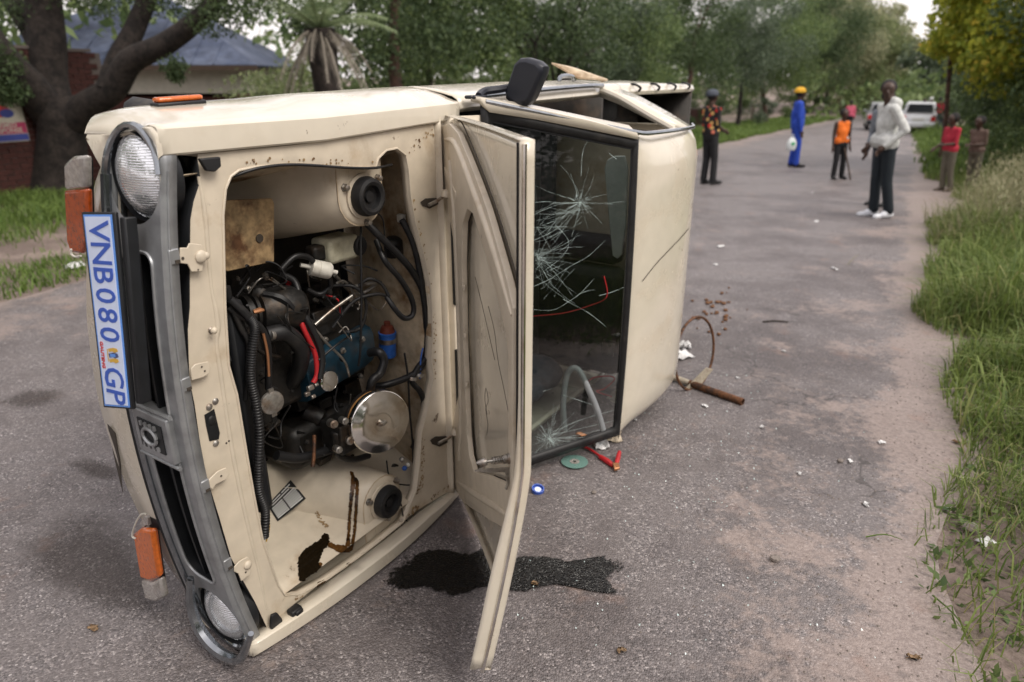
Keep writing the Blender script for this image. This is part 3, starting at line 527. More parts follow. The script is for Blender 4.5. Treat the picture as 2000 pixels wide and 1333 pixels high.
wt = 3.0                                        # boundary wall: runs along the road behind the tree
def brick_wall(name, label, t0, t1, w, h, courses, bl=.235):
    root = empty(name, rp((t0 + t1) / 2, w, 0), -RA, label, 'wall')         # local y runs along the road
    zoff = lambda y: 0.0
    half = (t1 - t0) / 2; P0 = rp((t0 + t1) / 2, w); core = MB(); n = 14
    slope = lambda y: rp((t0 + t1) / 2 + y, w).z - P0.z
    for sgn in (0,):
        rows = [[(x, -half + 2 * half * i / n, slope(-half + 2 * half * i / n) + z) for i in range(n + 1)] for x, z in ((.10, -.2), (.10, h), (-.10, h), (-.10, -.2))]
        core.grid(rows)
    core.build('mortar_core', 'mortar', root)
    br = MB(); ch = h / courses
    for c in range(courses):
        y = -half + (bl / 2 if c % 2 else 0)
        while y < half - bl:
            br.box((.104 + random.uniform(0, .003), y + bl / 2, slope(y + bl / 2) + ch * (c + .5)), (.03, bl - .012, ch - .011)); y += bl
    o = br.build('brick_courses', 'brick', root, smooth=0, recalc=False); o['kind'] = 'stuff'
    cp = MB(); y = -half
    while y < half - .3: cp.box((0, y + .225, slope(y + .225) + h + .028), (.27, .43, .05)); y += .45
    cp.build('coping', 'mortar', root, smooth=0); return root
wtt, www = tw(gnd(35, 388))
brick_wall('brick_wall', 'dark red brick wall carrying the security sign', wtt - 2.2, wtt + 2.0, www - .35, 2.3, 26)
brick_wall('boundary_wall', 'long low dark brick wall behind the verge trees', wtt + 12, wtt + 44, -12.6, 1.0, 12, .45)
# security board on the wall
sb = at_y(46, 241, gnd(35, 388).y - .0); st_, sw_ = tw(sb); sp = rp(st_, www - .35 + .13); sp.z = sb.z
sg = empty('security_sign', sp, -RA, 'cream and red armed response board fixed to the brick wall', 'sign')
MB().box((0, 0, 0), (.012, .62, .62)).build('board', 'sign_cream', sg, bevel=.004)
MB().box((.008, 0, -.10), (.004, .60, .17)).build('red_band', 'sign_magenta', sg); MB().box((.008, 0, -.245), (.004, .60, .10)).build('blue_band', 'sign_blue', sg)
e = MB(); e.prism([(.007, .16 * math.cos(a) - .03, .17 + .10 * math.sin(a)) for a in np.linspace(0, 6.28, 9)[:-1]], (.003, 0, 0)); e.build('emblem', 'sign_red', sg, smooth=0)
e = MB(); e.prism([(.0105, .11 * math.cos(a) + .06, .13 + .07 * math.sin(a)) for a in np.linspace(0, 6.28, 9)[:-1]], (.003, 0, 0)); e.build('emblem', 'sign_blue', sg, smooth=0)
for i, (tx, z) in enumerate((('ARMED', -.055), ('RESPONSE', -.135))): text_mesh('lettering', tx, .10, 'sign_cream', sg, frame4((.0115, 0, z), (0, 1, 0), (0, 0, 1)), bold=.002)

hy = 21.0; hr = at_y(485, 178, hy); hl = at_y(60, 178, hy)
hs = empty('house', (hr.x, hy, gz(hy)), 0.10, 'white walled house with a blue grey metal hip roof', 'house')
ze = 1.62 - gz(hy) + (146 - 133) / 1333 * hy; W_ = hr.x - hl.x + 1.0
MB().box((-W_ / 2, 3.5, ze - .36), (W_, 7, .70)).build('wall', 'plaster', hs); MB().box((-W_ / 2, 3.6, (ze - .8) / 2), (W_ - .3, 6.8, ze - .8)).build('dark_lower_wall', 'brick', hs)
MB().box((-.10, -.06, (ze - .72) / 2), (.34, .34, ze - .72)).build('pillar', 'brick', hs)
zr = ze + 2.1; ov = .45
rv = [(-W_ - ov, -ov, ze), (ov, -ov, ze), (ov, 7 + ov, ze), (-W_ - ov, 7 + ov, ze), (-W_ + 3, 3.5, zr), (-3.2, 3.5, zr)]
MB().add(rv, [(0, 1, 5, 4), (1, 2, 5), (2, 3, 4, 5), (3, 0, 4)]).build('roof', 'roof_metal', hs, smooth=0, solid=-.05)
rb = MB()
for i in range(int(W_ / .6)):
    x = -W_ - ov + .4 + i * .6; xe = x; k = min(1, max(.02, (ov - x) / 3.65), (x + W_ + ov) / 3.45 if x < -W_ + 3 else 1)
    rb.tube([(x, -ov - .01, ze + .065), (x, -ov + k * 3.95, ze + .065 + k * 2.1)], .022, 5)
rb.build('roof_seam', 'roof_metal', hs); MB().box((-W_ / 2, -ov - .03, ze - .03), (W_ + 2 * ov, .10, .13)).build('gutter', 'dark_wood', hs)
# palm
pb = at_y(632, 146, 12.6); pb.z = gz(12.6); pm = empty('palm_tree', pb, 0, 'palm with green upper fronds and a skirt of dry hanging fronds', 'palm tree')
ph = 1.62 - pb.z + .72; MB().tube([(0, 0, -.1), (.05, 0, ph * .5), (0, 0, ph)], [.24, .22, .26], 10, True, 3).build('trunk', 'bark', pm)
def frond(az, el, ln, drop, wd, n=16, hang=.45):
    mb = MB(); d = Vector((math.cos(az), math.sin(az), 0)); sd = Vector((-d.y, d.x, 0)); pts = []
    for i in range(n + 1):
        k = i / n; pts.append(d * (ln * k * math.cos(el) * (1 - .25 * k * drop)) + Vector((0, 0, ph + ln * k * math.sin(el) - drop * ln * k * k * .75)))
    mb.tube(pts, [.02, .006], 4, False)
    for i in range(1, n):
        for s in (-1, 1):
            a = pts[i]; w = wd * (1 - abs(2 * i / n - .9) * .5); tip = a + sd * s * w + (pts[i] - pts[i - 1]).normalized() * w * .5 - Vector((0, 0, w * hang)); q = (pts[i] - pts[i - 1]) * .28
            mb.add([a - q, a + q, tip], [(0, 1, 2)])
    return mb
for i in range(22):
    frond(i * 2.4, .35 + .9 * ((i * 7) % 22) / 22, 1.6, .5, .26, 24).build('green_frond', 'palm_green', pm, smooth=0, recalc=False)
for i in range(22):
    frond(i * .29 + .1, .15 - .9 * random.random(), .7 + .6 * random.random(), .8, .07 + .05 * random.random(), 24, 1.1 + .5 * random.random()).build('dry_frond', 'palm_dead', pm, smooth=0, recalc=False)
# fence posts on the verge under the trees
for i, px in enumerate((1180, 1345, 1400, 1478, 1560, 1600)):
    k = ray(px, 146); k = Vector((k.x, k.y)).normalized(); ds = -10.4 / (k.x * RN.x + k.y * RN.y); b = Vector((k.x * ds, k.y * ds, 0)); b.z = gz(b.y)
    p_ = MB(); p_.tube([(0, 0, -.1), (.02, 0, .6), (0, .01, 1.25)], [.065, .06, .055], 8).tube([(0, -.07, .9), (0, .07, .9)], .012, 5); o = p_.build('fence_post', 'pole_wood'); o.location = b
    tag(o, 'weathered wooden post under the trees across the road', 'post', 'posts under the trees across the road')
# ================================================================= OVERTURNED PICKUP
from mathutils.bvhtree import BVHTree
truck = empty('overturned_pickup', OC, -AZ, 'cream pickup truck lying on its side with its bonnet open', 'pickup truck')
def sstep(a, b, x): x = min(1, max(0, (x - a) / (b - a))); return x * x * (3 - 2 * x)
def bow(z): return -.042 + .062 * ((z - .76) / .64) ** 2
def lerp(a, b, k): return a + (b - a) * k
def ip(x, xs, ys): return float(np.interp(x, xs, ys))
def part(mb, name, m, parent=truck, **k): return mb.build(name, m, parent, **k)
def hit(px, py, bvhs, off=.002):               # where the pixel's ray meets one of the truck's own panels
    c = Vector((0, 0, CAMH)); r = ray(px, py).normalized(); rot = lambda v: Vector((v.dot(UV), v.dot(DV), v.z)); o = rot(c - OC); o.z = CAMH; d = rot(r); best = None
    for b in bvhs:
        h = b.ray_cast(o, d)
        if h[0] is not None and (best is None or h[3] < best[3]): best = h
    if best is None: return None
    n = best[1]; n = n if n.dot(d) < 0 else -n
    return best[0] + n * off
def bvh(o): return BVHTree.FromPolygons([v.co for v in o.data.vertices], [tuple(p.vertices) for p in o.data.polygons])

# ---- flanks and wings
ST = [0, .4, 1.06, 1.3, 2, 4]
zl = lambda s: ip(s, [0, .5, 1.06], [1.450, 1.448, 1.474])
zsh = lambda s: ip(s, [0, .5, 1.2, 2.4, 3.85], [1.512, 1.513, 1.535, 1.56, 1.545])
zcr = lambda s: ip(s, [-.03, .1, .4, 1.0, 1.8, 2.6, 3.4, 3.85], [1.535, 1.545, 1.558, 1.578, 1.592, 1.596, 1.585, 1.565])
def arch(s, lo):                               # wheel arches cut into the flank
    for c in (.60, 3.12):
        if abs(s - c) < .335: lo = max(lo, -.64 + math.sqrt(.335 ** 2 - (s - c) ** 2))
    return lo
zgp = lambda s: ip(s, [0, .45, .8, 1.06], [.058, .064, .058, .026])
def wing(upper, s0, s1, n, u0=0.0, lip=True, rail=None):
    rows = []
    for i in range(n + 1):
        s = s0 + (s1 - s0) * i / n; lo = max(arch(s, -.60), ip(s, [-.02, .04, .12, .27], [-.25, -.33, -.42, -.60])); zc, zs = zcr(s), zsh(s); prof = []
        nose = (lambda u: .085 * max(0, (.15 - s) / .17) ** 2 * sstep(.0, .16, -u)) if upper else (lambda u: .03 * max(0, (.15 - s) / .17) ** 2 * sstep(0, .16, -u))
        if lip: prof += [(-.035, zl(s)), (-.001, zl(s) + .001), (.004, zl(s) + .006), (.005, (zl(s) + zs) / 2), (.004, zs - .003)]
        else: prof += [(u0 - .012, zs - .035), (u0, zs - .02)]
        prof += ([(-.003, zs + .003), (-.026, zs + .009), (-.07, lerp(zs, zc, .50)), (-.15, lerp(zs, zc, .86))] if lip else [(u0 - .010, zs + .010), (u0 - .03, lerp(zs + .016, zc, .15)), (u0 - .07, lerp(zs, zc, .6)), (u0 - .15, zc - .006)])
        us = [-.22, -.30, -.40, -.50, -.60] if u0 > -.1 else [u0 - .2, -.40, -.46, -.52, -.60]
        for u in us: u2 = max(u, lo); prof.append((u2, zc - .35 * max(0, -.24 - u2) ** 2 * 1.6))
        row = []
        for (u, z) in prof:
            z = z - nose(u)
            if not upper:
                zz = 1.512 - zl(s); low = zgp(s)
                if lip: z = ip(1.512 - z if z < zs else 0, [0, 1.512 - zl(s)], [.012, low]) if z <= zs + .001 else .012 - .010 * min(1, (z - zs) / .02) + nose(u) * .6
                else: z = .004 + max(0, zs - z) * .5 + max(0, (zc - z) - .02) * .5
            row.append(L3(s, u + (0 if upper or not lip else .056 * math.sin(math.pi * min(1, max(0, s) / 1.05)) ** .8 * sstep(-.10, 0, u)), z))
        rows.append(row)
    return MB().grid(rows)
bump_dents = [(.62, -.12, .16, .010), (.45, -.2, .10, -.008), (.9, -.1, .12, .008)]
def dent(mb):
    for i, v in enumerate(mb.v):
        d = sum(a * math.exp(-((v[1] - s) ** 2 + (v[0] - u) ** 2) / r ** 2) for s, u, r, a in bump_dents); mb.v[i] = (v[0], v[1], v[2] + d * .6 * (1 if v[0] < -.02 else 0))
    return mb
wgU = dent(wing(True, .022, 1.105, 40)); wgL = wing(False, .022, 1.06, 40)
part(wgU, 'front_wing', 'paint', solid=.002, smooth=38)
part(wgL, 'front_wing', 'paint', solid=.002, smooth=38)
for up in (True, False):
    part(wing(up, 1.113, 2.20, 24, 0.0, False), 'door', 'paint', solid=.003, smooth=50)
    part(wing(up, 2.207, 2.44, 6, 0.0, False), 'cab_side', 'paint', solid=.003, smooth=50)
    part(wing(up, 2.48, 3.85, 30, -.13, False), 'bed_side', 'paint', solid=.003, smooth=50)
# repeater lamp on the upper wing
rpm = MB(); 
def flank_z(s, u): return zcr(s) - .35 * max(0, -.24 - u) ** 2 * 1.6
R_ = lambda a, u, dz: L3(a, u, flank_z(a, u) + dz)
part(MB().prism([R_(.155, -.235, -.004), R_(.285, -.225, -.004), R_(.285, -.190, -.004), R_(.155, -.198, -.004)], (0, 0, .011)), 'repeater_base', 'black_plastic', bevel=.004)
rl = part(MB().prism([R_(.160, -.232, .007), R_(.280, -.223, .007), R_(.280, -.194, .007), R_(.160, -.201, .007)], (0, 0, .013)), 'repeater_lamp', 'orange_lens', bevel=.006)
rl['label'] = 'flat orange side repeater lamp'
# ---- front apron (below the grille when upright)
alo = lambda z: ip(z, [.02, .1, .3, .5, .75, 1.0, 1.3, 1.44, 1.5], [-.30, -.35, -.41, -.44, -.455, -.43, -.36, -.29, -.22])
rows = []
for i in range(41):
    z = .03 + 1.455 * i / 40; e = .03 * max(0, (abs(z - .76) - .60) / .13) ** 2; lo = alo(z)
    rows.append([L3(bow(z) + e + .010, -.199, z), L3(bow(z) + e + .004, -.206, z), L3(bow(z) + e + .002, lerp(-.2, lo, .5), z), L3(bow(z) + e + .006, lo + .02, z), L3(bow(z) + e + .022, lo, z), L3(bow(z) + e + .07, lo - .01, z)])
apron = part(MB().grid(rows), 'front_apron', 'paint', solid=.003, smooth=50)
B_ap = bvh(apron)
part(MB().prism([hit(x, y, [B_ap], .0012) or ons(x, y, -.02) for x, y in ((211, 828), (226, 846), (236, 905), (240, 962), (226, 905))], (0, -.001, 0)), 'apron_slot', 'scratch')
part(MB().prism([hit(x, y, [B_ap], .0012) or ons(x, y, -.02) for x, y in ((291, 1008), (311, 1017), (316, 1036), (294, 1030))], (0, -.001, 0)), 'apron_slot', 'black_plastic')
# inner front closing panel so that daylight does not show through
part(MB().grid([[L3(bow(z) + .10, u, z) for u in (-.03, -.2, -.45)] for z in np.linspace(.06, 1.44, 12)]), 'grille_backing', 'black_plastic')
# ---- grille surround, headlamps, trim
def F_(u, z, d=0.0): return L3(bow(z) + d, u, z)
def rrect(u0, u1, z0, z1, r0, r1, n=6, dz=.03):   # r0 corner radius on low-u side, r1 on high-u side
    P = []
    def arc(cu, cz, r, a0, a1):
        for k in range(n + 1): a = a0 + (a1 - a0) * k / n; P.append((cu + r * math.cos(a), cz + r * math.sin(a)))
    def side(u, a, b):
        m = max(2, int(abs(b - a) / dz)); 
        for k in range(1, m): P.append((u, a + (b - a) * k / m))
    arc(u1 - r1, z0 + r1, r1, -math.pi / 2, 0); side(u1, z0 + r1, z1 - r1); arc(u1 - r1, z1 - r1, r1, 0, math.pi / 2); arc(u0 + r0, z1 - r0, r0, math.pi / 2, math.pi); side(u0, z1 - r0, z0 + r0); arc(u0 + r0, z0 + r0, r0, math.pi, 1.5 * math.pi); return P
HL = [(-.100, 1.400), (-.100, .126)]; HR = .104
outer = rrect(-.206, .004, .006, 1.512, .104, .08, 9); hole_g = rrect(-.165, -.035, .285, 1.235, .05, .03)
ring = lambda c, r, n=32: [(c[0] + r * math.cos(2 * math.pi * k / n), c[1] + r * math.sin(2 * math.pi * k / n)) for k in range(n)]
grille = empty('grille', (0, 0, 0)); grille.parent = truck
sr = holed('surround', [F_(u, z, -.012) for u, z in outer], [[F_(u, z, -.012) for u, z in hole_g]] + [[F_(u, z, -.012) for u, z in ring(c, HR)] for c in HL], 'silver', grille, smooth=35)
def collar(loop, d0, d1, shrink=0.0, cu=-.1, close=True):
    mb = MB(); m = len(loop); cz = lambda z: z
    rows = [[F_(u, z, d0) for u, z in loop + loop[:1]], [F_(u + (cu - u) * shrink, z, d1) for u, z in loop + loop[:1]]]; return mb.grid(rows)
part(collar(outer, -.012, .028), 'surround_side', 'silver', grille, solid=.003)
part(collar(hole_g, -.012, .05), 'grille_throat', 'black_plastic', grille)
for lp in (hole_g,): part(MB().tube([F_(u, z, -.013) for u, z in lp + lp[:2]], .0045, 6, False), 'inner_rim', 'silver', grille)
part(MB().grid([[F_(u, z, .048) for u in (-.17, -.03)] for z in np.linspace(.28, 1.24, 20)]), 'grille_mesh', 'black_plastic', grille)
for u, d in ((-.138, .012), (-.108, .0), (-.078, .010), (-.055, .016)):
    part(MB().grid([[F_(u - .007, z, d + .03), F_(u - .004, z, d), F_(u + .004, z, d), F_(u + .007, z, d + .03)] for z in np.linspace(.285, 1.235, 26)]), 'slat', 'black_plastic', grille)
# badge block
bd = part(MB().prism([F_(-.185, .70, -.03), F_(-.028, .70, -.03), F_(-.028, .83, -.03), F_(-.185, .83, -.03)], (0, .05, 0)), 'badge', 'silver', grille, bevel=.006)
part(MB().prism([F_(-.160, .725, -.0325), F_(-.055, .725, -.0325), F_(-.055, .805, -.0325), F_(-.160, .805, -.0325)], (0, .003, 0)), 'badge_inset', 'black_plastic', bd)
bm_ = MB()
bm_.tube([F_(-.108 + .030 * math.cos(a), .765 + .022 * math.sin(a), -.036) for a in np.linspace(0, 6.28, 17)], .005, 6, False)
for dz_ in (-.030, .030):
    for uu in (-.14, -.12, -.10, -.08): bm_.box(F_(uu, .765 + dz_, -.035), (.008, .005, .012))
part(bm_, 'badge_emblem', 'silver', bd)
for z in (.835, .692): part(MB().tube([F_(-.19, z, -.022), F_(-.02, z, -.022)], .006, 6), 'badge_rim', 'silver', bd)
# surround flange lugs
for px, py in ((334, 503), (371, 748), (420, 940), (452, 1098)):
    c = onu(px, py, .005); part(MB().box((c.x, bow(c.z) + .016, c.z), (.008, .026, .036)), 'mounting_lug', 'silver', grille, bevel=.003); part(MB().box((c.x + .003, bow(c.z) + .020, c.z - .012), (.006, .012, .008)), 'lug_slot', 'scratch', grille)
part(MB().tube([F_(.006, z, .006) for z in np.linspace(.10, 1.42, 30)], .003, 6), 'flange_bead', 'silver', grille)
for (cu, cz) in HL:
    lamp = empty('headlamp', F_(cu, cz, 0)); lamp.parent = truck; d = -1 if cz > .7 else 1
    part(MB().lathe([(.101, -.006), (.101, .01), (.098, .05), (.02, .09)], (0, 0, 0), (0, 1, 0), 32, close=False), 'bucket', 'black_plastic', lamp)
    part(MB().lathe([(.097, .030), (.101, .020), (.099, .006), (.094, .002), (.092, .02)], (0, 0, 0), (0, 1, 0), 36, close=False), 'retaining_ring', 'chrome', lamp)
    part(MB().lathe([(.094, .008), (.086, -.004), (.070, -.015), (.048, -.023), (.024, -.027), (.0005, -.028)], (0, 0, 0), (0, 1, 0), 36), 'lens', 'headlamp', lamp, smooth=80)
# bright trim round the nose
tr = []
for z in np.linspace(.118, 1.402, 30): tr.append(F_(-.205, z, -.016))
for a in np.linspace(math.pi, .12, 14): tr.append(F_(-.098 + .108 * math.cos(a), 1.402 + .112 * math.sin(a), -.020))
head = [F_(-.098 + .108 * math.cos(a), .118 - .112 * math.sin(a), -.020) for a in np.linspace(.12, math.pi, 14)]
part(MB().tube(head + tr, [.006] * 3 + [.0095] * 52 + [.006] * 3, 8), 'nose_trim', 'trim', truck)
part(MB().grid([[p + Vector((-.012, .002, 0)), p + Vector((-.010, -.012, 0)), p + Vector((.0, -.006, 0))] for p in tr[:30]]), 'trim_seal', 'black_plastic', truck)
# lower nose: bright bent moulding hanging round the lower lamp
ml = [ons(x, y, -.035) for x, y in ((372, 1130), (372, 1175), (385, 1220), (410, 1258), (440, 1282), (468, 1288), (482, 1262), (490, 1238))]
part(MB().tube(ml, [.010, .014, .017, .018, .017, .014, .010, .008], 8, True, 4), 'nose_trim', 'trim', truck)
def resample(P, n):
    P = [Vector(p) for p in P]; L_ = [0]
    for a, b in zip(P, P[1:]): L_.append(L_[-1] + (b - a).length)
    return [Vector([float(np.interp(t, L_, [p[k] for p in P])) for k in range(3)]) for t in np.linspace(0, L_[-1], n)]
ncol = 14
for wg, fz in ((wgU, lambda z: z), (wgL, lambda z: 1.52 - z)):
    row0 = [Vector(v) for v in wg.v[:ncol]]; e0 = resample(row0[2:11], 16); arcn = [F_(-.101 + .110 * math.cos(a), fz(1.402 + .112 * math.sin(a)), -.014) for a in np.linspace(-.05, math.pi + .1, 16)]
    part(MB().grid([[p + Vector((0, .004, 0)) for p in e0], [p.lerp(q, .12) + Vector((0, -.006, 0)) for p, q in zip(e0, arcn)], [p.lerp(q, .55) + Vector((0, -.004, 0)) for p, q in zip(e0, arcn)], arcn]), 'nose_panel', 'paint', truck, smooth=70)
# ---- corner lamps
def slab(pts, s0, ds, mname, name, parent=truck, bevel=.008, **k): return part(MB().prism([ons(x, y, s0) for x, y in pts], (0, ds, 0)), name, mname, parent, bevel=bevel, **k)
il = empty('corner_lamp', (0, 0, 0)); il.parent = truck; il['label'] = 'orange and clear corner lamp on the raised side'
slab(((122, 322), (140, 306), (166, 304), (168, 368), (124, 371)), -.035, .018, 'clear_lens', 'clear_section', il)
slab(((123, 372), (168, 369), (171, 470), (158, 497), (136, 494), (128, 470)), -.035, .018, 'orange_dark', 'orange_section', il)
slab(((164, 308), (172, 312), (178, 480), (168, 490)), -.022, .012, 'black_plastic', 'gasket', il, .002)
il = empty('corner_lamp', (0, 0, 0)); il.parent = truck; il['label'] = 'bright orange corner lamp hanging loose at the road'
slab(((257, 1044), (271, 1034), (296, 1036), (310, 1128), (294, 1138), (272, 1132)), -.05, .022, 'orange_lens', 'orange_section', il, .012)
slab(((273, 1135), (294, 1140), (311, 1131), (319, 1168), (302, 1177), (283, 1172)), -.05, .022, 'clear_lens', 'clear_section', il)
slab(((296, 1038), (303, 1040), (322, 1165), (316, 1170)), -.032, .012, 'black_plastic', 'gasket', il, .002)
part(MB().tube([ons(x, y, -.055) for x, y in ((264, 1052), (258, 1046), (265, 1022), (275, 1006), (284, 1004))], .0028, 6, True, 4), 'white_wire', 'white_plastic', il)
slab(((272, 1022), (282, 1008), (288, 1012), (290, 1028), (284, 1026), (280, 1034)), -.03, .012, 'clear_lens', 'broken_bracket', il, .002)
part(MB().tube([ons(x, y, -.05) for x, y in ((139, 487), (140, 497), (148, 502), (158, 500))], .0026, 6, True, 4), 'hanging_wire', 'white_plastic', truck)
# ---- number plate
plate = empty('number_plate', (0, 0, 0)); plate.parent = truck; plate['label'] = 'white and blue number plate VNB080GP in a black holder'
TL, BL, TR, BR = ons(159, 417, -.072), ons(202, 795, -.128), ons(219, 417, -.068), ons(255, 799, -.125)
nrm = (BL - TL).cross(TR - TL).normalized(); nrm = nrm if nrm.y < 0 else -nrm
def pl(a, b, o=0.0): return TL * (1 - a) * (1 - b) + BL * a * (1 - b) + TR * (1 - a) * b + BR * a * b + nrm * o
part(MB().prism([pl(a, b, -.012) for a, b in ((-.006, -.04), (1.006, -.04), (1.006, 1.04), (-.006, 1.04))], nrm * .010), 'plate_holder', 'black_plastic', plate, bevel=.003)
part(MB().prism([pl(a, b, -.040) for a, b in ((0.02, 1.05), (.98, 1.05), (.98, 1.22), (0.02, 1.22))], nrm * .030), 'plate_bracket', 'black_plastic', plate, bevel=.004)
part(MB().prism([pl(a, b, -.002) for a, b in ((.006, .04), (.994, .04), (.994, .96), (.006, .96))], nrm * .0012), 'plate_border', 'plate_light_blue', plate)
part(MB().prism([pl(a, b, -.0008) for a, b in ((.016, .09), (.984, .09), (.984, .91), (.016, .91))], nrm * .0010), 'plate_face', 'plate_white', plate)
PX, PY = (BL - TL), (TR - TL); Lp, Wp = PX.length, PY.length
def plate_text(tx, a, size, m_, sx=1.0, b=.5, bold=.0012):
    o, x, y = pl(a, b, .0010), PX.normalized(), PY.normalized(); z = nrm
    return text_mesh('plate_letter', tx, size, m_, plate, Matrix(((x.x, y.x, z.x, o.x), (x.y, y.y, z.y, o.y), (x.z, y.z, z.z, o.z), (0, 0, 0, 1))), extrude=.0005, bold=bold, sx=sx)
hgt = Wp * .90
for tx, a in zip('VNB080', (.085, .195, .300, .405, .505, .605)): plate_text(tx, a, hgt, 'plate_blue', .66)
for tx, a in zip('GP', (.835, .935)): plate_text(tx, a, hgt, 'plate_blue', .66)
plate_text('GAUTENG', .715, hgt * .155, 'crest_red', .80, .20, .0005)
cg = MB()
for da, m_ in ((-.028, 'crest_gold'), (.028, 'crest_gold'), (0, 'crest_dark')):
    w_ = .013 if m_ == 'crest_gold' else .016; q = [pl(.715 + da + w_ * x, .60 + .17 * y, .0008) for x, y in ((-.6, -1), (.8, -.9), (.5, -.2), (1, .3), (.4, 1), (-.7, .8), (-1, .1))]
    part(MB().prism(q, nrm * .0006), 'crest', m_, plate, smooth=0)
part(MB().prism([pl(.715 + .008 * x, .58 + .09 * y, .0016) for x, y in ((-1, -1), (1, -1), (1, 1), (-1, 1))], nrm * .0005), 'crest', 'plate_light_blue', plate, smooth=0)
part(MB().prism([pl(.715 + .034 * x, .395 + .012 * y, .0008) for x, y in ((-1, -1), (1, -1), (1, 1), (-1, 1))], nrm * .0006), 'crest', 'crest_gold', plate, smooth=0)

# ---- bonnet aperture sheet with the radiator support
UL = -.012
left = [(386, 312), (392, 352), (378, 395), (372, 430), (371, 520), (371, 600), (367, 645), (370, 741), (380, 790), (390, 860), (404, 933), (428, 1010), (451, 1089), (475, 1135), (498, 1176), (524, 1232)]
hole = [(466, 333), (500, 326), (580, 321), (650, 327), (733, 328), (738, 310), (754, 294), (775, 290), (792, 303), (798, 334), (802, 385), (811, 436), (829, 505), (841, 565), (845, 650), (842, 700), (846, 740), (835, 800), (823, 845), (819, 905), (812, 958), (787, 1020), (735, 1062), (690, 1096), (635, 1134), (586, 1160), (556, 1163), (543, 1143), (528, 1100), (512, 1053), (494, 960), (481, 885), (462, 770), (446, 714), (439, 600), (437, 520), (435, 420), (440, 370), (450, 345)]
lp = [onu(x, y, UL) for x, y in left]; hp = [onu(x, y, UL) for x, y in hole]
ob = lp + [L3(s, UL, zgp(s) + .004) for s in (.2, .4, .6, .8, .95, 1.02)] + [L3(1.02, UL, z) for z in (.2, .5, .8, 1.1, 1.35)] + [L3(s, UL, zl(s) - .002) for s in (1.02, .8, .6, .4, .2, .12)]
def ray_poly(poly, c, a):                       # farthest crossing of a ray with a polygon in (s, z)
    dx, dz = math.cos(a), math.sin(a); best = 0
    for p, q in zip(poly, poly[1:] + poly[:1]):
        x1, z1, x2, z2 = p.y - c[0], p.z - c[1], q.y - c[0], q.z - c[1]; ex, ez = x2 - x1, z2 - z1; den = dx * ez - dz * ex
        if abs(den) < 1e-12: continue
        t = (x1 * ez - z1 * ex) / den; k = (x1 * dz - z1 * dx) / den
        if t > 0 and -1e-6 <= k <= 1 + 1e-6: best = max(best, t)
    return best
cA = (.50, .76); angs = sorted({round(math.atan2(p.z - cA[1], p.y - cA[0]), 4) for p in hp + ob} | {round(x, 4) for x in np.linspace(-math.pi + .01, math.pi, 90)})
rin = [ray_poly(hp, cA, a) for a in angs]; rout = [max(ray_poly(ob, cA, a), r + .002) for a, r in zip(angs, rin)]
ringA = lambda k, du=0.0: [L3(cA[0] + math.cos(a) * lerp(r0, r1, k), UL + du, cA[1] + math.sin(a) * lerp(r0, r1, k)) for a, r0, r1 in zip(angs + angs[:1], rin + rin[:1], rout + rout[:1])]
ledge_o = part(MB().grid([ringA(0), ringA(.12, .0015), ringA(.5, .001), ringA(1)]), 'bonnet_aperture', 'paint_in', truck, smooth=50)
part(MB().grid([hp + hp[:1], [p + Vector((-.030, 0, 0)) for p in hp + hp[:1]]]), 'aperture_flange', 'paint_in', truck, solid=.0015)
part(MB().tube([p + Vector((.001, 0, 0)) for p in hp + hp[:2]], .0035, 6, False), 'aperture_edge', 'paint_in', truck)
part(MB().grid([[p + Vector((-.10, .015, 0)) for p in lp], lp]), 'support_flange', 'black_plastic', truck, solid=.002)  # flange coloured black to paint in the dark gap behind the grille
# pressed ridge down the support
rd = [(388, 345), (399, 420), (404, 480), (411, 560), (420, 605), (424, 640), (421, 670), (428, 720), (438, 790), (452, 880), (468, 960), (486, 1040), (503, 1110), (520, 1190)]
part(MB().tube([onu(x, y, UL - .002) for x, y in rd], [.004, .008, .007, .006, .008, .009, .007, .008, .007, .008, .008, .007, .006, .004], 8, True, 3), 'support_ridge', 'paint_in', truck, smooth=60)
# brackets on the support
def bracket(pts, name='grille_bracket', u=.004, m_='paint_in', t=.004): return part(MB().prism([onu(x, y, u) for x, y in pts], (t, 0, 0)), name, m_, truck, bevel=.0015)
bracket(((350, 484), (364, 484), (368, 475), (392, 478), (397, 500), (394, 530), (372, 531), (365, 516), (350, 514)))
bracket(((371, 720), (380, 711), (405, 706), (409, 728), (395, 737), (373, 743)))
bracket(((405, 938), (424, 920), (440, 913), (446, 926), (440, 936), (420, 946), (414, 956), (406, 952)))
bracket(((456, 1107), (466, 1096), (482, 1087), (490, 1098), (488, 1120), (470, 1135), (464, 1120), (456, 1116)))
for px, py, r in ((393, 502, .016), (402, 500, .010), (484, 1104, .013), (418, 646, .009)): part(MB().ball(onu(px, py, .010), (.008, r, r), 10, 6), 'rivet_head', 'paint_in', truck)
part(MB().prism([onu(x, y, .002) for x, y in ((384, 310), (425, 306), (427, 325), (415, 336), (398, 334), (391, 322))], (.012, 0, 0)), 'rubber_buffer', 'rubber', truck, bevel=.003)
part(MB().prism([onu(x, y, .002) for x, y in ((525, 1225), (527, 1200), (538, 1195), (548, 1207), (549, 1220), (530, 1233))], (.01, 0, 0)), 'rubber_buffer', 'rubber', truck, bevel=.003)
c = onu(576, 1196, .012); part(MB().box(c, (.03, .04, .035)).box(c + Vector((.016, .004, .006)), (.012, .028, .018)), 'rubber_buffer', 'rubber', truck, bevel=.005)
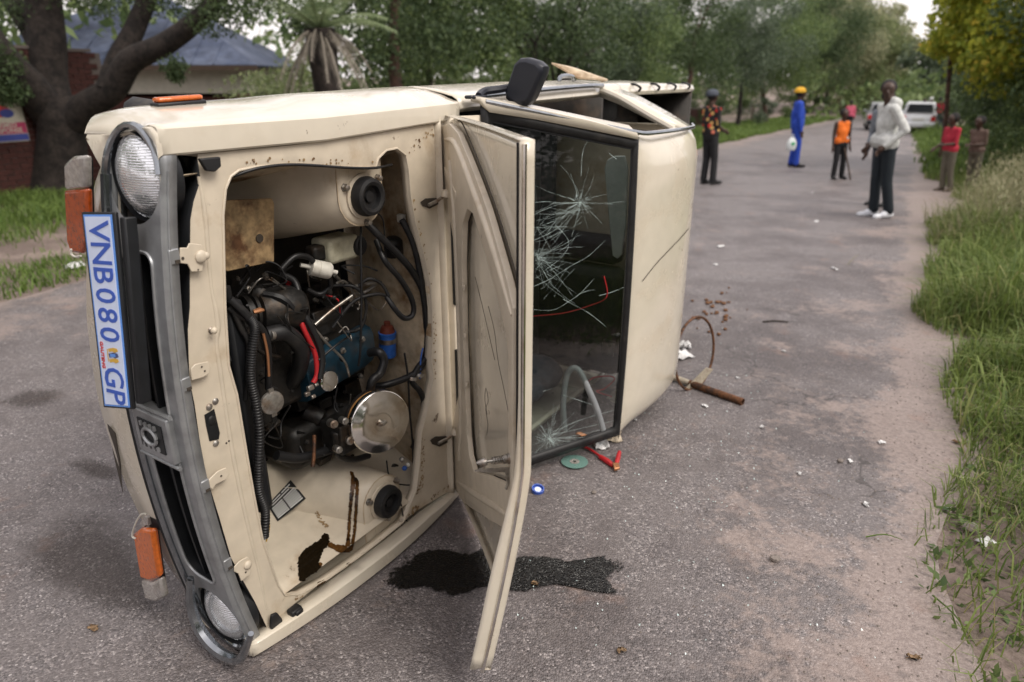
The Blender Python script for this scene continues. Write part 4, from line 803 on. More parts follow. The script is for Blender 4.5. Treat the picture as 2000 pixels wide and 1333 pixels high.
# latch hole
part(MB().prism([onu(x, y, UL + .0015) for x, y in ((399, 811), (418, 799), (429, 846), (427, 858), (409, 862), (402, 830))], (.001, 0, 0)), 'latch_hole', 'black_plastic', truck)
for px, py in ((408, 795), (420, 784), (421, 866), (412, 645)): part(MB().lathe([(.009, 0), (.009, .003), (.005, .006), (.001, .007)], onu(px, py, UL), (1, 0, 0), 10), 'bolt', 'steel', truck)
part(MB().ball(onu(414, 822, UL + .002), (.004, .012, .014), 10, 6), 'latch_bolt', 'rubber', truck)
for px, py, r in ((357, 505, .004), (387, 527, .002), (394, 717, .0025), (400, 725, .0025), (432, 930, .003), (442, 866, .003), (447, 862, .003), (480, 1118, .003)): part(MB().lathe([(r, 0), (r * .9, .0012)], onu(px, py, .0085), (1, 0, 0), 8), 'hole', 'scratch', truck)
# cowl: strip between the aperture and the windscreen, with two louvred vents
cw = lambda s, k: L3(s, 0, 0)
rows = []
for z in np.linspace(.03, 1.49, 30):
    e = .006 if .14 < z < 1.38 else 0; b_ = -.05 * (1 - ((z - .76) / .73) ** 2)
    rows.append([L3(.985, UL - .004, z), L3(1.0, .004, z), L3(1.012, -.010 - e, z), L3(1.035, -.010 - e, z), L3(1.05 + b_ * .2, .006, z), L3(1.075, .022, z), L3(1.14, .048, z), L3(1.19, .072, z)])
cowl = part(MB().grid(rows), 'cowl', 'paint_in', truck, solid=.002)
for (z0, z1) in ((.83, 1.15), (.38, .65)):
    v = empty('cowl_vent', L3(1.052, .014, (z0 + z1) / 2)); v.parent = truck; hz_ = (z1 - z0) / 2
    part(MB().box((-.002, 0, 0), (.012, .036, z1 - z0)), 'vent_recess', 'black_plastic', v)
    for i in range(22): part(MB().box((.006, 0, -hz_ + .012 + i * (z1 - z0 - .024) / 21), (.006, .030, .005), Matrix.Rotation(.5, 3, 'Y')), 'louvre', 'black_plastic', v)
# bonnet hinges with their slots
for px, py, sx in ((843, 397, 1), (862, 862, 1)):
    sl = onu(px, py, UL + .004)
    part(MB().prism([onu(px + x, py + y, UL + .003) for x, y in ((-22, -2), (-12, -9), (8, -10), (20, -2), (8, 5), (-4, 11), (-18, 6))], (.001, 0, 0)), 'hinge_slot', 'scratch', truck)
    part(MB().tube([onu(px - 6, py + 4, .002), onu(px + 14, py - 6, .010), onu(px + 30, py - 18, .025)], .006, 6), 'hinge_arm', 'steel', truck)
    part(MB().lathe([(.014, -.012), (.016, -.008), (.016, .008), (.014, .012)], onu(px + 28, py - 17, .028), (0, .4, 1), 12), 'hinge_knuckle', 'paint_in', truck)
    part(MB().prism([onu(px + x, py + y, .03) for x, y in ((24, -26), (44, -34), (52, -26), (52, 6), (44, 8), (40, -6), (26, -10))], (.004, 0, 0)), 'hinge_plate', 'paint_in', truck, bevel=.002)
# ---- engine bay walls
def wallgrid(z0, z1, s0, s1, d=.46): return MB().grid([[L3(s, -.02 - d * k - .02 * math.sin(9 * s) * k, lerp(z0, z1, k ** 1.1)) for k in np.linspace(0, 1, 9)] for s in np.linspace(s0, s1, 14)])
wu = part(wallgrid(1.405, 1.27, .05, .99), 'inner_wing', 'paint_dirty', truck, solid=.002)
wl = part(wallgrid(.118, .265, .05, .99), 'inner_wing', 'paint_in', truck, solid=.002)
rows = []
for z in np.linspace(.10, 1.45, 34):
    e = .008 * (1 if int(z * 9) % 2 else 0); rows.append([L3(.93 + e * .5 + .05 * k * k, -.015 - .46 * k, z) for k in np.linspace(0, 1, 8)])
fw = part(MB().grid(rows), 'firewall', 'paint_dirty', truck, solid=.002)
B_w = [bvh(wl), bvh(fw)]
def tower(sc, zc, R, sg, m_):                  # spring tower with its rubber mount; sg = direction towards the wing
    zw = zc + sg * .20; out = []; 
    def ringpts(u, grow, fwd, sc_=1.0):
        P = [(sc - R * sc_ - fwd, zw)]
        for a in np.linspace(0, math.pi, 11): P.append((sc - math.cos(a) * R * sc_ - fwd * (1 - a / math.pi), zc - sg * math.sin(a) * (R * sc_ + grow)))
        P.append((sc + R * sc_, zw)); return [L3(s, u, z) for s, z in P]
    rows = [ringpts(-.048, 0, 0, .55), ringpts(-.046, 0, 0, .90), ringpts(-.055, 0, .004, 1.0), ringpts(-.10, .008, .03), ringpts(-.20, .03, .10), ringpts(-.32, .055, .20), ringpts(-.46, .075, .30)]
    o = part(MB().grid(rows), 'spring_tower', m_, truck, smooth=50)
    part(MB().prism(rows[0], (.001, 0, 0)), 'tower_cap', m_, truck)
    c = L3(sc, -.046, zc); mt = empty('strut_mount', c); mt.parent = truck
    part(MB().lathe([(.070, .0), (.070, .006), (.062, .008)], (0, 0, 0), (1, 0, 0), 28), 'mount_flange', 'paint_in', mt)
    part(MB().lathe([(.060, .006), (.061, .020), (.056, .040), (.046, .044), (.036, .040), (.034, .024), (.018, .022), (.016, .030), (.006, .030)], (0, 0, 0), (1, 0, 0), 28), 'rubber_mount', 'rubber', mt)
    for a in (.6, 2.7, 4.8): part(MB().lathe([(.013, .0), (.013, .003), (.009, .003), (.009, .016), (.005, .018)], (0, .082 * math.cos(a), .082 * math.sin(a)), (1, 0, 0), 6), 'nut', 'steel', mt)
    return o
tu = tower(.672, 1.272, .092, 1, 'paint_in'); tl = tower(.655, .178, .092, -1, 'paint_in')
B_w += [bvh(tl)]
# battery tray, rusty
part(MB().prism([onu(x, y, -.17) for x, y in ((436, 392), (532, 388), (536, 398), (536, 512), (445, 531), (436, 528))], (-.012, 0, 0)), 'battery_tray', 'tray_rust', truck, bevel=.003)
part(MB().lathe([(.013, 0), (.012, .002)], onu(507, 466, -.168), (1, 0, 0), 14), 'tray_hole', 'scratch', truck)
# ---- engine and fittings
eng = lambda mb, name, m_, **k: part(mb, name, m_, truck, **k)
a, b_, c, d = onu(592, 722, -.16), onu(726, 640, -.16), onu(735, 706, -.16), onu(612, 782, -.16)
sA = (a + d) / 2; sB = (b_ + c) / 2; dz_ = .075
vc = MB(); rows = []
for k in np.linspace(0, 1, 9):
    m_ = sA.lerp(sB, k); e = .9 if k in (0., 1.) else 1; m_ = Vector((-.16, m_.y, lerp(sA.z, sB.z, k)))
    rows.append([m_ + Vector((x, 0, z * e)) for x, z in ((-.20, .085), (-.05, .082), (-.012, .070), (0, .045), (.004, 0), (0, -.045), (-.012, -.070), (-.05, -.082), (-.20, -.085))])
vc.grid(rows); vc.add(rows[0], [tuple(range(9))]); vc.add(rows[-1], [tuple(range(9))]); eng(vc, 'valve_cover', 'blue_cover', bevel=.004)
for k in (.2, .5, .8): q = sA.lerp(sB, k); eng(MB().lathe([(.011, 0), (.011, .006), (.006, .008), (.006, .014)], (-.157, q.y, q.z + .05), (1, 0, 0), 8), 'cover_bolt', 'steel')
q = onu(640, 744, -.10); eng(MB().lathe([(.020, -.035), (.020, -.004), (.031, -.002), (.034, .004), (.033, .010), (.024, .014), (.001, .015)], q, (1, -.12, .1), 28), 'oil_filler_cap', 'chrome')
eng(MB().box((-.38, .52, .74), (.36, .52, .26)), 'engine_block', 'grease', bevel=.02); eng(MB().box((-.30, .30, .78), (.30, .05, .34)), 'timing_cover', 'grease', bevel=.015)
eng(MB().lathe([(.05, 0), (.05, .02), (.075, .022), (.075, .05), (.03, .055)], (-.36, .235, .76), (0, 1, 0), 20), 'water_pump_pulley', 'castiron')
fan = empty('cooling_fan', (-.36, .225, .76)); fan.parent = truck
eng(MB().lathe([(.04, 0), (.04, .02), (.01, .022)], (-.36, .222, .76), (0, 1, 0), 12), 'fan_hub', 'castiron')
for k in range(4):
    a_ = k * math.pi / 2 + .5; R = Matrix.Rotation(a_, 3, 'Y') @ Matrix.Rotation(.5, 3, 'X'); part(MB().box(R @ Vector((0, 0, .10)), (.075, .004, .13), R), 'fan_blade', 'grease', fan)
# radiator behind the support
eng(MB().box((-.28, .185, .73), (.34, .035, .62)), 'radiator_core', 'grease'); eng(MB().box((-.09, .19, .73), (.055, .055, .66)), 'radiator_tank', 'black_plastic', bevel=.012)
fin = MB()
for i in range(30): fin.box((-.27, .206, .45 + i * .019), (.32, .004, .004))
eng(fin, 'radiator_fins', 'castiron')['kind'] = 'stuff'
rc = onu(530, 786, -.058); rcap = empty('radiator_cap', rc); rcap.parent = truck
part(MB().lathe([(.018, -.02), (.018, -.004), (.033, -.002), (.036, .004), (.034, .009), (.022, .012), (.001, .013)], (0, 0, 0), (1, -.25, .05), 24), 'cap', 'steel', rcap); part(MB().box((.004, .0, .034), (.006, .018, .02)).box((.004, .0, -.034), (.006, .018, .02)), 'cap_ear', 'steel', rcap)
# alternator
al = onu(548, 605, -.20); an = empty('alternator', al); an.parent = truck; AX = Vector((.25, 1, -.1)).normalized()
part(MB().lathe([(.03, -.08), (.062, -.072), (.072, -.05), (.075, .0), (.072, .05), (.055, .07), (.02, .075)], (0, 0, 0), AX, 24), 'alternator_case', 'castiron', an)
part(MB().lathe([(.055, -.115), (.056, -.10), (.045, -.098), (.045, -.092), (.056, -.09), (.055, -.08)], (0, 0, 0), AX, 20), 'pulley', 'grease', an)
for k in range(10):
    a_ = k * .628; e = AX.orthogonal().normalized(); f2 = AX.cross(e); part(MB().box(AX * -.064 + (e * math.cos(a_) + f2 * math.sin(a_)) * .052, (.012, .012, .012)), 'cooling_slot', 'scratch', an)
eng(MB().tube([onu(x, y, u) for x, y, u in ((515, 575, -.19), (560, 590, -.14), (592, 650, -.15), (598, 700, -.2), (560, 720, -.24))], .012, 6, True, 4), 'fan_belt', 'rubber')
# air filter
af = onu(744, 826, -.020); air = empty('air_filter', af); air.parent = truck; ax = Vector((1, -.32, .12)).normalized()
part(MB().lathe([(.095, -.060), (.110, -.056), (.113, -.048), (.113, -.046)], (0, 0, 0), ax, 40), 'filter_base', 'black_plastic', air)
part(MB().lathe([(.104, -.048), (.104, -.012)], (0, 0, 0), ax, 48), 'filter_element', 'paper_orange', air)
part(MB().lathe([(.1125, -.022), (.1135, -.010), (.112, -.002), (.106, .002), (.092, .003), (.088, .006), (.03, .010), (.012, .006), (.001, .006)], (0, 0, 0), ax, 48), 'filter_lid', 'chrome_warm', air, smooth=60)
part(MB().box(ax * .012, (.012, .034, .008)).lathe([(.008, .004), (.008, .018), (.003, .02)], (0, 0, 0), ax, 8), 'wing_nut', 'steel', air)
cb = onu(668, 845, -.13); eng(MB().box(cb, (.10, .10, .11)).lathe([(.03, 0), (.03, .06)], cb + Vector((.03, .02, .03)), (1, 0, 0), 12).lathe([(.02, 0), (.02, .05)], cb + Vector((.02, -.04, -.02)), (0, 0, 1), 10), 'carburettor', 'castiron', bevel=.008)
for q, r in (((650, 828), .014), ((672, 822), .012), ((682, 860), .015), ((660, 878), .012), ((690, 838), .010)): c = onu(*q, -.07); eng(MB().lathe([(r, -.02), (r, .012), (r * .6, .014), (r * .6, .02)], c, (1, -.3, .2), 10), 'carburettor_fitting', 'steel')
eng(MB().box((-.33, .60, .42), (.22, .34, .16)), 'exhaust_manifold', 'grease', bevel=.03); eng(MB().box((-.46, .55, .70), (.10, .7, .9)), 'crossmember', 'grease', bevel=.03)
# reservoirs, filter, coil
rs_ = onu(655, 484, -.20); res = empty('brake_reservoir', rs_); res.parent = truck
part(MB().box((0, 0, 0), (.095, .13, .082)), 'tank', 'reservoir', res, bevel=.014); part(MB().lathe([(.030, .0), (.033, .004), (.033, .030), (.028, .035), (.001, .036)], (.02, .062, -.002), (.75, .15, .0), 22), 'cap', 'rubber', res); part(MB().box((.0, -.085, .0), (.05, .05, .05)), 'master_cylinder', 'castiron', res, bevel=.01)
ff = onu(626, 526, -.15); fa = Vector((.35, .75, -.30)).normalized(); fuel = empty('fuel_filter', ff); fuel.parent = truck
part(MB().lathe([(.007, -.065), (.007, -.035), (.026, -.032), (.027, -.01), (.024, -.008), (.027, -.005), (.027, .028), (.022, .034), (.007, .036), (.007, .055)], (0, 0, 0), fa, 18), 'filter_body', 'white_plastic', fuel)
cl_ = hit(770, 662, [B_w[1]], .035) or onu(770, 662, -.1); coil = empty('ignition_coil', cl_); coil.parent = truck; cz = Vector((.06, 0, 1)).normalized()
part(MB().lathe([(.028, -.062), (.032, -.058), (.032, .028), (.034, .03), (.034, .038), (.030, .04)], (0, 0, 0), cz, 24), 'coil_case', 'coil_blue', coil); part(MB().lathe([(.030, .038), (.022, .062), (.012, .066), (.012, .08)], (0, 0, 0), cz, 20), 'coil_top', 'coil_red', coil); part(MB().lathe([(.0335, -.002), (.0335, .016)], (0, 0, 0), cz, 24), 'coil_clamp', 'steel', coil)
part(MB().box((.0, .062, .0), (.018, .020, .066)).box((.012, .062, .012), (.01, .014, .01)), 'ballast_resistor', 'white_plastic', truck).location = cl_
wm = hit(780, 478, [B_w[1]], .03) or onu(780, 478, -.1); eng(MB().lathe([(.03, -.035), (.034, -.03), (.034, .02), (.024, .03), (.01, .032)], wm, (.1, -.2, 1), 16), 'wiper_motor', 'castiron')
vb = hit(775, 905, [B_w[1]], .04) or onu(775, 905, -.1); eng(MB().box(vb, (.07, .06, .06)).lathe([(.02, 0), (.02, .05)], vb + Vector((.03, -.02, .02)), (1, -.5, .3), 12), 'voltage_regulator', 'castiron', bevel=.006)
for q, m_, r in (((790, 915), 'coil_blue', .010), ((797, 908), 'white_plastic', .009), ((785, 898), 'steel', .011)): eng(MB().ball(onu(*q, -.06), r, 8, 6), 'connector', m_)
q = hit(792, 425, [B_w[1]], .02) or onu(792, 425, -.08); eng(MB().box(q, (.03, .02, .03)), 'firewall_clip', 'white_plastic', bevel=.005)
# hoses, cables, wires: pixel path with a depth u into the bay
H = [('battery_cable', 'red_wire', .0085, ((560, 548, -.22), (572, 575, -.18), (583, 610, -.15), (592, 640, -.13), (606, 670, -.12), (616, 695, -.115), (619, 730, -.11), (612, 748, -.11))),
     ('heavy_cable', 'hose', .011, ((545, 535, -.2), (575, 550, -.18), (588, 590, -.15), (600, 625, -.125), (620, 665, -.11), (629, 700, -.105), (625, 740, -.10))),
     ('bonnet_cable', 'hose', .004, ((455, 345, -.02), (510, 328, .002), (580, 322, .004), (680, 328, .004), (735, 328, .0), (765, 322, -.03))),
     ('heater_hose', 'hose', .0125, ((712, 432, -.10), (740, 460, -.07), (775, 495, -.055), (805, 530, -.05), (826, 570, -.045), (832, 620, -.045), (834, 680, -.045), (822, 718, -.05), (795, 738, -.06), (755, 752, -.09), (728, 755, -.13))),
     ('vacuum_hose', 'hose', .010, ((735, 470, -.12), (752, 510, -.07), (785, 550, -.055), (806, 590, -.05), (806, 615, -.05), (790, 622, -.05), (772, 605, -.06), (755, 580, -.09))),
     ('wiring_loom', 'rubber', .011, ((785, 430, -.06), (805, 470, -.045), (818, 520, -.04), (827, 580, -.04), (835, 640, -.04), (836, 690, -.04), (815, 720, -.05), (805, 745, -.05), (820, 765, -.045), (828, 790, -.045), (820, 840, -.06), (806, 875, -.08))),
     ('throttle_cable', 'rubber', .004, ((705, 425, -.11), (705, 500, -.09), (706, 580, -.085), (704, 680, -.09), (700, 715, -.10))),
     ('speed_cable', 'rubber', .0038, ((790, 690, -.06), (797, 740, -.055), (800, 800, -.055), (806, 870, -.06), (808, 940, -.05))),
     ('breather_hose', 'hose', .016, ((722, 690, -.13), (740, 688, -.09), (750, 705, -.075), (742, 730, -.075), (727, 745, -.08), (722, 775, -.09))),
     ('radiator_hose', 'rubber', .026, ((522, 655, -.13), (555, 650, -.115), (582, 672, -.12), (588, 705, -.14), (575, 740, -.19), (550, 755, -.25))),
     ('corrugated_loom', 'hose', .0125, ((448, 585, -.05), (478, 612, -.035), (497, 640, -.03), (492, 690, -.03), (490, 740, -.03), (500, 790, -.028), (507, 850, -.027), (505, 910, -.025), (506, 960, -.025), (518, 1000, -.03), (516, 1050, -.04))),
     ('split_loom', 'rubber', .010, ((445, 600, -.06), (470, 618, -.05), (500, 632, -.04), (517, 655, -.045), (524, 690, -.06), (524, 760, -.08))),
     ('side_loom', 'rubber', .009, ((443, 560, -.05), (452, 600, -.055), (470, 640, -.055), (487, 680, -.05), (480, 780, -.06))),
     ('orange_wire', 'copper', .0045, ((514, 652, -.035), (522, 690, -.035), (525, 735, -.04))),
     ('fuel_pipe', 'hose', .009, ((548, 528, -.17), (575, 502, -.16), (600, 502, -.155), (612, 512, -.15))), ('fuel_pipe', 'hose', .009, ((642, 540, -.15), (645, 560, -.16), (625, 575, -.18), (600, 565, -.2))),
     ('brown_pipe', 'steel', .0045, ((612, 640, -.13), (640, 672, -.12), (672, 705, -.12), (682, 735, -.13))), ('grey_rod', 'steel', .006, ((615, 635, -.15), (650, 605, -.14), (688, 578, -.13))),
     ('spark_lead', 'rubber', .006, ((640, 560, -.2), (690, 560, -.14), (715, 590, -.12), (705, 640, -.13), (668, 650, -.14))), ('spark_lead', 'rubber', .006, ((650, 640, -.16), (690, 590, -.13), (735, 575, -.10), (757, 580, -.09))), ('spark_lead', 'rubber', .006, ((700, 560, -.14), (720, 545, -.12), (745, 555, -.1), (760, 580, -.08))),
     ('thin_wire', 'rubber', .0028, ((500, 530, -.2), (520, 512, -.17), (545, 520, -.15), (560, 545, -.14))), ('thin_wire', 'rubber', .0028, ((755, 900, -.07), (760, 930, -.06), (775, 945, -.055), (805, 948, -.045))), ('thin_wire', 'rubber', .0028, ((770, 960, -.03), (783, 985, -.025), (788, 1010, -.02), (800, 1022, -.012))),
     ('thin_wire', 'rubber', .0026, ((720, 405, -.05), (735, 415, -.05), (748, 430, -.07), (752, 470, -.08), (756, 520, -.08))), ('pink_wire', 'red_wire', .003, ((625, 575, -.19), (648, 580, -.17), (662, 590, -.16), (664, 620, -.16))), ('yellow_wire', 'crest_gold', .0022, ((522, 1005, -.05), (526, 1030, -.05), (520, 1058, -.06))),
     ('lower_hose', 'rubber', .017, ((540, 890, -.18), (585, 895, -.17), (640, 880, -.16), (680, 868, -.16))), ('rusty_rod', 'rust_pipe', .006, ((614, 850, -.13), (613, 890, -.11), (611, 912, -.10))), ('oily_pipe', 'hose', .012, ((660, 868, -.12), (662, 890, -.12), (690, 898, -.13), (720, 890, -.14))), ('blue_wire', 'coil_blue', .0028, ((826, 680, -.04), (822, 700, -.04), (820, 740, -.045)))]
for nm, m_, r, pts in H: eng(MB().tube([onu(*p) for p in pts], r, 8 if r > .005 else 6, True, 7), nm, m_, smooth=70)
cr = MB(); cpts = spline([onu(*p) for p in H[10][3]], 30)
for i in range(40, len(cpts) - 1, 3): d_ = (cpts[i + 1] - cpts[i - 1]).normalized(); cr.lathe([(.0125, -.0018), (.0142, 0), (.0125, .0018)], cpts[i], d_, 10, close=False)
eng(cr, 'loom_rings', 'hose')['kind'] = 'stuff'
for px, py, u in ((805, 740, -.05), (819, 733, -.045), (829, 790, -.045), (530, 655, -.115)): q = onu(px, py, u); eng(MB().lathe([(.016, -.006), (.0165, 0), (.016, .006)], q, (0, .4, 1) if px > 600 else (0, 1, -.2), 14), 'hose_clip', 'steel')
for px, py, r in ((606, 758, .014), (600, 770, .012), (612, 775, .010), (618, 752, .009)): eng(MB().box(onu(px, py, -.10), (r, r * 1.6, r * 1.2), Matrix.Rotation(px, 3, 'Y')), 'battery_terminal', 'steel', bevel=.003)
eng(MB().tube([onu(495, 610, -.04), onu(508, 606, -.035), (onu(516, 606, -.03))], [.006, .008, .003], 7), 'frayed_cable_end', 'copper')
eng(MB().box((-.52, .50, .62), (.015, .86, .62)).box((-.52, .76, 1.10), (.015, .36, .36)).box((-.52, .20, 1.10), (.015, .22, .36)), 'bay_light_block', 'grease')  # added dark panels close the open underside to keep light out of the bay
# extra dark clutter deep in the bay
R5 = random.Random(5)
for i in range(44):
    px, py = R5.uniform(470, 700), R5.uniform(560, 900); q = onu(px, py, -.30 + R5.uniform(-.08, .08)); sz = R5.uniform(.025, .07)
    (MB().box(q, (sz, sz * R5.uniform(.6, 1.6), sz * R5.uniform(.6, 1.6)), Matrix.Rotation(R5.uniform(-.6, .6), 3, 'Y')) if i % 2 else MB().lathe([(sz * .3, -sz * .6), (sz * .5, -sz * .5), (sz * .5, sz * .4), (sz * .2, sz * .6)], q, (R5.uniform(.2, 1), R5.uniform(-.6, .6), R5.uniform(-.6, .6)), 12)).build('engine_casting', 'castiron' if i % 3 else 'grease', truck, bevel=.004 if i % 2 else 0)
for i in range(46):
    x0, y0 = R5.uniform(455, 700), R5.uniform(530, 880); u0 = R5.uniform(-.26, -.10); pts = [(x0, y0, u0)]
    for j in range(3): x0 += R5.uniform(-45, 45); y0 += R5.uniform(-40, 50); pts.append((min(760, max(450, x0)), min(900, max(520, y0)), u0 + R5.uniform(-.05, .03)))
    eng(MB().tube([onu(*p) for p in pts], R5.choice((.0022, .003, .004, .006)), 6, True, 6), 'engine_wire', R5.choice(('rubber', 'hose', 'rubber', 'hose', 'steel', 'castiron')), smooth=70)
for i in range(60):
    q = onu(R5.uniform(460, 720), R5.uniform(540, 900), R5.uniform(-.30, -.12)); r = R5.uniform(.004, .011); eng(MB().lathe([(r, -r), (r, r * .6), (r * .55, r * .7), (r * .55, r * 1.5)], q, (1, R5.uniform(-.8, .3), R5.uniform(-.5, .5)), 6), 'engine_bolt', R5.choice(('steel', 'castiron', 'castiron')))
# seams where the spring tower meets the wing
for tw_, sg in ((tl, -1), (tu, 1)):
    V_ = [v.co for v in tw_.data.vertices]; nn = 13
    for row in (2, ): part(MB().tube([V_[row * nn + k] + Vector((.002, 0, 0)) for k in range(nn)], .002, 5), 'tower_seam', 'paint_dirty', truck)
# ---- stains, data plate, marks
def decal(px_poly, name, m_, surf, off=.0025, th=.0):
    P = [hit(x, y, surf, off) for x, y in px_poly]; P = [p for p in P if p is not None]
    if len(P) >= 3:
        c = sum(P, Vector()) / len(P); n = len(P); MB().add(P + [c], [(i, (i + 1) % n, n) for i in range(n)]).build(name, m_, truck, smooth=0, recalc=False)
dp = [hit(x, y, [B_w[0], B_w[2]], .003) for x, y in ((522, 988), (568, 938), (598, 974), (542, 1020))]
if all(p is not None for p in dp):
    dl = part(MB().add(dp, [(0, 1, 2, 3)]), 'data_plate', 'label_black', truck, recalc=False)
    f_ = lambda a, b, o=.001: dp[0].lerp(dp[1], a).lerp(dp[3].lerp(dp[2], a), b) + (dp[1] - dp[0]).cross(dp[3] - dp[0]).normalized() * (o if (dp[1] - dp[0]).cross(dp[3] - dp[0]).x > 0 else -o)
    for k in range(7):
        for a0, a1 in ((.06, .46), (.5, .94)): part(MB().add([f_(a0, .32 + k * .09), f_(a1, .32 + k * .09), f_(a1, .375 + k * .09), f_(a0, .375 + k * .09)], [(0, 1, 2, 3)]), 'data_plate_row', 'label_white', dl, recalc=False)
    for a0, a1, b0 in ((.1, .5, .08), (.55, .9, .08), (.12, .8, .19)): part(MB().add([f_(a0, b0), f_(a1, b0), f_(a1, b0 + .05), f_(a0, b0 + .05)], [(0, 1, 2, 3)]), 'data_plate_row', 'label_white', dl, recalc=False)
def strip_decal(path, wd, name, m_, surf, off=.003):
    L_, R__ = [], []
    for i, (x, y) in enumerate(path):
        w = wd[i] if hasattr(wd, '__len__') else wd; a, b = path[max(0, i - 1)], path[min(len(path) - 1, i + 1)]; dx, dy = b[0] - a[0], b[1] - a[1]; l = math.hypot(dx, dy) or 1
        p, q = hit(x - dy / l * w, y + dx / l * w, surf, off), hit(x + dy / l * w, y - dx / l * w, surf, off)
        if p is not None and q is not None: L_.append(p); R__.append(q)
    if len(L_) > 1: MB().grid([L_, R__]).build(name, m_, truck, smooth=0, recalc=False)
def dens(path, k=6): return [tuple(p)[:2] for p in spline([Vector((x, y, 0)) for x, y in path], k)]
B_l = bvh(ledge_o); S_all = B_w + [B_l]
def hitn(px, py, surf):
    a = hit(px, py, surf, 0.0); b = hit(px, py, surf, .01)
    return (a, (b - a).normalized()) if a is not None else None
def splats(path, wd, name, m_, n=220, r=(.003, .008), off=.0022, seed=1):
    R = random.Random(seed); P = dens(path, 8); mb = MB(); m = len(P)
    for i in range(n):
        k = R.random() * (m - 1); j = int(k); x, y = lerp(P[j][0], P[min(j + 1, m - 1)][0], k - j), lerp(P[j][1], P[min(j + 1, m - 1)][1], k - j); w = float(np.interp(k / (m - 1), np.linspace(0, 1, len(wd)), wd)); h = hitn(x + R.uniform(-1, 1) * w, y + R.uniform(-1, 1) * w * .7, S_all)
        if h is None: continue
        c, nn = h; e = nn.orthogonal().normalized(); f2 = nn.cross(e); rad = R.uniform(*r); o_ = off + R.random() * .0008
        mb.add([c + nn * o_ + (e * math.cos(t) + f2 * math.sin(t)) * rad * R.uniform(.7, 1.25) for t in np.linspace(0, 6.2832, 8)[:-1]], [tuple(range(7))])
    if mb.f: mb.build(name, m_, truck, smooth=0, recalc=False)['kind'] = 'stuff'
splats(((686, 923), (690, 938), (688, 960), (684, 1000), (681, 1040), (679, 1065), (672, 1078)), (1, 3, 3, 2, 2, 3, 4), 'oil_run', 'oil_brown', 700, (.002, .0045), seed=1)
splats(((693, 935), (698, 945), (697, 975), (694, 1020), (690, 1055), (684, 1075)), (1, 2, 2, 2, 2, 3), 'oil_run', 'oil_brown', 700, (.002, .0045), seed=2)
splats(((636, 1048), (632, 1062), (618, 1074), (606, 1090), (603, 1110), (604, 1128)), (2, 5, 9, 14, 17, 15), 'oil_patch', 'oil', 1200, (.004, .010), .0034, seed=3)
splats(((614, 1112), (624, 1132), (630, 1150), (634, 1160)), (13, 11, 9, 7), 'oil_run', 'oil_brown', 600, (.003, .008), seed=4)
splats(((664, 1070), (676, 1080), (684, 1098), (692, 1112), (702, 1108)), (5, 7, 6, 7, 4), 'oil_run', 'oil_brown', 600, (.003, .007), seed=5)
splats(((632, 1060), (650, 1068), (664, 1076), (676, 1084)), (5, 5, 4, 4), 'oil_run', 'oil_brown', 140, (.004, .007), seed=6)
splats(((735, 1060), (770, 1035), (800, 1010), (815, 985)), (7, 6, 6, 5), 'rust_stain', 'tray_rust', 60, (.003, .008), seed=7)
for i, (pth, w, n_) in enumerate(((((470, 322), (560, 312), (650, 318), (735, 322)), (9, 8, 9, 8), 26), (((805, 300), (830, 262), (862, 262)), (8, 9, 8), 26), (((806, 390), (832, 510), (848, 640), (848, 740)), (2, 2, 3, 2), 60), (((826, 850), (824, 930), (816, 962)), (3, 4, 5), 70), (((560, 1172), (640, 1146), (720, 1085), (800, 1030)), (4, 6, 6, 5), 110), (((440, 398), (490, 392), (535, 392)), (3, 3, 3), 30), (((640, 1030), (628, 1020), (618, 1000)), (5, 4, 3), 40), (((840, 975), (870, 955), (888, 945)), (5, 5, 3), 60))):
    splats(pth, w, 'rust_stain', 'tray_rust', n_, (.0012, .0042), .0018, 30 + i)
# ---- bonnet
TH = math.radians(47.5); NI = Vector((-math.cos(TH), -math.sin(TH), 0))      # inner normal in (u,s,z)
def hoodpt(a, z, off=0.0):
    ear = max(0.0, (a - .62) / .38 * 1.0 - (z - .06) / .66); ear = min(1.0, ear); e = ear ** 1.2 if ear > 0 else 0
    th = TH; r = .012 * math.sin(math.pi * min(1, max(0, a)))      # slight crown
    return L3(1.05 - a * math.cos(th), a * math.sin(th) + .012, z) - NI * r + NI * off + Vector((-.075, -.088, .02)) * e
bonnet = empty('bonnet', (0, 0, 0)); bonnet.parent = truck; bonnet['label'] = 'cream bonnet swung open, bent at its lower corner'
zb = lambda a: ip(a, [-.1, 0, .62, .70, .85, 1.0], [.03, .025, .075, .075, .085, .095]); a0 = lambda z: .135 * sstep(.32, .52, z) * (1 - sstep(1.08, 1.24, z))
rows = []
for j in range(37):
    k = j / 36; row = []
    for i in range(19):
        a = i / 18; z = lerp(zb(a), ip(a, [0, .1, 1], [1.475, 1.492, 1.495]), k); row.append(hoodpt(lerp(a0(z), 1.0, a), z))
    row += [hoodpt(1.006, row[-1].z, .006), hoodpt(1.008, row[-1].z, .8 * lerp(.062, .034, sstep(.35, .95, row[-1].z))), hoodpt(1.004, row[-1].z, lerp(.062, .034, sstep(.35, .95, row[-1].z)))]
    rows.append(row)
for rr in (rows[0], rows[-1]): pass
part(MB().grid(rows), 'bonnet_skin', 'paint', bonnet, solid=.003, smooth=50)
top = [hoodpt(a, 1.497, o) for a in np.linspace(0, 1, 12) for o in (0,)]
part(MB().grid([top, [p + NI * .022 - Vector((0, 0, .004)) for p in top]]), 'bonnet_edge', 'paint', bonnet, solid=.002)
bot = [hoodpt(a, zb(a)) for a in np.linspace(0, 1, 14)]
part(MB().grid([bot, [p + NI * .022 + Vector((0, 0, .003)) for p in bot]]), 'bonnet_edge', 'paint_in', bonnet, solid=.002)
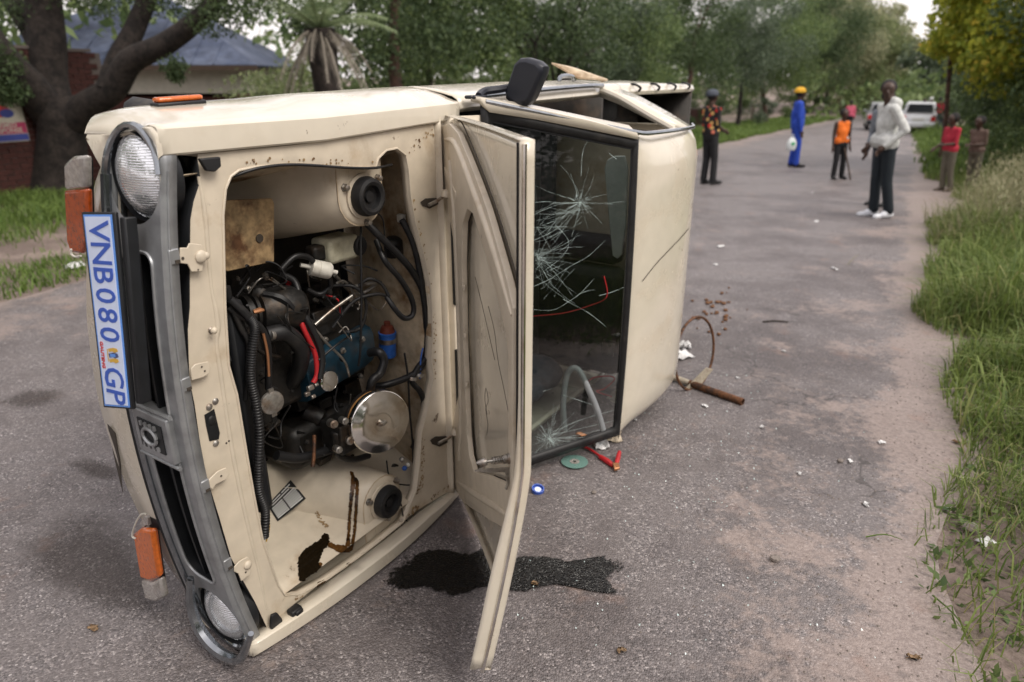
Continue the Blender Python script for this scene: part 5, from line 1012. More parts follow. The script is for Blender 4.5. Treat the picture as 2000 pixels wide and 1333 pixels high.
part(MB().tube([hoodpt(.972, z, .028) for z in np.linspace(.10, 1.49, 30)], .0045, 6), 'bonnet_seal', 'rubber', bonnet)
part(MB().tube([hoodpt(1.008, z, .024) for z in np.linspace(.10, 1.49, 30)], .0055, 8), 'bonnet_lip_bead', 'chrome_warm', bonnet)
def dense_loop(pts, n=7): return [(lerp(p[0], q[0], k / n), lerp(p[1], q[1], k / n)) for p, q in zip(pts, pts[1:] + pts[:1]) for k in range(n)]
fo = [(-.01, .05), (.10, .05), (.30, .14), (.60, .30), (.88, .46), (.94, .52), (.94, 1.12), (.88, 1.165), (.63, 1.296), (.25, 1.455), (.12, 1.475), (.0, 1.46), (.01, 1.26), (.145, 1.08), (.145, .76), (.145, .54), (.01, .34)]
fh = [(.27, .42), (.30, .36), (.37, .335), (.60, .46), (.85, .59), (.885, .64), (.885, .98), (.86, 1.03), (.62, 1.16), (.44, 1.245), (.36, 1.245), (.29, 1.19), (.255, 1.05), (.245, .76)]
fr = holed('inner_frame', [hoodpt(a, z, .024) for a, z in dense_loop(fo)], [[hoodpt(a, z, .024) for a, z in dense_loop(fh, 5)]], 'paint_in', bonnet, smooth=40)
md = fr.modifiers.new('solid', 'SOLIDIFY'); md.thickness = .018; md.offset = 0; md = fr.modifiers.new('bev', 'BEVEL'); md.width = .008; md.segments = 3; md.limit_method = 'ANGLE'; md.angle_limit = math.radians(50)
part(MB().tube([hoodpt(a, z, .012) for a, z in ((.16, 1.485), (.26, 1.468), (.63, 1.310), (.89, 1.178))], .002, 6, True, 4), 'frame_gap', 'scratch', bonnet)
part(MB().tube([hoodpt(a, z, .013) for a, z in dense_loop(fh, 3)[9:] + dense_loop(fh, 3)[:3]], .0018, 6, False), 'frame_gap', 'scratch', bonnet)
part(MB().tube([hoodpt(a, z, .033) for a, z in ((.05, 1.42), (.22, 1.42), (.45, 1.325), (.70, 1.22), (.93, 1.10))], [.004, .012, .013, .012, .004], 8, True, 4), 'frame_ridge', 'paint_in', bonnet, smooth=70)
part(MB().tube([hoodpt(a, z, .033) for a, z in ((.05, .10), (.22, .18), (.45, .29), (.70, .42), (.93, .54))], [.004, .012, .013, .012, .004], 8, True, 4), 'frame_ridge', 'paint_in', bonnet, smooth=70)
part(MB().tube([hoodpt(a, z, .033) for a, z in ((.12, 1.36), (.17, 1.15), (.185, .76), (.17, .45), (.12, .24))], .009, 8, True, 4), 'frame_ridge', 'paint_in', bonnet, smooth=70)
part(MB().prism([hoodpt(a, z, .030) for a, z in ((.03, 1.33), (.20, 1.27), (.20, 1.24), (.03, 1.30))], NI * .006), 'pressed_bead', 'paint_in', bonnet, bevel=.004)
for z in (.45, .62, .80, .97): part(MB().box(hoodpt(.262, z, .028), (.012, .012, .02)), 'frame_tab', 'paint_in', bonnet, bevel=.003)
# scratches on the inside of the skin
for pts in (((.50, .98), (.58, .93), (.62, .86), (.70, .80), (.80, .72)), ((.32, 1.02), (.45, .93), (.58, .84)), ((.45, .52), (.47, .57), (.44, .61), (.48, .66), (.45, .69), (.43, .64), (.46, .60))):
    part(MB().tube([hoodpt(a, z, .0035) for a, z in pts], .0007, 4, True, 4), 'scratch_mark', 'scratch', bonnet)
# latch pin with its spring, safety hook
lb = hoodpt(.90, .70, .03); lat = empty('bonnet_latch', lb); lat.parent = bonnet; lat.scale = (.72, .72, .72); ld = NI * .8
part(MB().lathe([(.020, 0), (.020, .012), (.016, .014), (.016, .028), (.006, .030), (.006, .085), (.014, .088), (.016, .098), (.010, .112), (.004, .125)], (0, 0, 0), ld, 14), 'striker_pin', 'steel', lat)
e1 = ld.orthogonal().normalized(); e2 = ld.cross(e1)
part(MB().tube([ld * (.03 + .055 * k / 60) + (e1 * math.cos(k * .55) + e2 * math.sin(k * .55)) * .016 for k in range(61)], .0024, 5), 'spring', 'steel', lat)
part(MB().prism([ld * a_ + Vector((0, 0, z)) + e1 * .0 for a_, z in ((.0, -.035), (.05, -.032), (.13, -.026), (.115, -.012), (.165, -.030), (.10, -.044), (.03, -.05), (.0, -.09), (-.01, -.05))], Vector((.003, -.003, 0))), 'safety_hook', 'steel', lat)
part(MB().tube([Vector((0, 0, -.05)) + ld * .02, Vector((0, 0, -.10)) + ld * .012, Vector((0, 0, -.125)) + ld * .02], .006, 6), 'hook_arm', 'steel', lat)
# ---- windscreen
def wsp(k, q, off=0.0):                        # k: cowl -> roof, q: 0 low side .. 1 high side
    z = lerp(lerp(.035, .085, k), lerp(1.52, 1.385, k), q); b_ = .022 * (1 - (2 * q - 1) ** 2) * (1 - .3 * k) + off
    return L3(1.16 + .57 * k - .506 * b_, .06 + .335 * k + .863 * b_, z)
WP0, WA, WB = L3(1.16, .06, 0), L3(.57, .335, 0), L3(0, 0, 1)
def onws(px, py, off=.003):
    p = onpl(px, py, WP0, WA, WB); k = (p.y - 1.16) / .57; q = (p.z - lerp(.035, .085, k)) / (lerp(1.52, 1.385, k) - lerp(.035, .085, k)); b_ = .022 * (1 - (2 * q - 1) ** 2) * (1 - .3 * k)
    # step back along the ray so that the point lies on the bowed pane
    p = onpl(px, py, WP0 + Vector((.863, -.506, 0)) * (b_ + off), WA, WB); return p
screen = empty('windscreen', (0, 0, 0)); screen.parent = truck; screen['label'] = 'shattered windscreen with star cracks in a black seal'
part(MB().grid([[wsp(k, q) for k in np.linspace(.01, .99, 8)] for q in np.linspace(.008, .992, 20)], True), 'pane', 'windscreen_glass', screen, smooth=80, recalc=False)
inn = lambda m: [wsp(m * .9, q, .004) for q in np.linspace(m * .55, 1 - m * .55, 24)] + [wsp(k, 1 - m * .55, .004) for k in np.linspace(m * .9, 1 - m * .75, 10)][1:] + [wsp(1 - m * .75, q, .004) for q in np.linspace(1 - m * .55, m * .55, 24)][1:] + [wsp(k, m * .55, .004) for k in np.linspace(1 - m * .75, m * .9, 10)][1:]
A_, B2, C_ = inn(-.012), inn(.02), inn(.058)
part(MB().grid([A_, [p + Vector((.010, -.004, 0)) for p in B2], C_]), 'rubber_seal', 'rubber', screen, solid=.004, smooth=70)
part(MB().tube(C_, .0028, 5, False), 'seal_bead', 'black_plastic', screen)
# cracks: thin bright fracture lines lying on the pane
RC = random.Random(11); cv = MB()
def crackline(pts, w):
    Q = [onws(x, y) for x, y in pts]; L_ = []; R__ = []
    for i in range(len(Q)):
        t = (Q[min(i + 1, len(Q) - 1)] - Q[max(i - 1, 0)]); n = Vector((.863, -.506, 0)); sd = t.cross(n); sd = sd.normalized() if sd.length > 1e-9 else Vector((0, 0, 1)); k = w * .55 * (.25 + .9 * RC.random()) * (1 if i < len(Q) - 1 else .2); L_.append(Q[i] + sd * k); R__.append(Q[i] - sd * k)
    cv.grid([L_, R__])
def inside(x, y): return 1030 < x < 1226 and y > 235 + (x - 960) * .21 and y < 890 - (x - 1040) * .33
def walk(x, y, a, ln, w, wob=.25, step=7):
    pts = [(x, y)]
    while ln > 0:
        a += RC.gauss(0, wob); x += math.cos(a) * step; y += math.sin(a) * step; ln -= step
        if not inside(x, y): break
        pts.append((x, y))
    if len(pts) > 1: crackline(pts, w)
    return pts
def star(x, y, n, l0, l1, w, a0=0, a1=6.28, fine=40, r=14):
    for i in range(n): walk(x, y, lerp(a0, a1, (i + RC.random()) / n), RC.uniform(l0, l1), w * RC.uniform(.3, .9), .05, 5)
    for i in range(fine): a = RC.uniform(0, 6.28); d = RC.uniform(2, r); crackline([(x + math.cos(a) * d, y + math.sin(a) * d), (x + math.cos(a + .2) * (d + RC.uniform(3, r)), y + math.sin(a + .2) * (d + RC.uniform(3, r)))], w * .9)
star(1134, 396, 16, 25, 95, .0011, 0, 6.28, 46, 16); star(1134, 396, 7, 70, 130, .0013, 1.9, 3.3, 0)
for i in range(18): walk(1134 + RC.gauss(-28, 22), 412 + RC.gauss(10, 18), RC.uniform(2.0, 3.6), RC.uniform(14, 60), .0006, .08)
for i in range(16): walk(RC.uniform(1040, 1085), RC.uniform(415, 585), RC.uniform(-1.2, 1.2), RC.uniform(20, 90), .0007 * RC.uniform(.4, 1.2), .10)
for i in range(12): walk(1046, RC.uniform(470, 545), RC.uniform(-1.0, 1.0), RC.uniform(30, 120), .0007, .07)
for pts in (((1042, 470), (1075, 455), (1100, 436), (1125, 405)), ((1042, 605), (1080, 606), (1110, 590), (1135, 572), (1160, 545)), ((1100, 585), (1150, 612), (1185, 640)), ((1042, 560), (1075, 545), (1115, 520), (1150, 500), (1182, 470)), ((1135, 345), (1140, 290), (1165, 260)), ((1085, 440), (1110, 470), (1100, 500), (1062, 530)), ((1130, 575), (1150, 568), (1162, 567)), ((1170, 578), (1195, 571), (1222, 560)), ((1190, 300), (1205, 312)), ((1060, 765), (1078, 760)), ((1100, 772), (1130, 782), (1160, 792)), ((1080, 845), (1130, 822), (1205, 800)), ((1080, 850), (1140, 836), (1200, 822)), ((1080, 856), (1120, 852), (1180, 838))): crackline(dens(pts, 4), .0012)
star(1050, 505, 15, 20, 70, .0008, -1.5, 1.5, 34, 18); star(1048, 445, 8, 20, 60, .0007, -1.2, 1.2, 16, 14)
for rr_ in (9, 15, 24): 
    for a_ in np.arange(0, 6.2, .42):
        if RC.random() < .6: crackline([(1134 + rr_ * math.cos(a_), 396 + rr_ * math.sin(a_)), (1134 + rr_ * math.cos(a_ + .35), 396 + rr_ * math.sin(a_ + .35))], .0007)
star(1072, 858, 22, 25, 80, .0011, -1.6, 1.0, 50, 18); star(1072, 858, 12, 15, 45, .0010, 2, 5, 10)
o = part(cv, 'glass_crack', 'crack', screen, smooth=0, recalc=False); o['kind'] = 'stuff'
# ---- roof, pillars, door frame
rows = []
for z in [.075, .085, .11, .16, .25, .4, .6, .8, 1.0, 1.15, 1.27, 1.34, 1.375, 1.392, 1.398]:
    e = max(0, abs(z - .737) - .54) / .12; dr = .055 * min(1.2, e) ** 2; row = []
    for s, u in ((1.715, .385), (1.735, .402), (1.77, .421), (1.85, .440), (1.97, .455), (2.10, .462), (2.22, .460), (2.32, .448), (2.385, .425), (2.42, .39), (2.435, .33), (2.445, .22), (2.45, .05), (2.45, -.12)):
        k = min(1, max(0, (s - 1.715) / .1)); fx = .008 * math.sin(23 * z + 5 * s) * math.exp(-((z - 1.28) / .13) ** 2) * math.exp(-((s - 1.95) / .18) ** 2)
        row.append(L3(s, u - dr * k + fx, z))
    rows.append(row)
part(MB().grid(rows), 'roof', 'paint', truck, solid=.003, smooth=50)
part(MB().tube([L3(s, u, z) for s, u, z in ((1.80, .432, .80), (1.90, .452, .86), (2.02, .464, .90), (2.14, .468, .93), (2.25, .462, .95))], .0018, 5, True, 4), 'roof_crease', 'scratch', truck)
for hi in (True, False):
    zz = (lambda z: z) if hi else (lambda z: 1.475 - z + .0)
    def fm(pts, r, nm, m_, n=8): part(MB().tube([L3(s, u, zz(z)) for s, u, z in pts], r, n, True, 4), nm, m_, truck)
    MBp = MB().grid([[L3(s, u, zz(z)) for s, u, z in row] for row in (((1.13, .035, 1.535), (1.145, .058, 1.53), (1.175, .075, 1.500)), ((1.30, .130, 1.508), (1.315, .152, 1.500), (1.335, .160, 1.474)), ((1.52, .255, 1.460), (1.53, .280, 1.450), (1.545, .285, 1.428)), ((1.70, .362, 1.420), (1.715, .388, 1.408), (1.725, .392, 1.388)))])
    if hi: part(MBp, 'windscreen_pillar', 'paint', truck, solid=.02, smooth=50)
    if hi: fm(((1.16, .075, 1.535), (1.32, .168, 1.500), (1.55, .300, 1.448), (1.715, .398, 1.412), (1.80, .424, 1.405), (2.05, .440, 1.402), (2.27, .430, 1.400), (2.36, .395, 1.405)), .0085, 'drip_rail', 'trim')
    if hi: fm(((1.30, .125, 1.495), (1.55, .268, 1.440), (1.72, .362, 1.402), (2.05, .395, 1.392), (2.16, .385, 1.395)), .012, 'door_frame', 'paint')
    fm(((2.16, .385, 1.395), (2.19, .25, 1.45), (2.20, .10, 1.52), (2.20, .0, 1.555)), .016, 'door_frame', 'paint')
    fm(((1.22, .012, 1.55), (1.6, .010, 1.562), (2.0, .008, 1.572), (2.2, .008, 1.572)), .010, 'waist_trim', 'trim')
    part(MB().grid([[L3(s, u, zz(z)) for s, u, z in r_] for r_ in (((2.22, .41, 1.398), (2.38, .38, 1.400)), ((2.22, .25, 1.455), (2.42, .25, 1.455)), ((2.21, .10, 1.52), (2.435, .10, 1.52)), ((2.205, .0, 1.552), (2.44, .0, 1.552)))]), 'rear_pillar', 'paint', truck, solid=.03)
# quarter piece and loose flap on the raised flank
fl = part(MB().prism([L3(2.20, -.12, 1.60), L3(2.31, -.02, 1.592), L3(2.33, -.06, 1.585), L3(2.24, -.17, 1.645), L3(2.12, -.22, 1.665)], (0, 0, .008)), 'fuel_flap', 'paint_dirty', truck)
# door handle
part(MB().tube([L3(1.98, -.10, 1.592), L3(2.0, -.10, 1.612), L3(2.10, -.10, 1.612), L3(2.12, -.10, 1.592)], .010, 8, True, 3), 'door_handle', 'trim', truck)
# door mirror on its stalk
dm = empty('door_mirror', L3(1.25, -.02, 1.56)); dm.parent = truck; dm['label'] = 'black plastic door mirror sticking up'
T = lambda p: p - L3(1.25, -.02, 1.56)
part(MB().tube([T(L3(1.17, .04, 1.552)), T(L3(1.22, .03, 1.565)), T(L3(1.27, .060, 1.572)), T(L3(1.30, .10, 1.58))], [.012, .014, .013, .012], 8, True, 4), 'stalk', 'mirror_black', dm)
part(MB().box(T(L3(1.17, .03, 1.548)), (.045, .08, .012)), 'mirror_base', 'mirror_black', dm, bevel=.005)
sM = 1.30; A4 = [ons(x, y, sM) for x, y in ((1008, 206), (994, 194), (993, 182), (1012, 124), (1022, 114), (1036, 113), (1058, 120), (1068, 130), (1066, 142), (1042, 196), (1034, 206))]
hm = MB(); c4 = sum(A4, Vector()) / len(A4)
ringm = lambda sc, ds: [T(c4 + (p - c4) * sc + Vector((0, ds, 0))) for p in A4]
rr = [ringm(.80, -.030), ringm(.94, -.026), ringm(1, -.014), ringm(1, .01), ringm(.92, .03), ringm(.70, .05), ringm(.3, .058)]
hm.grid([r + r[:1] for r in rr]); hm.add(rr[0], [tuple(range(len(A4)))]); hm.add(rr[-1], [tuple(range(len(A4)))]); part(hm, 'mirror_housing', 'mirror_black', dm, smooth=50)
# ---- load bed
for zi, sg in ((1.515, 1), (.035, -1)):
    part(MB().grid([[L3(s, u, zi) for u in (-.135, -.3, -.50)] for s in (2.50, 3.0, 3.5, 3.83)]), 'bed_wall', 'bed_dark', truck, solid=.003)
    rail = part(MB().grid([[L3(s, -.145, zi + sg * .0), L3(s, -.128, zi), L3(s, -.122, zi + sg * .018), L3(s, -.135, zi + sg * .04)] for s in np.linspace(2.48, 3.85, 12)]), 'bed_rail', 'paint', truck, solid=.003)
    for s in (2.62, 2.90, 3.18, 3.45, 3.70):
        part(MB().tube([L3(s - .02, -.15, zi + sg * .055), L3(s - .02, -.118, zi + sg * .052), L3(s, -.10, zi + sg * .035), L3(s + .02, -.118, zi + sg * .02)], .007, 6, True, 3), 'rope_hook', 'black_plastic', rail)
part(MB().grid([[L3(s, -.50, z) for z in (.035, .5, 1.0, 1.515)] for s in (2.50, 3.2, 3.83)]), 'bed_floor', 'bed_dark', truck, solid=.003)
part(MB().grid([[L3(2.50, u, z) for z in (.035, .8, 1.515)] for u in (-.13, -.5)]), 'bed_front', 'bed_dark', truck, solid=.02); part(MB().grid([[L3(3.84, u, z) for z in (.02, .8, 1.54)] for u in (-.13, -.55)]), 'tailgate', 'bed_dark', truck, solid=.02)
for i in range(7): part(MB().box(L3(3.16, -.497, .2 + i * .19), (.012, 1.26, .03)), 'floor_rib', 'bed_dark', truck)
# ---- cab inside
part(MB().grid([[L3(2.40, u, z) for z in (.10, .45, .8, 1.2, 1.37)] for u in (.36, .2, .02, -.2, -.55)]), 'cab_back_panel', 'paint_in', truck, solid=.003)
part(MB().grid([[L3(s, -.60, z) for z in (.05, .8, 1.52)] for s in (1.0, 1.7, 2.42)]), 'cab_floor', 'seat', truck, solid=.003)
part(MB().box(L3(1.22, -.14, .77), (.30, .16, 1.36)).box(L3(1.17, -.02, .77), (.10, .10, 1.38)), 'dashboard', 'dash', truck, bevel=.03)
bs = empty('bench_seat', (0, 0, 0)); bs.parent = truck
part(MB().box(L3(1.95, -.36, .76), (.16, .46, 1.26)), 'seat_cushion', 'seat', bs, bevel=.05); part(MB().box(L3(2.22, -.10, .43), (.56, .13, .58)), 'seat_backrest', 'seat', bs, bevel=.05); part(MB().box(L3(2.22, -.42, 1.08), (.34, .13, .58)), 'seat_backrest', 'seat', bs, bevel=.05)
part(MB().box(L3(2.24, -.06, .80), (.40, .12, .14)), 'seat_bolster', 'seat', bs, bevel=.04)
sw = empty('steering_wheel', L3(1.50, .0, 1.13)); sw.parent = truck; ax_ = Vector((.65, .76, 0)).normalized(); e1 = ax_.orthogonal().normalized(); e2 = ax_.cross(e1)
part(MB().tube([(e1 * math.cos(a) + e2 * math.sin(a)) * .185 for a in np.linspace(0, 2 * math.pi, 33)], .013, 8, False), 'wheel_rim', 'dash', sw); part(MB().tube([e1 * -.18, e1 * -.05 - ax_ * .02, e1 * .05 - ax_ * .02, e1 * .18], .012, 6), 'wheel_spoke', 'dash', sw); part(MB().lathe([(.04, -.03), (.045, .0), (.03, .02)], (0, 0, 0), ax_, 16), 'wheel_boss', 'dash', sw); part(MB().tube([(0, 0, 0), -ax_ * .35], .022, 8), 'steering_column', 'dash', sw)
def inside_pt(px, py, s): return ons(px, py, s)
part(MB().prism([ons(x, y, 1.80) for x, y in ((1180, 330), (1186, 312), (1200, 305), (1220, 305), (1226, 330), (1222, 440), (1214, 498), (1205, 506), (1196, 500), (1190, 440))], (.0, .012, 0)), 'sun_visor', 'visor', truck, bevel=.004)
rm = empty('rear_view_mirror', (0, 0, 0)); rm.parent = truck; q = ons(1190, 680, 1.9)
part(MB().box(q, (.07, .02, .08)), 'mirror_shell', 'dash', rm, bevel=.012); part(MB().box(q + Vector((0, -.012, 0)), (.06, .004, .066)), 'mirror_glass', 'chrome', rm)
# ---- underside and wheels
part(MB().box(L3(2.2, -.64, .50), (.07, 3.2, .07)), 'chassis_rail', 'grease', truck); part(MB().box(L3(2.2, -.64, 1.02), (.07, 3.2, .07)), 'chassis_rail', 'grease', truck); part(MB().tube([L3(3.12, -.64, .2), L3(3.12, -.64, 1.32)], .04, 10), 'rear_axle', 'grease', truck); part(MB().box(L3(.60, -.60, .76), (.08, .10, .9)), 'front_axle', 'grease', truck)
part(MB().tube([L3(1.0, -.62, .7), L3(2.9, -.64, .74)], .03, 10), 'drive_shaft', 'grease', truck); part(MB().tube([L3(.9, -.66, .42), L3(2.0, -.68, .40), L3(3.6, -.68, .36)], .022, 8, True, 4), 'exhaust_pipe', 'rust_pipe', truck)
for s, z, st in ((.60, 1.42, .25), (.60, .14, .25), (3.12, 1.42, 0), (3.12, .14, 0)):
    wh = empty('wheel', L3(s, -.64, z)); wh.parent = truck; o_ = 1 if z > .7 else -1; A5 = Vector((st * .4, st, o_)).normalized()
    part(MB().lathe([(.17, -.07), (.20, -.078), (.25, -.074), (.272, -.05), (.276, 0), (.272, .05), (.25, .074), (.20, .078), (.17, .07)], (0, 0, 0), A5, 32, close=False), 'tyre', 'tyre', wh, smooth=50); part(MB().lathe([(.172, -.07), (.165, -.02), (.165, .05), (.175, .068), (.16, .05), (.12, .03), (.06, .045), (.03, .06), (.001, .06)], (0, 0, 0), A5, 24), 'rim', 'silver', wh)
# ================================================================= PEOPLE
for nm, c, r in (('skin', (.060, .032, .022), .5), ('skin2', (.085, .047, .032), .5), ('hair', (.010, .009, .009), .8), ('cloth_black', (.014, .014, .016), .8), ('cloth_navy', (.012, .018, .024), .85), ('cloth_blue', (.025, .075, .48), .8), ('cloth_orange', (.80, .17, .015), .75), ('cloth_white', (.58, .59, .57), .85), ('cloth_red', (.42, .022, .045), .8), ('cloth_khaki', (.13, .115, .085), .9), ('cloth_brown', (.14, .095, .075), .9), ('cloth_grey', (.20, .22, .25), .85), ('cloth_maroon', (.055, .018, .035), .85), ('cloth_yellow', (.72, .40, .03), .8), ('cloth_pink', (.55, .10, .16), .8), ('cloth_denim', (.06, .07, .09), .85), ('shoe_black', (.015, .015, .016), .5), ('shoe_white', (.72, .74, .78), .5), ('shoe_brown', (.10, .075, .055), .7), ('bag_white', (.72, .76, .76), .5), ('bag_green', (.05, .42, .18), .5), ('stick_wood', (.09, .06, .045), .8), ('eye_white', (.32, .29, .26), .3)):
    mat(nm, c, r, var=.22, scale=9, bump=.7 if nm.startswith('cloth') else 0, bscale=13)
def floral():
    m = mat('cloth_floral', (.014, .012, .013), .8); nt = m.node_tree; N = nt.nodes; L = nt.links
    tc = N.new('ShaderNodeTexCoord'); v = N.new('ShaderNodeTexVoronoi'); v.inputs['Scale'].default_value = 11; L.new(tc.outputs['Object'], v.inputs[0]); r = N.new('ShaderNodeMapRange'); r.inputs[1].default_value = .36; r.inputs[2].default_value = .42; r.inputs[3].default_value = 1; r.inputs[4].default_value = 0; L.new(v.outputs['Distance'], r.inputs[0])
    s = N.new('ShaderNodeSeparateColor'); L.new(v.outputs['Color'], s.inputs[0]); cr = N.new('ShaderNodeValToRGB'); cr.color_ramp.interpolation = 'CONSTANT'; e = cr.color_ramp.elements; e[0].color = (.62, .035, .025, 1); e[1].position = .4; e[1].color = (.60, .16, .10, 1); q = e.new(.65); q.color = (.58, .36, .12, 1); L.new(s.outputs[0], cr.inputs[0])
    x = N.new('ShaderNodeMixRGB'); x.inputs[1].default_value = (.014, .012, .013, 1); L.new(r.outputs[0], x.inputs[0]); L.new(cr.outputs[0], x.inputs[2]); L.new(x.outputs[0], N['Principled BSDF'].inputs['Base Color'])
floral()
def capsule(mb, a, b, ra, rb, n=10):
    a, b = Vector(a), Vector(b); d = (b - a); l = d.length; d = d / l if l > 1e-6 else Vector((0, 0, 1)); P = []
    for t in (-1, -.8, -.45, 0): P.append((ra * math.sqrt(max(0, 1 - t * t)), ra * t))
    for t in (0, .45, .8, 1): P.append((rb * math.sqrt(max(0, 1 - t * t)), l + rb * t))
    mb.lathe(P, a, d, n)
def ik(s, h, l1, l2, pole):
    s, h = Vector(s), Vector(h); d = h - s; L_ = min(d.length, (l1 + l2) * .995); d = d.normalized(); a = (l1 * l1 - l2 * l2 + L_ * L_) / (2 * L_); p = Vector(pole); p = (p - d * p.dot(d)).normalized(); return s + d * a + p * math.sqrt(max(0, l1 * l1 - a * a)), s + d * L_
def person(label, loc, h, face, cl, Lh=None, Rh=None, Lf=(.10, 0), Rf=(-.10, 0), head_turn=0.0, sleeve='long', hat=None, hood=False, vox=.012, bulk=1.0, headk=1.0, lean=0.0, group=None, trouser='long', skin='skin', tilt=-3.5):
    k = h / 1.75; prim = []                    # (a, b, ra, rb, tag)
    def C(a, b, ra, rb, tg): prim.append((Vector(a), Vector(b), ra, rb, tg))
    T, P, S, K, HR_ = 'top', 'trousers', 'shoe', 'skin', 'hair'
    ln = lambda z: lean * max(0, z - .9)
    sh = 1.42; hip = .93; w = .175 * bulk
    C((0, ln(1.0), 1.00), (0, ln(1.22), 1.20), .135 * bulk, .135 * bulk, T); C((-.06 * bulk, ln(1.3), 1.22), (-.075, ln(1.4), 1.38), .11 * bulk, .085 * bulk, T); C((.06 * bulk, ln(1.3), 1.22), (.075, ln(1.4), 1.38), .11 * bulk, .085 * bulk, T); C((-w + .04, ln(sh), sh - .03), (w - .04, ln(sh), sh - .03), .062, .062, T); C((-.07, ln(.98), .98), (.07, ln(.98), .98), .125 * bulk, .125 * bulk, T)
    C((-.05, 0, .92), (.05, 0, .92), .125 * bulk, .125 * bulk, P)
    for sg, f in ((1, Lf), (-1, Rf)):
        an = Vector((f[0], f[1] + .02, .085)); hp_ = Vector((sg * .085, 0, hip - .04)); kn = (hp_ + an) / 2 + Vector((0, -.025, .01)); wide = 1.0 if trouser == 'long' else .9
        C(hp_, kn, .092 * bulk, .072 * wide, P); C(kn, an + Vector((0, .005, .02)), .070 * wide, .066 * wide, P)
        C((f[0], f[1] + .055, .045), (f[0] + sg * .025, f[1] - .15, .035), .042, .036, S); C((f[0], f[1] + .02, .08), (f[0] + sg * .02, f[1] - .05, .05), .045, .045, S)
    for sg, hd in ((1, Lh), (-1, Rh)):
        s0 = Vector((sg * w, ln(sh), sh - .02)); hd = Vector(hd) if hd is not None else Vector((sg * .235, -.03, .80)); el, hd = ik(s0, hd, .30, .27, (sg * .35, 1, -.1))
        up = .062 * bulk if sleeve == 'long' else .058; fo = .052 * bulk if sleeve == 'long' else .036
        C(s0, el, up, fo + .006, T if sleeve != 'none' else K); C(el, hd, fo, .036 if sleeve == 'long' else .027, T if sleeve == 'long' else K)
        d = (hd - el).normalized(); e = Vector((0, -1, .1)); e = (e - d * e.dot(d)).normalized(); g = d.cross(e)
        C(hd, hd + d * .075, .028, .034, K)
        for j, (o_, l_) in enumerate(((-.026, .060), (-.009, .070), (.009, .066), (.026, .052))):
            b = hd + d * .095 + e * o_; C(b, b + d * l_ * .55 + g * sg * -.012, .0095, .009, K); C(b + d * l_ * .55 + g * sg * -.012, b + d * l_ + g * sg * -.034, .009, .0075, K)
        C(hd + d * .03 + e * .03, hd + d * .075 + e * .055, .012, .009, K)
    hc = Vector((0, ln(1.6) - .012, 1.62)); Rz = Matrix.Rotation(head_turn, 3, 'Z'); Q = lambda x, y, z: hc + Rz @ (Vector((x, y, z)) * headk)
    C((0, ln(1.45), 1.43), hc + Vector((0, .01, -.06)), .055, .052, K)
    C(Q(0, .012, .025), Q(0, .02, .03), .094 * headk, .098 * headk, HR_); C(Q(0, -.022, -.005), Q(0, -.030, .025), .076 * headk, .074 * headk, K); C(Q(0, -.040, -.060), Q(0, -.052, -.078), .046 * headk, .036 * headk, K); C(Q(0, -.096, .0), Q(0, -.112, -.026), .010 * headk, .016 * headk, K); C(Q(-.018, -.098, -.054), Q(.018, -.098, -.054), .011 * headk, .011 * headk, K)
    for sg in (1, -1): C(Q(sg * .082, .012, -.005), Q(sg * .088, .018, .025), .013 * headk, .015 * headk, K); C(Q(sg * .034, -.090, .030), Q(sg * .05, -.084, .030), .010 * headk, .009 * headk, K)
    if hood: C((-.07, ln(1.47) + .05, 1.47), (.07, ln(1.47) + .05, 1.47), .062, .062, T); C((0, ln(1.4) + .10, 1.44), (0, ln(1.4) + .11, 1.36), .07, .05, T); C((-.1, ln(1.0) - .05, 1.0), (.1, ln(1.) - .05, 1.0), .11, .11, T)
    mb = MB()
    for a, b, ra, rb, tg in prim: capsule(mb, a, b, ra, rb)
    me = bpy.data.meshes.new('person'); me.from_pydata(mb.v, [], mb.f); t = bpy.data.objects.new('tmp', me); COL.objects.link(t)
    md = t.modifiers.new('r', 'REMESH'); md.mode = 'VOXEL'; md.voxel_size = vox; md = t.modifiers.new('s', 'SMOOTH'); md.factor = .5; md.iterations = 2
    bpy.context.view_layer.update(); me2 = bpy.data.meshes.new_from_object(t.evaluated_get(bpy.context.evaluated_depsgraph_get())); bpy.data.objects.remove(t); me2.name = 'body'
    n = len(me2.polygons); cen = np.zeros(n * 3, np.float32); me2.polygons.foreach_get('center', cen); cen = cen.reshape(-1, 3); best = np.full(n, 1e9); idx = np.zeros(n, int); tags = [T, P, S, K, HR_]
    for a, b, ra, rb, tg in prim:
        A = np.array(a); Bv = np.array(b - a); L2 = max(1e-9, Bv @ Bv); tt = np.clip(((cen - A) @ Bv) / L2, 0, 1); d = np.linalg.norm(cen - A - tt[:, None] * Bv, axis=1) - (ra + (rb - ra) * tt); m_ = d < best; best[m_] = d[m_]; idx[m_] = tags.index(tg)
    me2.materials.clear()
    for mm in (cl[0], cl[1], cl[2], skin, cl[3] if len(cl) > 3 else 'hair'): me2.materials.append(M[mm])
    me2.polygons.foreach_set('material_index', idx.astype(np.int32)); me2.polygons.foreach_set('use_smooth', [True] * n)
    root = empty('person', loc, face, label, 'person', group); root.scale = (k, k, k); root.rotation_euler = (Matrix.Rotation(math.radians(tilt), 3, 'Y') @ Matrix.Rotation(face, 3, 'Z')).to_euler()
    body = bpy.data.objects.new('body', me2); COL.objects.link(body); body.parent = root
    for sg in (1, -1):
        ey = MB().ball(Q(sg * .032, -.0895, .018), .0085 * headk, 8, 6).build('eye', 'eye_white', root); part(MB().ball(Q(sg * .032, -.0965, .018), .006 * headk, 8, 5), 'iris', 'hair', ey)
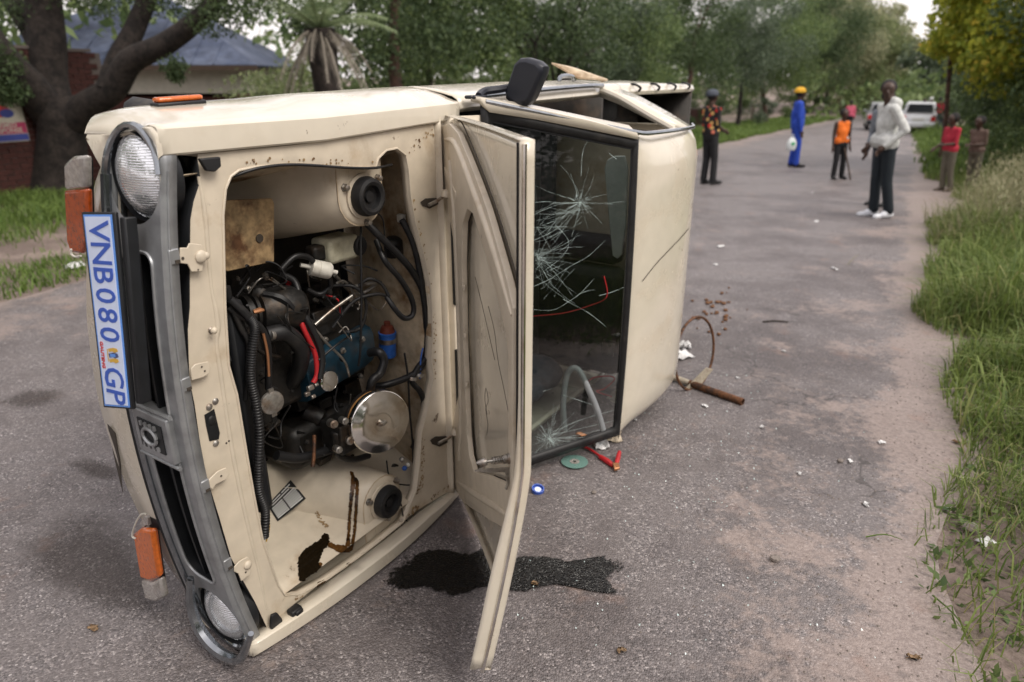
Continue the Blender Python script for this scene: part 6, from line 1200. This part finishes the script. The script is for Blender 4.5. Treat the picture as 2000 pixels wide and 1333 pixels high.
    if hat:
        hb_ = MB(); 
        rows = [[Q(1.06 * .100 * rr_ * math.cos(a), .014 + 1.06 * .112 * rr_ * math.sin(a), z) for a in np.linspace(0, 2 * math.pi, 21)] for rr_, z in ((1.02, .028), (1.06, .05), (1.02, .075), (.86, .108), (.55, .132), (.02, .140))]
        hb_.grid(rows); hb_.tube([Q(.104 * math.cos(a), .014 + .116 * math.sin(a), .034) for a in np.linspace(0, 2 * math.pi, 21)], .012, 6, False); hb_.build('knitted_hat', hat, root, smooth=60)
    return root
def stick(label, a, b, r, m_='stick_wood', name='walking_stick'): 
    c = Vector(a); mb = MB().tube([(0, 0, 0), (Vector(b) - c) * .5 + Vector((.008, 0, 0)), Vector(b) - c], [r, r * .9, r], 7, True, 3); mb.ball(Vector(b) - c, r * 1.5, 8, 6); o = mb.build(name, m_); o.location = c; return tag(o, label, 'stick')
# the onlookers
g1 = gnd(1716, 425)
person('man in white hooded top, dark trousers and white shoes looking back', g1, 1.78, math.radians(-92), ('cloth_white', 'cloth_navy', 'shoe_white'), (.19, -.10, .96), (-.19, -.10, .96), (.09, .05), (-.09, -.06), head_turn=math.radians(62), hood=True, vox=.010, bulk=.98, lean=-.05, tilt=-5)
g2 = gnd(1727, 405)
person('person half hidden behind the man in the white hooded top', g2 + Vector((.0, .15, 0)), 1.68, math.radians(-60), ('cloth_grey', 'cloth_denim', 'shoe_black'), (.16, -.22, .92), (-.20, -.12, .86), head_turn=math.radians(40), vox=.013, tilt=-6)
q = gnd(1697, 408); stick('dark stick held low by the half hidden person', q, at_y(1711, 345, q.y - .02), .019)
g3 = gnd(1384, 361)
person('man in black flowered shirt and dark knitted cap', g3, 1.70, math.radians(118), ('cloth_floral', 'cloth_black', 'shoe_black'), (.08, -.24, 1.02), (-.10, -.24, 1.0), (.09, .03), (-.09, -.04), hat='cloth_denim', vox=.012, sleeve='short')
q = gnd(1392, 356); stick('thin stick beside the man in the flowered shirt', q, at_y(1402, 255, q.y), .010)
g4 = gnd(1550, 327)
person('man in blue overalls and yellow knitted hat', g4, 1.80, math.radians(80), ('cloth_blue', 'cloth_blue', 'shoe_black'), (.22, -.08, .82), (-.23, -.05, .80), (.09, .03), (-.09, -.05), head_turn=.1, hat='cloth_yellow', vox=.013, bulk=1.12)
bc = at_y(1547, 279, g4.y - .25); bag = empty('plastic_bag', bc, .3, 'white plastic bag with green print held by the man in overalls', 'bag')
rows = [[(w_ * math.cos(a) * (1 + .06 * math.sin(5 * a)), d_ * math.sin(a) * (1 + .08 * math.cos(4 * a)), z) for a in np.linspace(0, 2 * math.pi, 21)] for z, w_, d_ in ((-.17, .005, .003), (-.168, .10, .05), (-.10, .13, .07), (0, .125, .065), (.07, .09, .045), (.12, .04, .02))]
MB().grid(rows).build('sack', 'bag_white', bag); MB().tube([(-.03, 0, .11), (-.02, 0, .17), (.02, 0, .17), (.03, 0, .11)], .008, 6, True, 3).build('handle', 'bag_white', bag); MB().prism([(.045 * math.cos(a) - .02, -.078, .04 * math.sin(a) - .02) for a in np.linspace(0, 6.28, 9)[:-1]], (0, .02, 0)).build('green_print', 'bag_green', bag)
g5 = gnd(1635, 351)
o5 = person('boy in orange sports bib and black trousers', g5, 1.36, math.radians(8), ('cloth_orange', 'cloth_black', 'shoe_black'), None, None, (.12, 0), (-.12, -.02), sleeve='none', vox=.014, headk=1.12)
MB().prism([(.05, -.152, 1.02), (.10, -.148, 1.02), (.10, -.150, 1.08), (.05, -.154, 1.08)], (0, .01, 0)).build('bib_patch', 'cloth_white', o5)
q = gnd(1661, 352); stick('dark stick held behind the boy in the orange bib', q, at_y(1650, 292, q.y), .018)
g6 = gnd(1846, 374)
person('child in red T-shirt and khaki trousers', g6, 1.31, math.radians(-80), ('cloth_red', 'cloth_khaki', 'shoe_brown'), (.10, -.30, 1.10), (-.10, -.30, 1.02), (.08, .02), (-.08, -.05), sleeve='short', vox=.014, headk=1.18, tilt=-6)
g7 = gnd(1897, 372)
person('small child in brown clothes standing in the tall grass', g7, 1.26, math.radians(-70), ('cloth_brown', 'cloth_khaki', 'shoe_brown'), (.08, -.22, 1.12), (-.08, -.22, 1.12), vox=.016, headk=1.2, sleeve='short', tilt=-6)
for px, lab, cl, hh, fc, ht in ((1797, 'person in maroon jacket beside the parked white car', ('cloth_maroon', 'cloth_black', 'shoe_black'), 1.62, .4, None), (1810, 'person in pale grey clothes and white cap near the white car', ('cloth_grey', 'cloth_grey', 'shoe_black'), 1.68, -.6, 'cloth_white'), (1827, 'person in red and orange top by the far hedge', ('cloth_red', 'cloth_denim', 'shoe_black'), 1.7, 2.4, None), (1836, 'person in white shirt by the far hedge', ('cloth_white', 'cloth_denim', 'shoe_black'), 1.5, 1.2, None), (1656, 'far person in pink top on the road beyond the boy', ('cloth_pink', 'cloth_black', 'shoe_black'), 1.55, 2.8, None)):
    b = gnd(px, 259 if px > 1700 else 262); person(lab, b, hh, fc, cl, vox=.022, hat=ht, group=None)

# ================================================================= PARKED CARS
mat('car_white', (.70, .72, .74), .25, coat=.5, var=.05, scale=2); mat('car_silver', (.42, .43, .45), .28, .5, coat=.5, var=.05, scale=2); mat('car_glass', (.02, .025, .03), .08); mat('lamp_red', (.45, .02, .02), .2, coat=.5); mat('lamp_lit', (.9, .35, .06), .3, emis=((1, .45, .1), 5)); mat('plate_car', (.6, .6, .55), .5)
def car(name, label, loc, rz, paint, L_=3.7, W_=1.62, H_=1.42, wagon=False, lit=False):
    root = empty(name, loc, rz, label, 'car'); hw = W_ / 2    # +y = front
    prof = [(-L_ / 2, .28), (-L_ / 2 - .03, .5), (-L_ / 2, .80), (-L_ / 2 + .05, .90), (L_ / 2 - 1.0, .90), (L_ / 2 - .15, .74), (L_ / 2, .55), (L_ / 2 - .02, .28)]
    rows = [[(x * (1 - .03 * (i == 0)), y * (.97 if abs(x) > hw * .9 else 1), z if z > .3 else .28) for i, (y, z) in enumerate(prof)] for x in (-hw, -hw * .97, -hw * .8, 0, hw * .8, hw * .97, hw)]
    mb = MB().grid(rows); mb.add(rows[0], [tuple(range(8))]); mb.add(rows[-1], [tuple(range(8))]); mb.build('body', paint, root, bevel=.03)
    r0, r1 = -L_ / 2 + (.06 if wagon else .28), L_ / 2 - 1.45; b0, b1 = -L_ / 2 + .04, L_ / 2 - .95; hw2 = hw * .80
    V = [(-hw * .95, b0, .89), (hw * .95, b0, .89), (hw * .95, b1, .89), (-hw * .95, b1, .89), (-hw2, r0, H_), (hw2, r0, H_), (hw2, r1, H_), (-hw2, r1, H_)]
    cab = MB().add(V, [(0, 1, 5, 4), (1, 2, 6, 5), (2, 3, 7, 6), (3, 0, 4, 7), (4, 5, 6, 7)]).build('cabin', paint, root, bevel=.05)
    def pane(i, j, k, l, m0, m1, n_):
        A, B, C, D = (Vector(V[q]) for q in (i, j, k, l)); nn = (B - A).cross(D - A).normalized() * .012; ctr = sum((Vector(v) for v in V), Vector()) / 8
        if nn.dot(A - ctr) < 0: nn = -nn
        f = lambda a, b: A.lerp(B, a).lerp(D.lerp(C, a), b) + nn * (1 if True else 0)
        MB().prism([f(m0, .14), f(1 - m0, .14), f(1 - m0, .88), f(m0, .88)], nn).build(n_, 'car_glass', root, bevel=.01)
    pane(0, 1, 5, 4, .10, 0, 'rear_window'); pane(2, 3, 7, 6, .08, 0, 'front_window'); pane(1, 2, 6, 5, .10, 0, 'side_window'); pane(3, 0, 4, 7, .10, 0, 'side_window')
    for sx in (-1, 1):
        MB().box((sx * hw * .84, -L_ / 2 - .02, .70), (.20, .06, .24)).build('tail_lamp', 'lamp_lit' if (lit and sx > 0) else 'lamp_red', root, bevel=.02); MB().box((sx * hw * .75, L_ / 2 - .03, .62), (.3, .06, .14)).build('front_lamp', 'clear_lens', root, bevel=.02)
        MB().box((sx * (hw + .08), L_ / 2 - 1.25, .92), (.14, .08, .12)).build('wing_mirror', paint, root, bevel=.02)
        for y in (-L_ / 2 + .65, L_ / 2 - .7):
            w = empty('wheel', (sx * (hw - .10), y, .28)); w.parent = root; MB().lathe([(.17, -.09), (.26, -.09), (.28, -.05), (.28, .05), (.26, .09), (.17, .09)], (0, 0, 0), (1, 0, 0), 24).build('tyre', 'tyre', w); MB().lathe([(.17, .0), (.16, .093), (.03, .10)], (0, 0, 0), (sx, 0, 0), 16).build('rim', 'silver', w)
    MB().box((0, -L_ / 2 - .05, .42), (W_ * .97, .14, .20)).build('rear_bumper', 'black_plastic' if paint == 'car_silver' else paint, root, bevel=.03); MB().box((0, L_ / 2 + .03, .42), (W_ * .97, .14, .20)).build('front_bumper', paint, root, bevel=.03); MB().box((0, -L_ / 2 - .045, .66), (.50, .02, .11)).build('rear_plate', 'plate_car', root)
    return root
car('parked_car', 'silver car with a lit tail lamp stopped on the road', gnd(1716, 255) + Vector((.6, 1.2, 0)), -math.radians(24), 'car_silver', lit=True, H_=1.40, wagon=True, W_=1.5)
car('parked_car', 'white hatchback standing at the grassy verge', gnd(1790, 261) + Vector((.8, 1.5, 0)), -math.radians(30), 'car_white', H_=1.42, wagon=True, W_=1.5)

# ================================================================= THINGS ON THE ROAD
def put(o, P, label, cat, group=None): o.location = P; return tag(o, label, cat, group)
# oil pool
poly = dens(((742, 1140), (770, 1110), (800, 1088), (850, 1078), (905, 1086), (940, 1078), (990, 1094), (1050, 1090), (1105, 1100), (1150, 1098), (1190, 1092), (1218, 1118), (1200, 1140), (1206, 1166), (1150, 1158), (1110, 1148), (1060, 1154), (1010, 1162), (960, 1152), (900, 1166), (868, 1172), (820, 1154), (772, 1158), (742, 1140)), 5)
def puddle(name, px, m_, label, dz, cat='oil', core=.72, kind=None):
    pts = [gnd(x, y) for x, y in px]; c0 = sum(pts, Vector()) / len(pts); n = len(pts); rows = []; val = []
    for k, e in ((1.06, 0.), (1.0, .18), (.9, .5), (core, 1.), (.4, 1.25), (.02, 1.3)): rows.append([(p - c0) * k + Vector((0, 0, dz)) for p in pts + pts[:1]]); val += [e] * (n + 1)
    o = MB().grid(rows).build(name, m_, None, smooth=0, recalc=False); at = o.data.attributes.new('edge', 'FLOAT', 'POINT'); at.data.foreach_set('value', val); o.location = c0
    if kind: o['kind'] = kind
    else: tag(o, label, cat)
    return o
puddle('oil_pool', poly[:-1], 'oily_road', 'wet black pool of engine oil spreading under the bonnet', .010)
puddle('shade_stain_patch', dens(((20, 1060), (120, 1000), (230, 1010), (330, 1120), (360, 1230), (250, 1225), (120, 1180), (40, 1140), (20, 1060)), 4)[:-1], 'shade_stain_road', 'dark patch of truck shade and wet soil on the road beside the loose corner lamp', .0075, 'stain', .5)  # truck's shade on wet ground, painted as a soft dark decal
puddle('shade_stain_patch', dens(((-20, 790), (50, 762), (130, 765), (120, 790), (40, 805), (-20, 790)), 4)[:-1], 'shade_stain_road', 'narrow dark stain on the road behind the grille', .0075, 'stain', .5)
puddle('shade_stain_patch', dens(((120, 905), (180, 895), (260, 930), (240, 950), (160, 930), (120, 905)), 4)[:-1], 'shade_stain_road', 'short dark patch on the road beside the front apron', .0075, 'stain', .5)
# rusty hoop with bracket and pipe
p0, p1 = gnd(1262, 728), gnd(1450, 793); d = (p1 - p0).normalized(); pr = .020
pc = MB(); n_ = 14; pipe = empty('rusty_pipe', (p0 + p1) / 2 + Vector((0, 0, pr + .005)), math.atan2(d.y, d.x), 'rusty pipe with a worn cream end lying beside the roof', 'pipe'); hl = (p1 - p0).length / 2
MB().lathe([(pr * .8, -hl * .05), (pr, -hl * .05), (pr, hl), (pr * .82, hl), (pr * .82, hl - .06), (.002, hl - .06)], (0, 0, 0), (1, 0, 0), 18).build('tube', 'rust_pipe', pipe); MB().lathe([(pr * .4, -hl), (pr * .85, -hl), (pr * .85, -hl * .05), (pr * .85, -hl * .04)], (0, 0, 0), (1, 0, 0), 16).build('cream_sleeve', 'worn_cream', pipe)
g = gnd(1352, 762); hoop = empty('rusty_hoop', g, 0, 'rusted metal hoop with a flat bracket standing against the pipe', 'hoop'); cH = at_y(1357, 691, g.y + .05) - g; zv = Vector((.12, .30, .95)).normalized(); xv = Vector((.75, .52, -.26)); xv = (xv - zv * xv.dot(zv)).normalized()
MB().tube([cH + xv * .165 * math.cos(a) + zv * .205 * math.sin(a) for a in np.linspace(0, 2 * math.pi, 41)], .0075, 8, False).build('ring', 'rust_pipe', hoop)
b0, b1 = at_y(1346, 762, g.y) - g, at_y(1386, 722, g.y + .02) - g; MB().prism([b0 + Vector((-.03, 0, 0)), b0 + Vector((.035, .0, -.012)), b1 + Vector((.02, 0, 0)), b1 + Vector((-.02, 0, .01))], (0, .006, 0)).build('bracket', 'worn_cream', hoop, bevel=.001)
def scrap(name, label, cat, px, py, sx, sy, m_, h=.012, seed=0, group=None):     # crumpled piece lying on the road
    R = random.Random(seed); g = gnd(px, py); rows = []; a0 = R.uniform(0, 3.1); nn = 7
    for i in range(nn):
        row = []
        for j in range(nn):
            x, y = (i / (nn - 1) - .5) * sx, (j / (nn - 1) - .5) * sy; z = .010 + h * R.random() * (1 if 0 < i < nn - 1 and 0 < j < nn - 1 else .4); row.append((x * math.cos(a0) - y * math.sin(a0) + R.gauss(0, .004), x * math.sin(a0) + y * math.cos(a0) + R.gauss(0, .004), z))
        rows.append(row)
    return put(MB().grid(rows).build(name, m_, None, smooth=25, solid=.001), g, label, cat, group)
scrap('plastic_wrapper', 'white plastic wrapper with an orange edge inside the rusty hoop', 'wrapper', 1328, 700, .14, .11, 'paper', .05, 1); scrap('foam_tray', 'crushed white foam piece leaning by the hoop', 'foam', 1335, 682, .09, .06, 'paper', .05, 2)
scrap('paper_scrap', 'long white paper scrap alone on the road', 'paper', 1408, 484, .11, .035, 'paper', .02, 3); scrap('paper_scrap', 'tiny white scrap next to the long paper scrap', 'paper', 1398, 519, .04, .03, 'paper', .01, 4); scrap('paper_scrap', 'white scrap with a dry straw near the verge', 'paper', 1629, 528, .07, .03, 'paper', .015, 5); scrap('paper_scrap', 'white scrap lying past the end of the rusty pipe', 'paper', 1376, 796, .035, .02, 'paper', .008, 6); scrap('paper_scrap', 'crumpled white paper on the road before the white shoes', 'paper', 1594, 435, .09, .05, 'paper', .02, 7)
scrap('foil_packet', 'blue and white packet at the verge behind the number plate', 'packet', 148, 524, .16, .12, 'paper', .06, 8); scrap('dirty_foam', 'brown lump of torn foam under the roof edge', 'foam', 1198, 860, .09, .08, 'foam', .05, 9); scrap('white_rag', 'pale crumpled rag under the windscreen corner', 'rag', 1172, 872, .09, .07, 'paper', .04, 10)
for i, (x, y, s_, lab) in enumerate(((1488, 838, .022, 'speck of white paper past the rusty pipe end'), (1240, 822, .02, 'white chip lying under the roof edge'), (1722, 868, .03, 'pale chip of paper on the dusty right side of the road'), (1660, 905, .02, 'small white chip on the dust near the grass'), (1560, 930, .018, 'small white chip in the middle of the open road'), (1690, 990, .03, 'pale stone coloured scrap beside the grass edge'), (1850, 1000, .028, 'white scrap among the dry stalks'), (1440, 742, .02, 'tiny white scrap right of the hoop'), (1585, 378, .05, 'far white scrap on the road near the boy'), (1530, 690, .02, 'tiny pale scrap below the dark twig'))):
    scrap('litter_scrap', lab, 'litter', x, y, s_, s_ * .5, 'paper', .006, 60 + i)
scrap('paper_scrap', 'pale torn paper in the grass beside the dirt', 'paper', 1925, 1064, .06, .04, 'paper', .01, 14)
for i, (x, y, s, lab) in enumerate(((184, 1232, .035, 'dry brown leaf on the road near the lower headlamp'), (1212, 1276, .022, 'small dry leaf on the bare road beyond the oil pool'), (1782, 1290, .035, 'curled dry leaf on the dirt beside the grass'), (1045, 1148, .022, 'yellowish leaf lying in the oil pool'), (1868, 868, .035, 'dry leaf at the dirt edge below the tall grass'))):
    scrap('dry_leaf', lab, 'leaf', x, y, s, s * .45, 'dry_leaf', .010, 20 + i, 'dry leaves on the road')
# compact disc
g = gnd(1122, 908); cd = empty('compact_disc', g + Vector((0, 0, .012)), 0, 'greenish compact disc lying on the road', 'disc'); MB().lathe([(.0075, 0), (.06, 0), (.06, .0014), (.0075, .0014), (.0075, 0)], (0, 0, 0), (0, .03, 1), 40, close=False).build('disc', 'disc_green', cd); MB().lathe([(.0075, .0016), (.022, .0016), (.022, .002), (.0075, .002)], (0, 0, 0), (0, .03, 1), 30, close=False).build('hub', 'clear_lens', cd)
# red jumper clamp
g = gnd(1195, 912); cl6 = empty('jumper_clamp', g + Vector((0, 0, .016)), 0, 'red battery clamp with its red cable on the road', 'clamp'); w6 = lambda x, y: gnd(x, y) - g
MB().tube([w6(1125, 872), w6(1150, 885), w6(1165, 893), w6(1178, 903)], .006, 7, True, 4).build('cable', 'red_wire', cl6); MB().tube([w6(1172, 900), w6(1185, 908), w6(1198, 918)], [.011, .013, .010], 8).build('handle', 'red_wire', cl6); MB().tube([w6(1209, 897) + Vector((0, 0, .02)), w6(1206, 908) + Vector((0, 0, .014)), w6(1202, 919)], [.009, .011, .009], 8).build('handle', 'red_wire', cl6); MB().prism([w6(1195, 915), w6(1208, 915), w6(1210, 926), w6(1199, 929)], (0, 0, .014)).build('jaw', 'copper', cl6, bevel=.003)
# blue cap
g = gnd(1050, 962); bcp = empty('bottle_cap', g + Vector((0, 0, .006)), 0, 'blue plastic cap lying on the road by the bonnet', 'cap'); MB().lathe([(.024, 0), (.027, .002), (.026, .016), (.022, .016), (.021, .006), (.001, .005)], (0, 0, 0), (.1, -.2, 1), 24).build('cap_shell', 'blue_cap', bcp); MB().lathe([(.014, .0065), (.014, .009), (.001, .009)], (0, 0, 0), (.1, -.2, 1), 18).build('cap_liner', 'plate_white', bcp)
# bent grey tube and odds inside the cab
tb = [ons(x, y, s) for x, y, s in ((1103, 840, 1.50), (1100, 790, 1.52), (1106, 738, 1.54), (1118, 720, 1.55), (1132, 726, 1.56), (1150, 762, 1.56), (1166, 800, 1.56), (1178, 840, 1.56))]
W2 = lambda p: OC + DV * p.y + UV * p.x + Vector((0, 0, p.z))
gb = W2(tb[0]); o = MB().tube([W2(p) - gb for p in tb], .0135, 10, True, 6).build('bent_tube', 'grey_tube'); put(o, gb, 'bent grey plastic tube behind the cracked windscreen', 'tube')
rw = [(1150, 745, 1.75), (1160, 738, 1.75), (1190, 735, 1.8), (1200, 742, 1.8), (1180, 760, 1.75), (1165, 765, 1.72), (1195, 775, 1.75)]; gb = W2(ons(*rw[0])); o = MB().tube([W2(ons(*p)) - gb for p in rw], .004, 6, True, 5).build('jumper_lead', 'red_wire'); put(o, gb, 'thin red lead lying inside the cab', 'cable')
gb = W2(ons(1040, 618, 1.5)); o = MB().tube([W2(ons(*p)) - gb for p in ((1040, 618, 1.5), (1100, 612, 1.55), (1150, 598, 1.6), (1185, 580, 1.62), (1180, 540, 1.6))], .0022, 5, True, 5).build('red_thread', 'red_wire'); put(o, gb, 'thin red wire hanging behind the windscreen', 'wire')
gb = W2(L3(1.75, -.25, .15)); o = MB().ball((0, 0, 0), (.22, .16, .10), 14, 9).ball((.15, .12, .02), (.16, .16, .09), 12, 8).ball((-.12, -.1, .03), (.12, .14, .09), 12, 8).build('cloth_bundle', 'cloth_denim'); put(o, gb, 'dark bundle of clothing at the bottom of the cab', 'clothes')
# stones, clods, glass crumbs
def rock(px, py, r, m_, label, name='stone', group=None, seed=0):
    R = random.Random(seed + int(px)); g = gnd(px, py); mb = MB().ball((0, 0, r * .45), (r, r * R.uniform(.7, 1), r * R.uniform(.5, .75)), 9, 6); mb.v = [(x * R.uniform(.85, 1.12), y * R.uniform(.85, 1.12), max(-.002, z * R.uniform(.85, 1.1))) for x, y, z in mb.v]; o = mb.build(name, m_, None, smooth=30); return put(o, g + Vector((0, 0, .006)), label, 'stone' if m_ == 'stone' else 'dirt', group)
rock(1512, 1098, .020, 'stone', 'grey stone alone on the open asphalt'); rock(1160, 968, .012, 'stone', 'flat pale stone near the blue cap'); rock(1640, 905, .014, 'stone', 'grey stone on the dusty road edge'); rock(1895, 1040, .03, 'stone', 'dark stone at the edge of the grass')
for i in range(34): rock(random.gauss(1395, 28), random.gauss(615, 22), random.uniform(.006, .022), 'clod', 'small reddish clod of soil scattered beyond the hoop', 'soil_clod', 'soil clods beyond the hoop', i)
o = MB().tube([(-.09, 0, .008), (0, .01, .012), (.09, -.005, .008)], [.007, .006, .004], 6, True, 3).build('twig', 'bark'); put(o, gnd(1514, 632), 'short dark twig on the asphalt', 'twig')
for i, (x0, y0, x1, y1) in enumerate(((1655, 520, 1678, 500), (1820, 1170, 1905, 1270), (1850, 1010, 1940, 1040), (1690, 1055, 1760, 1062))):
    a, b = gnd(x0, y0), gnd(x1, y1); o = MB().tube([(0, 0, .012), (b - a) * .5 + Vector((0, 0, .03)), b - a + Vector((0, 0, .012))], [.003, .0025, .001], 5, True, 3).build('grass_stalk', 'grass_seed' if i < 1 else 'grass_short'); put(o, a, ('dry straw beside the white scrap', 'long green stalk bent onto the dirt', 'green stalk fallen across the road edge', 'thin dry stalk lying on the dirt')[i], 'stalk')
gv = []; gf = []
for i in range(420):
    px, py = (random.uniform(1210, 1480), random.uniform(640, 1000)) if i < 200 else (random.uniform(1000, 1800), random.uniform(500, 1300))
    g = gnd(px, py); r = random.uniform(.002, .0045); k = len(gv); a = random.uniform(0, 6); gv += [tuple(g + Vector((r * math.cos(a + j * 2.1), r * math.sin(a + j * 2.1), .009 + (.004 if j == 0 else 0)))) for j in range(3)]; gf.append((k, k + 1, k + 2))
tag(np_mesh('glass_crumbs', np.array(gv), np.array(gf), 'crack'), 'crumbs of broken glass scattered over the asphalt', 'glass', kind='stuff')
gv = MB(); 
for i in range(1500):
    t_ = random.uniform(.8, 5.5); w_ = redge(t_) - abs(random.gauss(0, .35)) if i < 1000 else random.uniform(-5, .2); p = rp(t_, w_, .004); r = random.uniform(.002, .0065); gv.add([p + Vector((r, 0, 0)), p + Vector((-r * .6, r * .8, 0)), p + Vector((-r * .6, -r * .8, 0)), p + Vector((0, 0, r * .9))], [(0, 1, 3), (1, 2, 3), (2, 0, 3)])
o = gv.build('gravel', 'stone', None, smooth=0, recalc=False); tag(o, 'loose gravel along the dusty road edge', 'gravel', kind='stuff')
